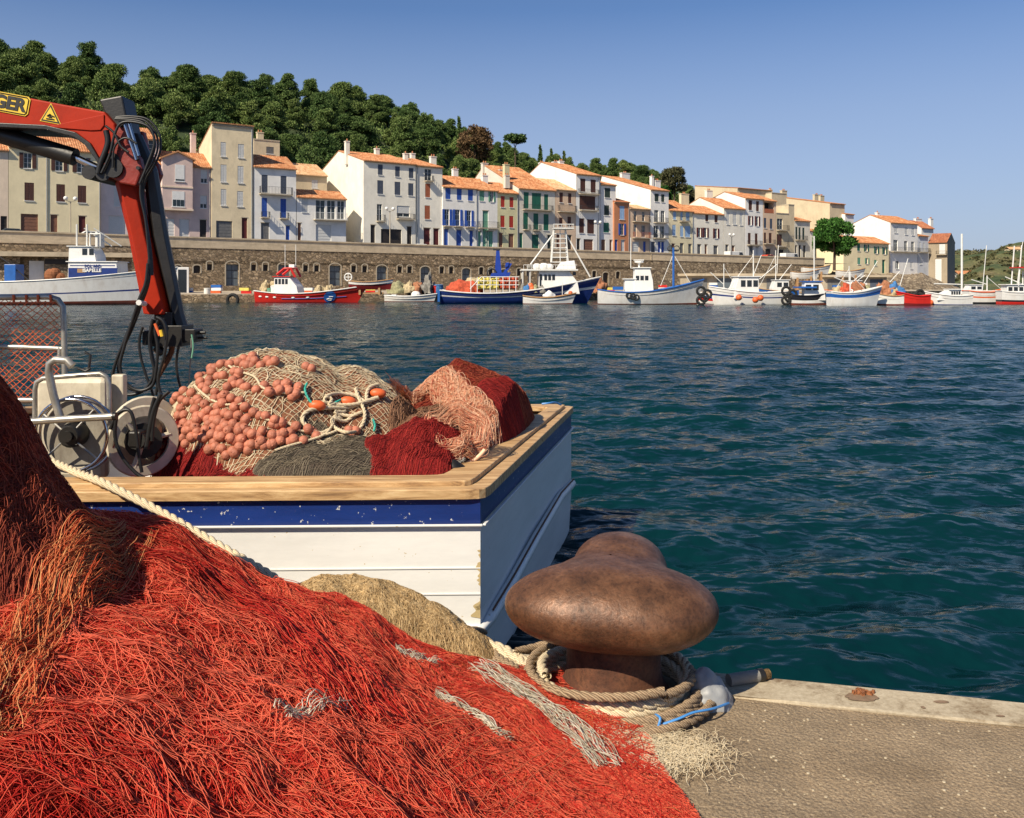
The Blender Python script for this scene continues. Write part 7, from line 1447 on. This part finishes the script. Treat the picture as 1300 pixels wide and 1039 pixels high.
def red_pile():
    V, Fq = surf_grid(hR, -4.2, 1.05, .75, 3.85, 560, 340, mkR); parts = [(V, Fq, None, 'net_red_base')]
    rs = np.random.RandomState(8)
    ang = lambda x, y: 1.5*vn(x*1.1+5, y*1.1, 40) + .9*vn(x*3.2, y*3.2, 41)
    for n, K, step, curl, lift, r_, mt_, lo_, hi_ in ((52000, 12, .007, .45, .010, .0006, 'net_red', 0, .85), (24000, 14, .007, .5, .016, .0006, 'net_red', .2, 1), (9000, 16, .006, .65, .022, .0007, 'net_red', .4, 1), (3400, 64, .020, .008, .026, .0009, 'net_red', .65, 1.1), (500, 30, .016, .10, .030, .0009, 'net_orange_tan', 0, .5)):
        x = rs.uniform(-2.2, .95, n); y = rs.uniform(1.45, 3.6, n); keep = mkR(x, y) & (x > -.66*y); x, y = x[keep], y[keep]; n = len(x)
        PL = walk(hR, x, y, R(-28)+rs.normal(size=n)*(.55 if K < 40 else .22) + (rs.rand(n) < (.3 if K < 40 else .06))*1.57, K, step, curl, n, lift, .6 if K < 40 else .12, ang if K < 40 else (lambda x, y: .5*vn(x*.9, y*.9, 43)))
        cl = vn(x*2.3, y*2.3, 50)*.38+vn(x*7, y*7, 51)*.22-.05
        V, Fq, T = tubes(PL, r_, 3, np.clip(lo_+(hi_-lo_)*rs.rand(n)+cl, 0, 1)); V, Fq, T = clip_tubes(V, Fq, T, mkR); parts.append((V, Fq, T, mt_))
    # looser netting lying over it: large diamonds
    for (cx, cy, rx, ry, cell, an, sd) in ((-.7,2.4,1.9,1.3,.030,R(8),64), (-.6,2.5,1.9,1.3,.036,R(-38),65), (-.5,2.3,1.5,1.2,.026,R(-60),66), (-1.15,2.1,.75,.5,.062,R(20),61), (-.5,2.0,.7,.45,.055,R(-25),62), (-.95,2.9,.7,.4,.05,R(-20),63), (-.35,2.6,.6,.5,.045,R(5),60), (-.9,2.3,.5,.4,.04,R(48),59)):
        D = diamond(hR, cx, cy, rx, ry, cell, an, sd, .027 if sd > 63 else .034, .15 if sd > 63 else .09, 130); V, Fq, T = tubes(D, .0009 if sd > 63 else .0012, 3, (.35+.5*rs.rand(len(D))) if sd > 63 else .85+.15*rs.rand(len(D))); V, Fq, T = clip_tubes(V, Fq, T, lambda x, y: mkR(x, y) & ((((x-cx)/rx)**2+((y-cy)/ry)**2)+.4*fbm(x*3, y*3, sd) < 1)); parts.append((V, Fq, T, 'net_red'))
    # pale cord selvedges seen in the photograph
    parts.append(bundle(hR, [(603,855),(640,878),(680,900),(715,925),(745,955),(775,985)], .12, 150, 'net_white', .0012, 71, .030, 50, 1.2, 3.7, .014)); parts.append(bundle(hR, [(553,892),(590,912),(625,935),(650,952)], .03, 60, 'net_white', .0014, 72, .03, 40, 1.2, 3.7, .004))
    parts.append(bundle(hR, [(503,835),(530,845),(560,853)], .02, 40, 'net_white', .0014, 73, .034, 24, 1.2, 3.7, .004)); parts.append(bundle(hR, [(355,925),(395,912),(440,905)], .06, 40, 'net_white', .0012, 74, .034, 30, 1.2, 3.7, .01))
    parts.append(bundle(lambda x, y: np.maximum(hR(x, y), hM(x, y)), [(165,685),(118,715),(85,755),(55,800),(25,850),(5,890),(-30,950)], .11, 330, 'net_orange_tan', .0010, 75, .034, 46, 1.2, 3.7, .02))
    pass
    parts.append(bundle(hR, [(160,700),(260,735),(350,790),(420,850),(480,930)], .22, 300, 'net_red', .0012, 78, .035, 50, 1.2, 3.7, .02))
    o = join_net('fishing_net', parts); tag(o, 'large pile of bright red fishing net with white selvedges, lying on the quay in front', 'fishing net', 'nets on the near quay')
red_pile()
# taller maroon net rising at the left edge
mkM = lambda x, y: (hM(x, y) > np.maximum(hR(x, y)-.03, QZ))
def maroon():
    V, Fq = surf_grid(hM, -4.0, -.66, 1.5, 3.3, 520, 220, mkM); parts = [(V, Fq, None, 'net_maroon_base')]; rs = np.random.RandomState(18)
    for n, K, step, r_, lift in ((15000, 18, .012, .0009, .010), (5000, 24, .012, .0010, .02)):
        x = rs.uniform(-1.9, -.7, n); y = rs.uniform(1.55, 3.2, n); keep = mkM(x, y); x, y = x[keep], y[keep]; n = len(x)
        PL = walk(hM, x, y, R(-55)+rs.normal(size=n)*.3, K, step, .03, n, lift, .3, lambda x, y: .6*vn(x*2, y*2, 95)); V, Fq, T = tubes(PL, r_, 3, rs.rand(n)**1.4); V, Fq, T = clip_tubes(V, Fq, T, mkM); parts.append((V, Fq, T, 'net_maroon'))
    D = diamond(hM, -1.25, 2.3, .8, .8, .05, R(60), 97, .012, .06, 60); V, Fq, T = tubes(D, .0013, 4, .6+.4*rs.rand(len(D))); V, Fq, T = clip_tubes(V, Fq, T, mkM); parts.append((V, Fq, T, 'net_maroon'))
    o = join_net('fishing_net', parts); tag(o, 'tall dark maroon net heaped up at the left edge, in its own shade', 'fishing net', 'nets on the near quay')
maroon()
# tan net behind the red crest
def hT(x, y): 
    x = np.asarray(x, float); y = np.asarray(y, float); return QZ-.05 + np.maximum(.39*bump(x, y, -.68, 3.74, .46, .32, 1.6), .25*bump(x, y, -.42, 3.74, .40, .26, 1.6)) + .03*fbm(x*6, y*6, 99)
mkT = lambda x, y: hT(x, y) > QZ+.004
V, Fq = surf_grid(hT, -1.4, .1, 3.2, 4.1, 160, 110, mkT); parts = [(V, Fq, None, 'net_tan_base')]; rs = np.random.RandomState(28)
for n, K, st, cu in ((7000, 14, .010, .28), (4000, 20, .012, .15)):
    x = rs.uniform(-1.3, 0, n); y = rs.uniform(3.3, 4.02, n); PL = walk(hT, x, y, rs.uniform(0, 6.28, n), K, st, cu, n, .018, .5); V, Fq, T = tubes(PL, .0010, 3, rs.rand(n)); V, Fq, T = clip_tubes(V, Fq, T, mkT); parts.append((V, Fq, T, 'net_tan'))
tag(join_net('fishing_net', parts), 'tan brown net heaped on the quay edge between the red net and the boat', 'fishing net', 'nets on the near quay')
V, Fq = surf_grid(lambda x, y: QZ-.02+.15*bump(x, y, -.34, 3.78, .22, .12, 2)+.006*fbm(x*12, y*12, 4), -.6, -.1, 3.62, 3.95, 60, 40, lambda x, y: bump(x, y, -.34, 3.78, .22, .12, 2) > .05); o = npmesh('tarpaulin', V, Fq, ['net_grey_far']); tag(o, 'grey brown tarpaulin lump at the end of the tan net', 'tarpaulin')
# loose tan strands at the right foot of the pile
x = RNG.uniform(.28, .72, 1500); y = RNG.uniform(2.72, 3.12, 1500); hq = lambda x, y: np.maximum(hR(x, y), QZ)+.004; kk = ((x-.50)/.17)**2+((y-2.99)/.10)**2 < 1; x, y = x[kk], y[kk]
PL = walk(hq, x, y, RNG.uniform(0, 6.28, len(x)), 20, .009, .30, 5, .022, .5); V, Fq, T = tubes(PL, .0010, 3, RNG.rand(len(x))); tag(join_net('net_scrap', [(V, Fq, T, 'net_cream')]), 'loose cream net strands on the quay at the foot of the bollard', 'net scrap')

# ---------------------------------------------------------------- bollard
BX, BY = .385, 3.44
def bollard():
    E_ = [((-.03,-.10,.372),(.375,.235,.150)), ((.10,-.10,.36),(.27,.24,.135)), ((.035,.21,.420),(.185,.25,.125)), ((-.01,.04,.385),(.24,.20,.130))]
    def f(p):
        s = 0
        for c_, r_ in E_:
            q = [(p[i]-c_[i])/r_[i] for i in range(3)]; d = (q[0]**2+q[1]**2+abs(q[2])**2.0)**.5-1; s = s+np.exp(-d*12)
        return -np.log(s)/12
    nu, nv = 120, 80; th = np.linspace(0, 2*math.pi, nu, endpoint=False); ph = np.linspace(.03, math.pi-.03, nv); TH_, PH = np.meshgrid(th, ph, indexing='ij'); D = [np.cos(TH_)*np.sin(PH), np.sin(TH_)*np.sin(PH), np.cos(PH)]; c0 = (-.01, .03, .365)
    lo_ = np.zeros_like(TH_); hi_ = np.ones_like(TH_)
    for _ in range(30):
        m_ = (lo_+hi_)/2; v_ = f([c0[i]+D[i]*m_ for i in range(3)]); hi_ = np.where(v_ > 0, m_, hi_); lo_ = np.where(v_ > 0, lo_, m_)
    X, Y, Z = [c0[i]+D[i]*lo_ for i in range(3)]
    Z = np.maximum(Z, .218+.02*(X*X+Y*Y)/.1); sm = np.clip(1-np.abs(Z-.315)/.006, 0, 1); rr_ = .004*sm; X = X*(1+rr_*2); Y = Y*(1+rr_*2); nz = .0018*fbm(X*14+Z*9, Y*14-Z*5, 70, 5); X = X+D[0]*nz; Y = Y+D[1]*nz; Z = Z+D[2]*nz
    V = np.stack([X, Y, Z], -1).reshape(-1, 3); idx = np.arange(nu*nv).reshape(nu, nv); nx_ = np.roll(idx, -1, 0); Fq = np.stack([idx[:, :-1], idx[:, 1:], nx_[:, 1:], nx_[:, :-1]], -1).reshape(-1, 4)
    root = empty('mooring_bollard', (BX, BY, QZ), R(-4), label='big rusty iron mooring bollard with a three lobed head on the quay edge', cat='bollard')
    o = npmesh('bollard_head', V, Fq, ['iron_rust'], root); mb = MB(); mb.lathe([(.225,0),(.215,.02),(.188,.06),(.178,.12),(.178,.28)], n=48); mb.build('bollard_stem', 'iron_rust_shaded', root, smooth=True)
def rustmat(name, cols, rough, metal):
    m, nt, b = newmat(name); L = nt.links.new; c = coords(nt, 'obj')
    n1 = N(nt, 'ShaderNodeTexNoise', Scale=7, Detail=10, Roughness=.72); L(c, n1.inputs['Vector']); n2 = N(nt, 'ShaderNodeTexNoise', Scale=70, Detail=4, Roughness=.7); L(c, n2.inputs['Vector'])
    r = ramp(nt, [(.30, cols[0]), (.48, cols[1]), (.68, cols[2])], n1.outputs['Fac']); r2 = ramp(nt, [(.32, (.45,.42,.40)), (.5, (1,1,1)), (.72, (1.25,1.1,1.0))], n2.outputs['Fac'])
    mx = nt.nodes.new('ShaderNodeMixRGB'); mx.blend_type = 'MULTIPLY'; mx.inputs[0].default_value = .75; L(r.outputs[0], mx.inputs[1]); L(r2.outputs[0], mx.inputs[2]); L(mx.outputs[0], b.inputs['Base Color'])
    rr = ramp(nt, [(.3, (rough+.22,)*3), (.65, (rough,)*3)], n1.outputs['Fac']); L(rr.outputs[0], b.inputs['Roughness']); b.inputs['Metallic'].default_value = metal
    bp = N(nt, 'ShaderNodeBump', Strength=.45, Distance=.004); L(n2.outputs['Fac'], bp.inputs['Height']); b2 = N(nt, 'ShaderNodeBump', Strength=.35, Distance=.012); L(n1.outputs['Fac'], b2.inputs['Height']); L(bp.outputs[0], b2.inputs['Normal']); L(b2.outputs[0], b.inputs['Normal'])
rustmat('iron_rust', [(.035,.016,.008), (.11,.050,.024), (.21,.105,.055)], .36, .2); rustmat('iron_rust_shaded', [(.035,.014,.008), (.09,.035,.018), (.16,.065,.03)], .7, .1)  # darker stem copy: shade under the head put into its colour
bollard()
# rope coils round the bollard
def coil(turns, r0, r1, z0, z1, rad, m_, label, a0=0, wob=.012, seed=0, ends=()):
    rc = random.Random(seed); pts_ = list(ends[0]) if ends else []; n = int(turns*16)
    for i in range(n+1):
        t = i/n; a = a0+t*turns*2*math.pi; r_ = r0+(r1-r0)*t+wob*math.sin(a*1.3+seed)+rc.uniform(-.003,.003); pts_.append(Vector((BX+r_*math.cos(a), BY-.01+r_*math.sin(a)*.93, QZ+z0+(z1-z0)*t+.008*math.sin(a*2+seed))))
    if len(ends) > 1: pts_ += list(ends[1])
    return tag(laid(pts_, rad, 'rope_coil', m_, k=3), label, 'rope', 'ropes coiled round the bollard')
q = lambda u, v, dz=0: Vector(((u-650)/F0*(CAMZ-QZ-dz)*F0/(v-H0), (CAMZ-QZ-dz)*F0/(v-H0), QZ+dz))
coil(3.0, .262, .285, .022, .10, .020, 'rope_cream', 'pale laid rope wound round the bollard stem', R(200), seed=1, ends=([q(585,812,.05), q(620,818,.06), q(650,830,.05), q(690,868,.03)],))
coil(2.2, .315, .335, .020, .055, .019, 'rope_brown', 'brown rope lying in wide turns round the bollard', R(150), seed=2, ends=([q(630,835,.04), q(655,850,.06), q(680,880,.03)],))
coil(1.3, .375, .385, .020, .025, .018, 'rope_brown', 'outermost brown rope turn lying on the quay', R(170), seed=3, ends=([q(560,800,.08), q(600,806,.07), q(640,842,.03), q(680,895,.02)], [q(878,905,.02), q(890,880,.03), q(880,860,.05)]))
coil(1.0, .300, .31, .10, .115, .017, 'rope_brown', 'upper brown rope turn tight against the bollard stem', R(-60), seed=4)
for i, (lab, pth, r_, m_) in enumerate((('thick white laid rope crossing from the tan net to the bollard', [q(600,815,.05), q(625,822,.05), q(660,838,.04), q(700,842,.03), q(730,838,.02)], .026, 'rope_cream'), ('brown rope looped left of the bollard', [q(655,828,.07), q(680,822,.06), q(700,815,.08), q(712,808,.14)], .018, 'rope_brown'), ('brown rope bight on the quay between net and bollard', [q(690,835,.03), q(680,850,.05), q(672,872,.03), q(690,885,.02), q(715,878,.03)], .019, 'rope_brown'),
    ('frayed pale rope bundle behind the bollard', [q(690,832,.03), q(715,836,.03), q(745,842,.03)], .034, 'rope_cream'), ('brown rope end dropping over the quay edge by the boat', [q(582,805,.06), q(600,800,.03), q(615,803,-.05)], .016, 'rope_brown'))): tag(laid(pth, r_, 'rope', m_), lab, 'rope', 'ropes lying by the bollard')
mb = MB(); mb.tube(smooth_path([q(800,920,.03), q(830,922,.03), q(858,914,.05), q(880,905,.06), q(905,900,.05), q(925,893,.02)]), .0045, 6); mb.tube(smooth_path([q(835,925,.03), q(838,912,.06), q(832,908,.05), q(838,918,.03)]), .0045, 6); tag(mb.build('cord', 'rope_blue', smooth=True), 'thin bright blue cord over the rope coils', 'cord')
p = q(903, 893, 0); V, F_ = [], []
nu, nv = 40, 24
for j in range(nv+1):
    for i in range(nu):
        a = 2*math.pi*i/nu; t = j/nv; r_ = math.sin(math.pi*(.5-t*.5))**.7; d = Vector((.085*r_*math.cos(a), .075*r_*math.sin(a), .14*t)); d += d.normalized()*(.012*noise.fractal(d*22, 1, 2, 3)) if d.length > .001 else Vector(); V.append(tuple(d+Vector((-.03*t,0,-.005))))
F_ = [(j*nu+i, j*nu+(i+1) % nu, (j+1)*nu+(i+1) % nu, (j+1)*nu+i) for j in range(nv) for i in range(nu)]
o = npmesh('plastic_bag', V, F_, ['plastic_white_shaded']); o.location = p; tag(o, 'crumpled white plastic bag with bollard shade painted into its grey', 'bag')
mb = MB(); a, b_ = q(925,864,.03), q(962,858,.03); mb.tube([a, b_], .024, 14); o = mb.build('wooden_stave', 'net_grey_far', smooth=True); tag(o, 'short grey wooden stave with a black band at the quay edge', 'stave')
mb = MB(); mb.tube([b_, b_+(b_-a).normalized()*.022], .0255, 14); t2 = mb.build('black_band', 'black_paint', o, smooth=True); mb = MB(); mb.tube([b_+(b_-a).normalized()*.022, b_+(b_-a).normalized()*.05], .02, 14); mb.build('stave_end', 'net_tan_base', o, smooth=True)
# rusty stub and stains on the coping
mat('stain', (.20,.13,.08), .9, .3, 30); mat('rust_bright', (.30,.11,.04), .9, .5, 60, 1, 90)
def blot(u, v, rx, ry, m_, nm, lab, z=.0135, seed=1):
    p = q(u, v, .01); mb = MB(); n = 26; pts_ = [(p.x+rx*math.cos(2*math.pi*i/n)*(1+.35*noise.noise(Vector((i*.9, seed*7., 0)))), p.y+ry*math.sin(2*math.pi*i/n)*(1+.35*noise.noise(Vector((i*.9, seed*5.+3, 0)))), QZ+z) for i in range(n)]; mb.face(pts_); mb.face([(a, b_, c_-.012) for a, b_, c_ in pts_]); return mb.build(nm, m_)
o = blot(1094, 886, .060, .036, 'stain', 'rust_mark', ''); tag(o, 'brown rust ring on the coping round the iron stub', 'stain'); p = q(1096, 881, .01)
mb = MB(); rk = random.Random(3)
for i in range(26): a = rk.random()*6.28; rr = .035*rk.random()**.5; mb.obox((p.x+rr*math.cos(a)*1.2, p.y+rr*math.sin(a)*.7, QZ+.016), (rk.uniform(.006,.02), rk.uniform(-.008,.008), 0), (rk.uniform(-.006,.006), .008, 0), (0, 0, rk.uniform(.008,.022)))
tag(mb.build('iron_stub', 'rust_bright'), 'flaking rusty iron stub set in the quay coping', 'iron stub')
for i, (u, v, rx, ry, lab) in enumerate(((1195,892,.028,.012,'dark oil stain in the middle of the coping'),(1172,899,.008,.010,'small round rust spot left of the oil stain'),(1270,910,.016,.007,'small brown stain near the right edge'))): tag(blot(u, v, rx, ry, 'stain', 'stain_mark', '', .0128, i+4), lab, 'stain')
rk = random.Random(12); mb = MB()
for i in range(260):
    x = rk.uniform(.6, 2.6); y = rk.uniform(2.3, kx(x)-.26); s_ = rk.uniform(.0025, .007); mb.ball((x, y, QZ+s_*.2), s_, 5, 4, sc=(1, rk.uniform(.6,1), .6))
tag(mb.build('gravel', 'coping'), kind='stuff')
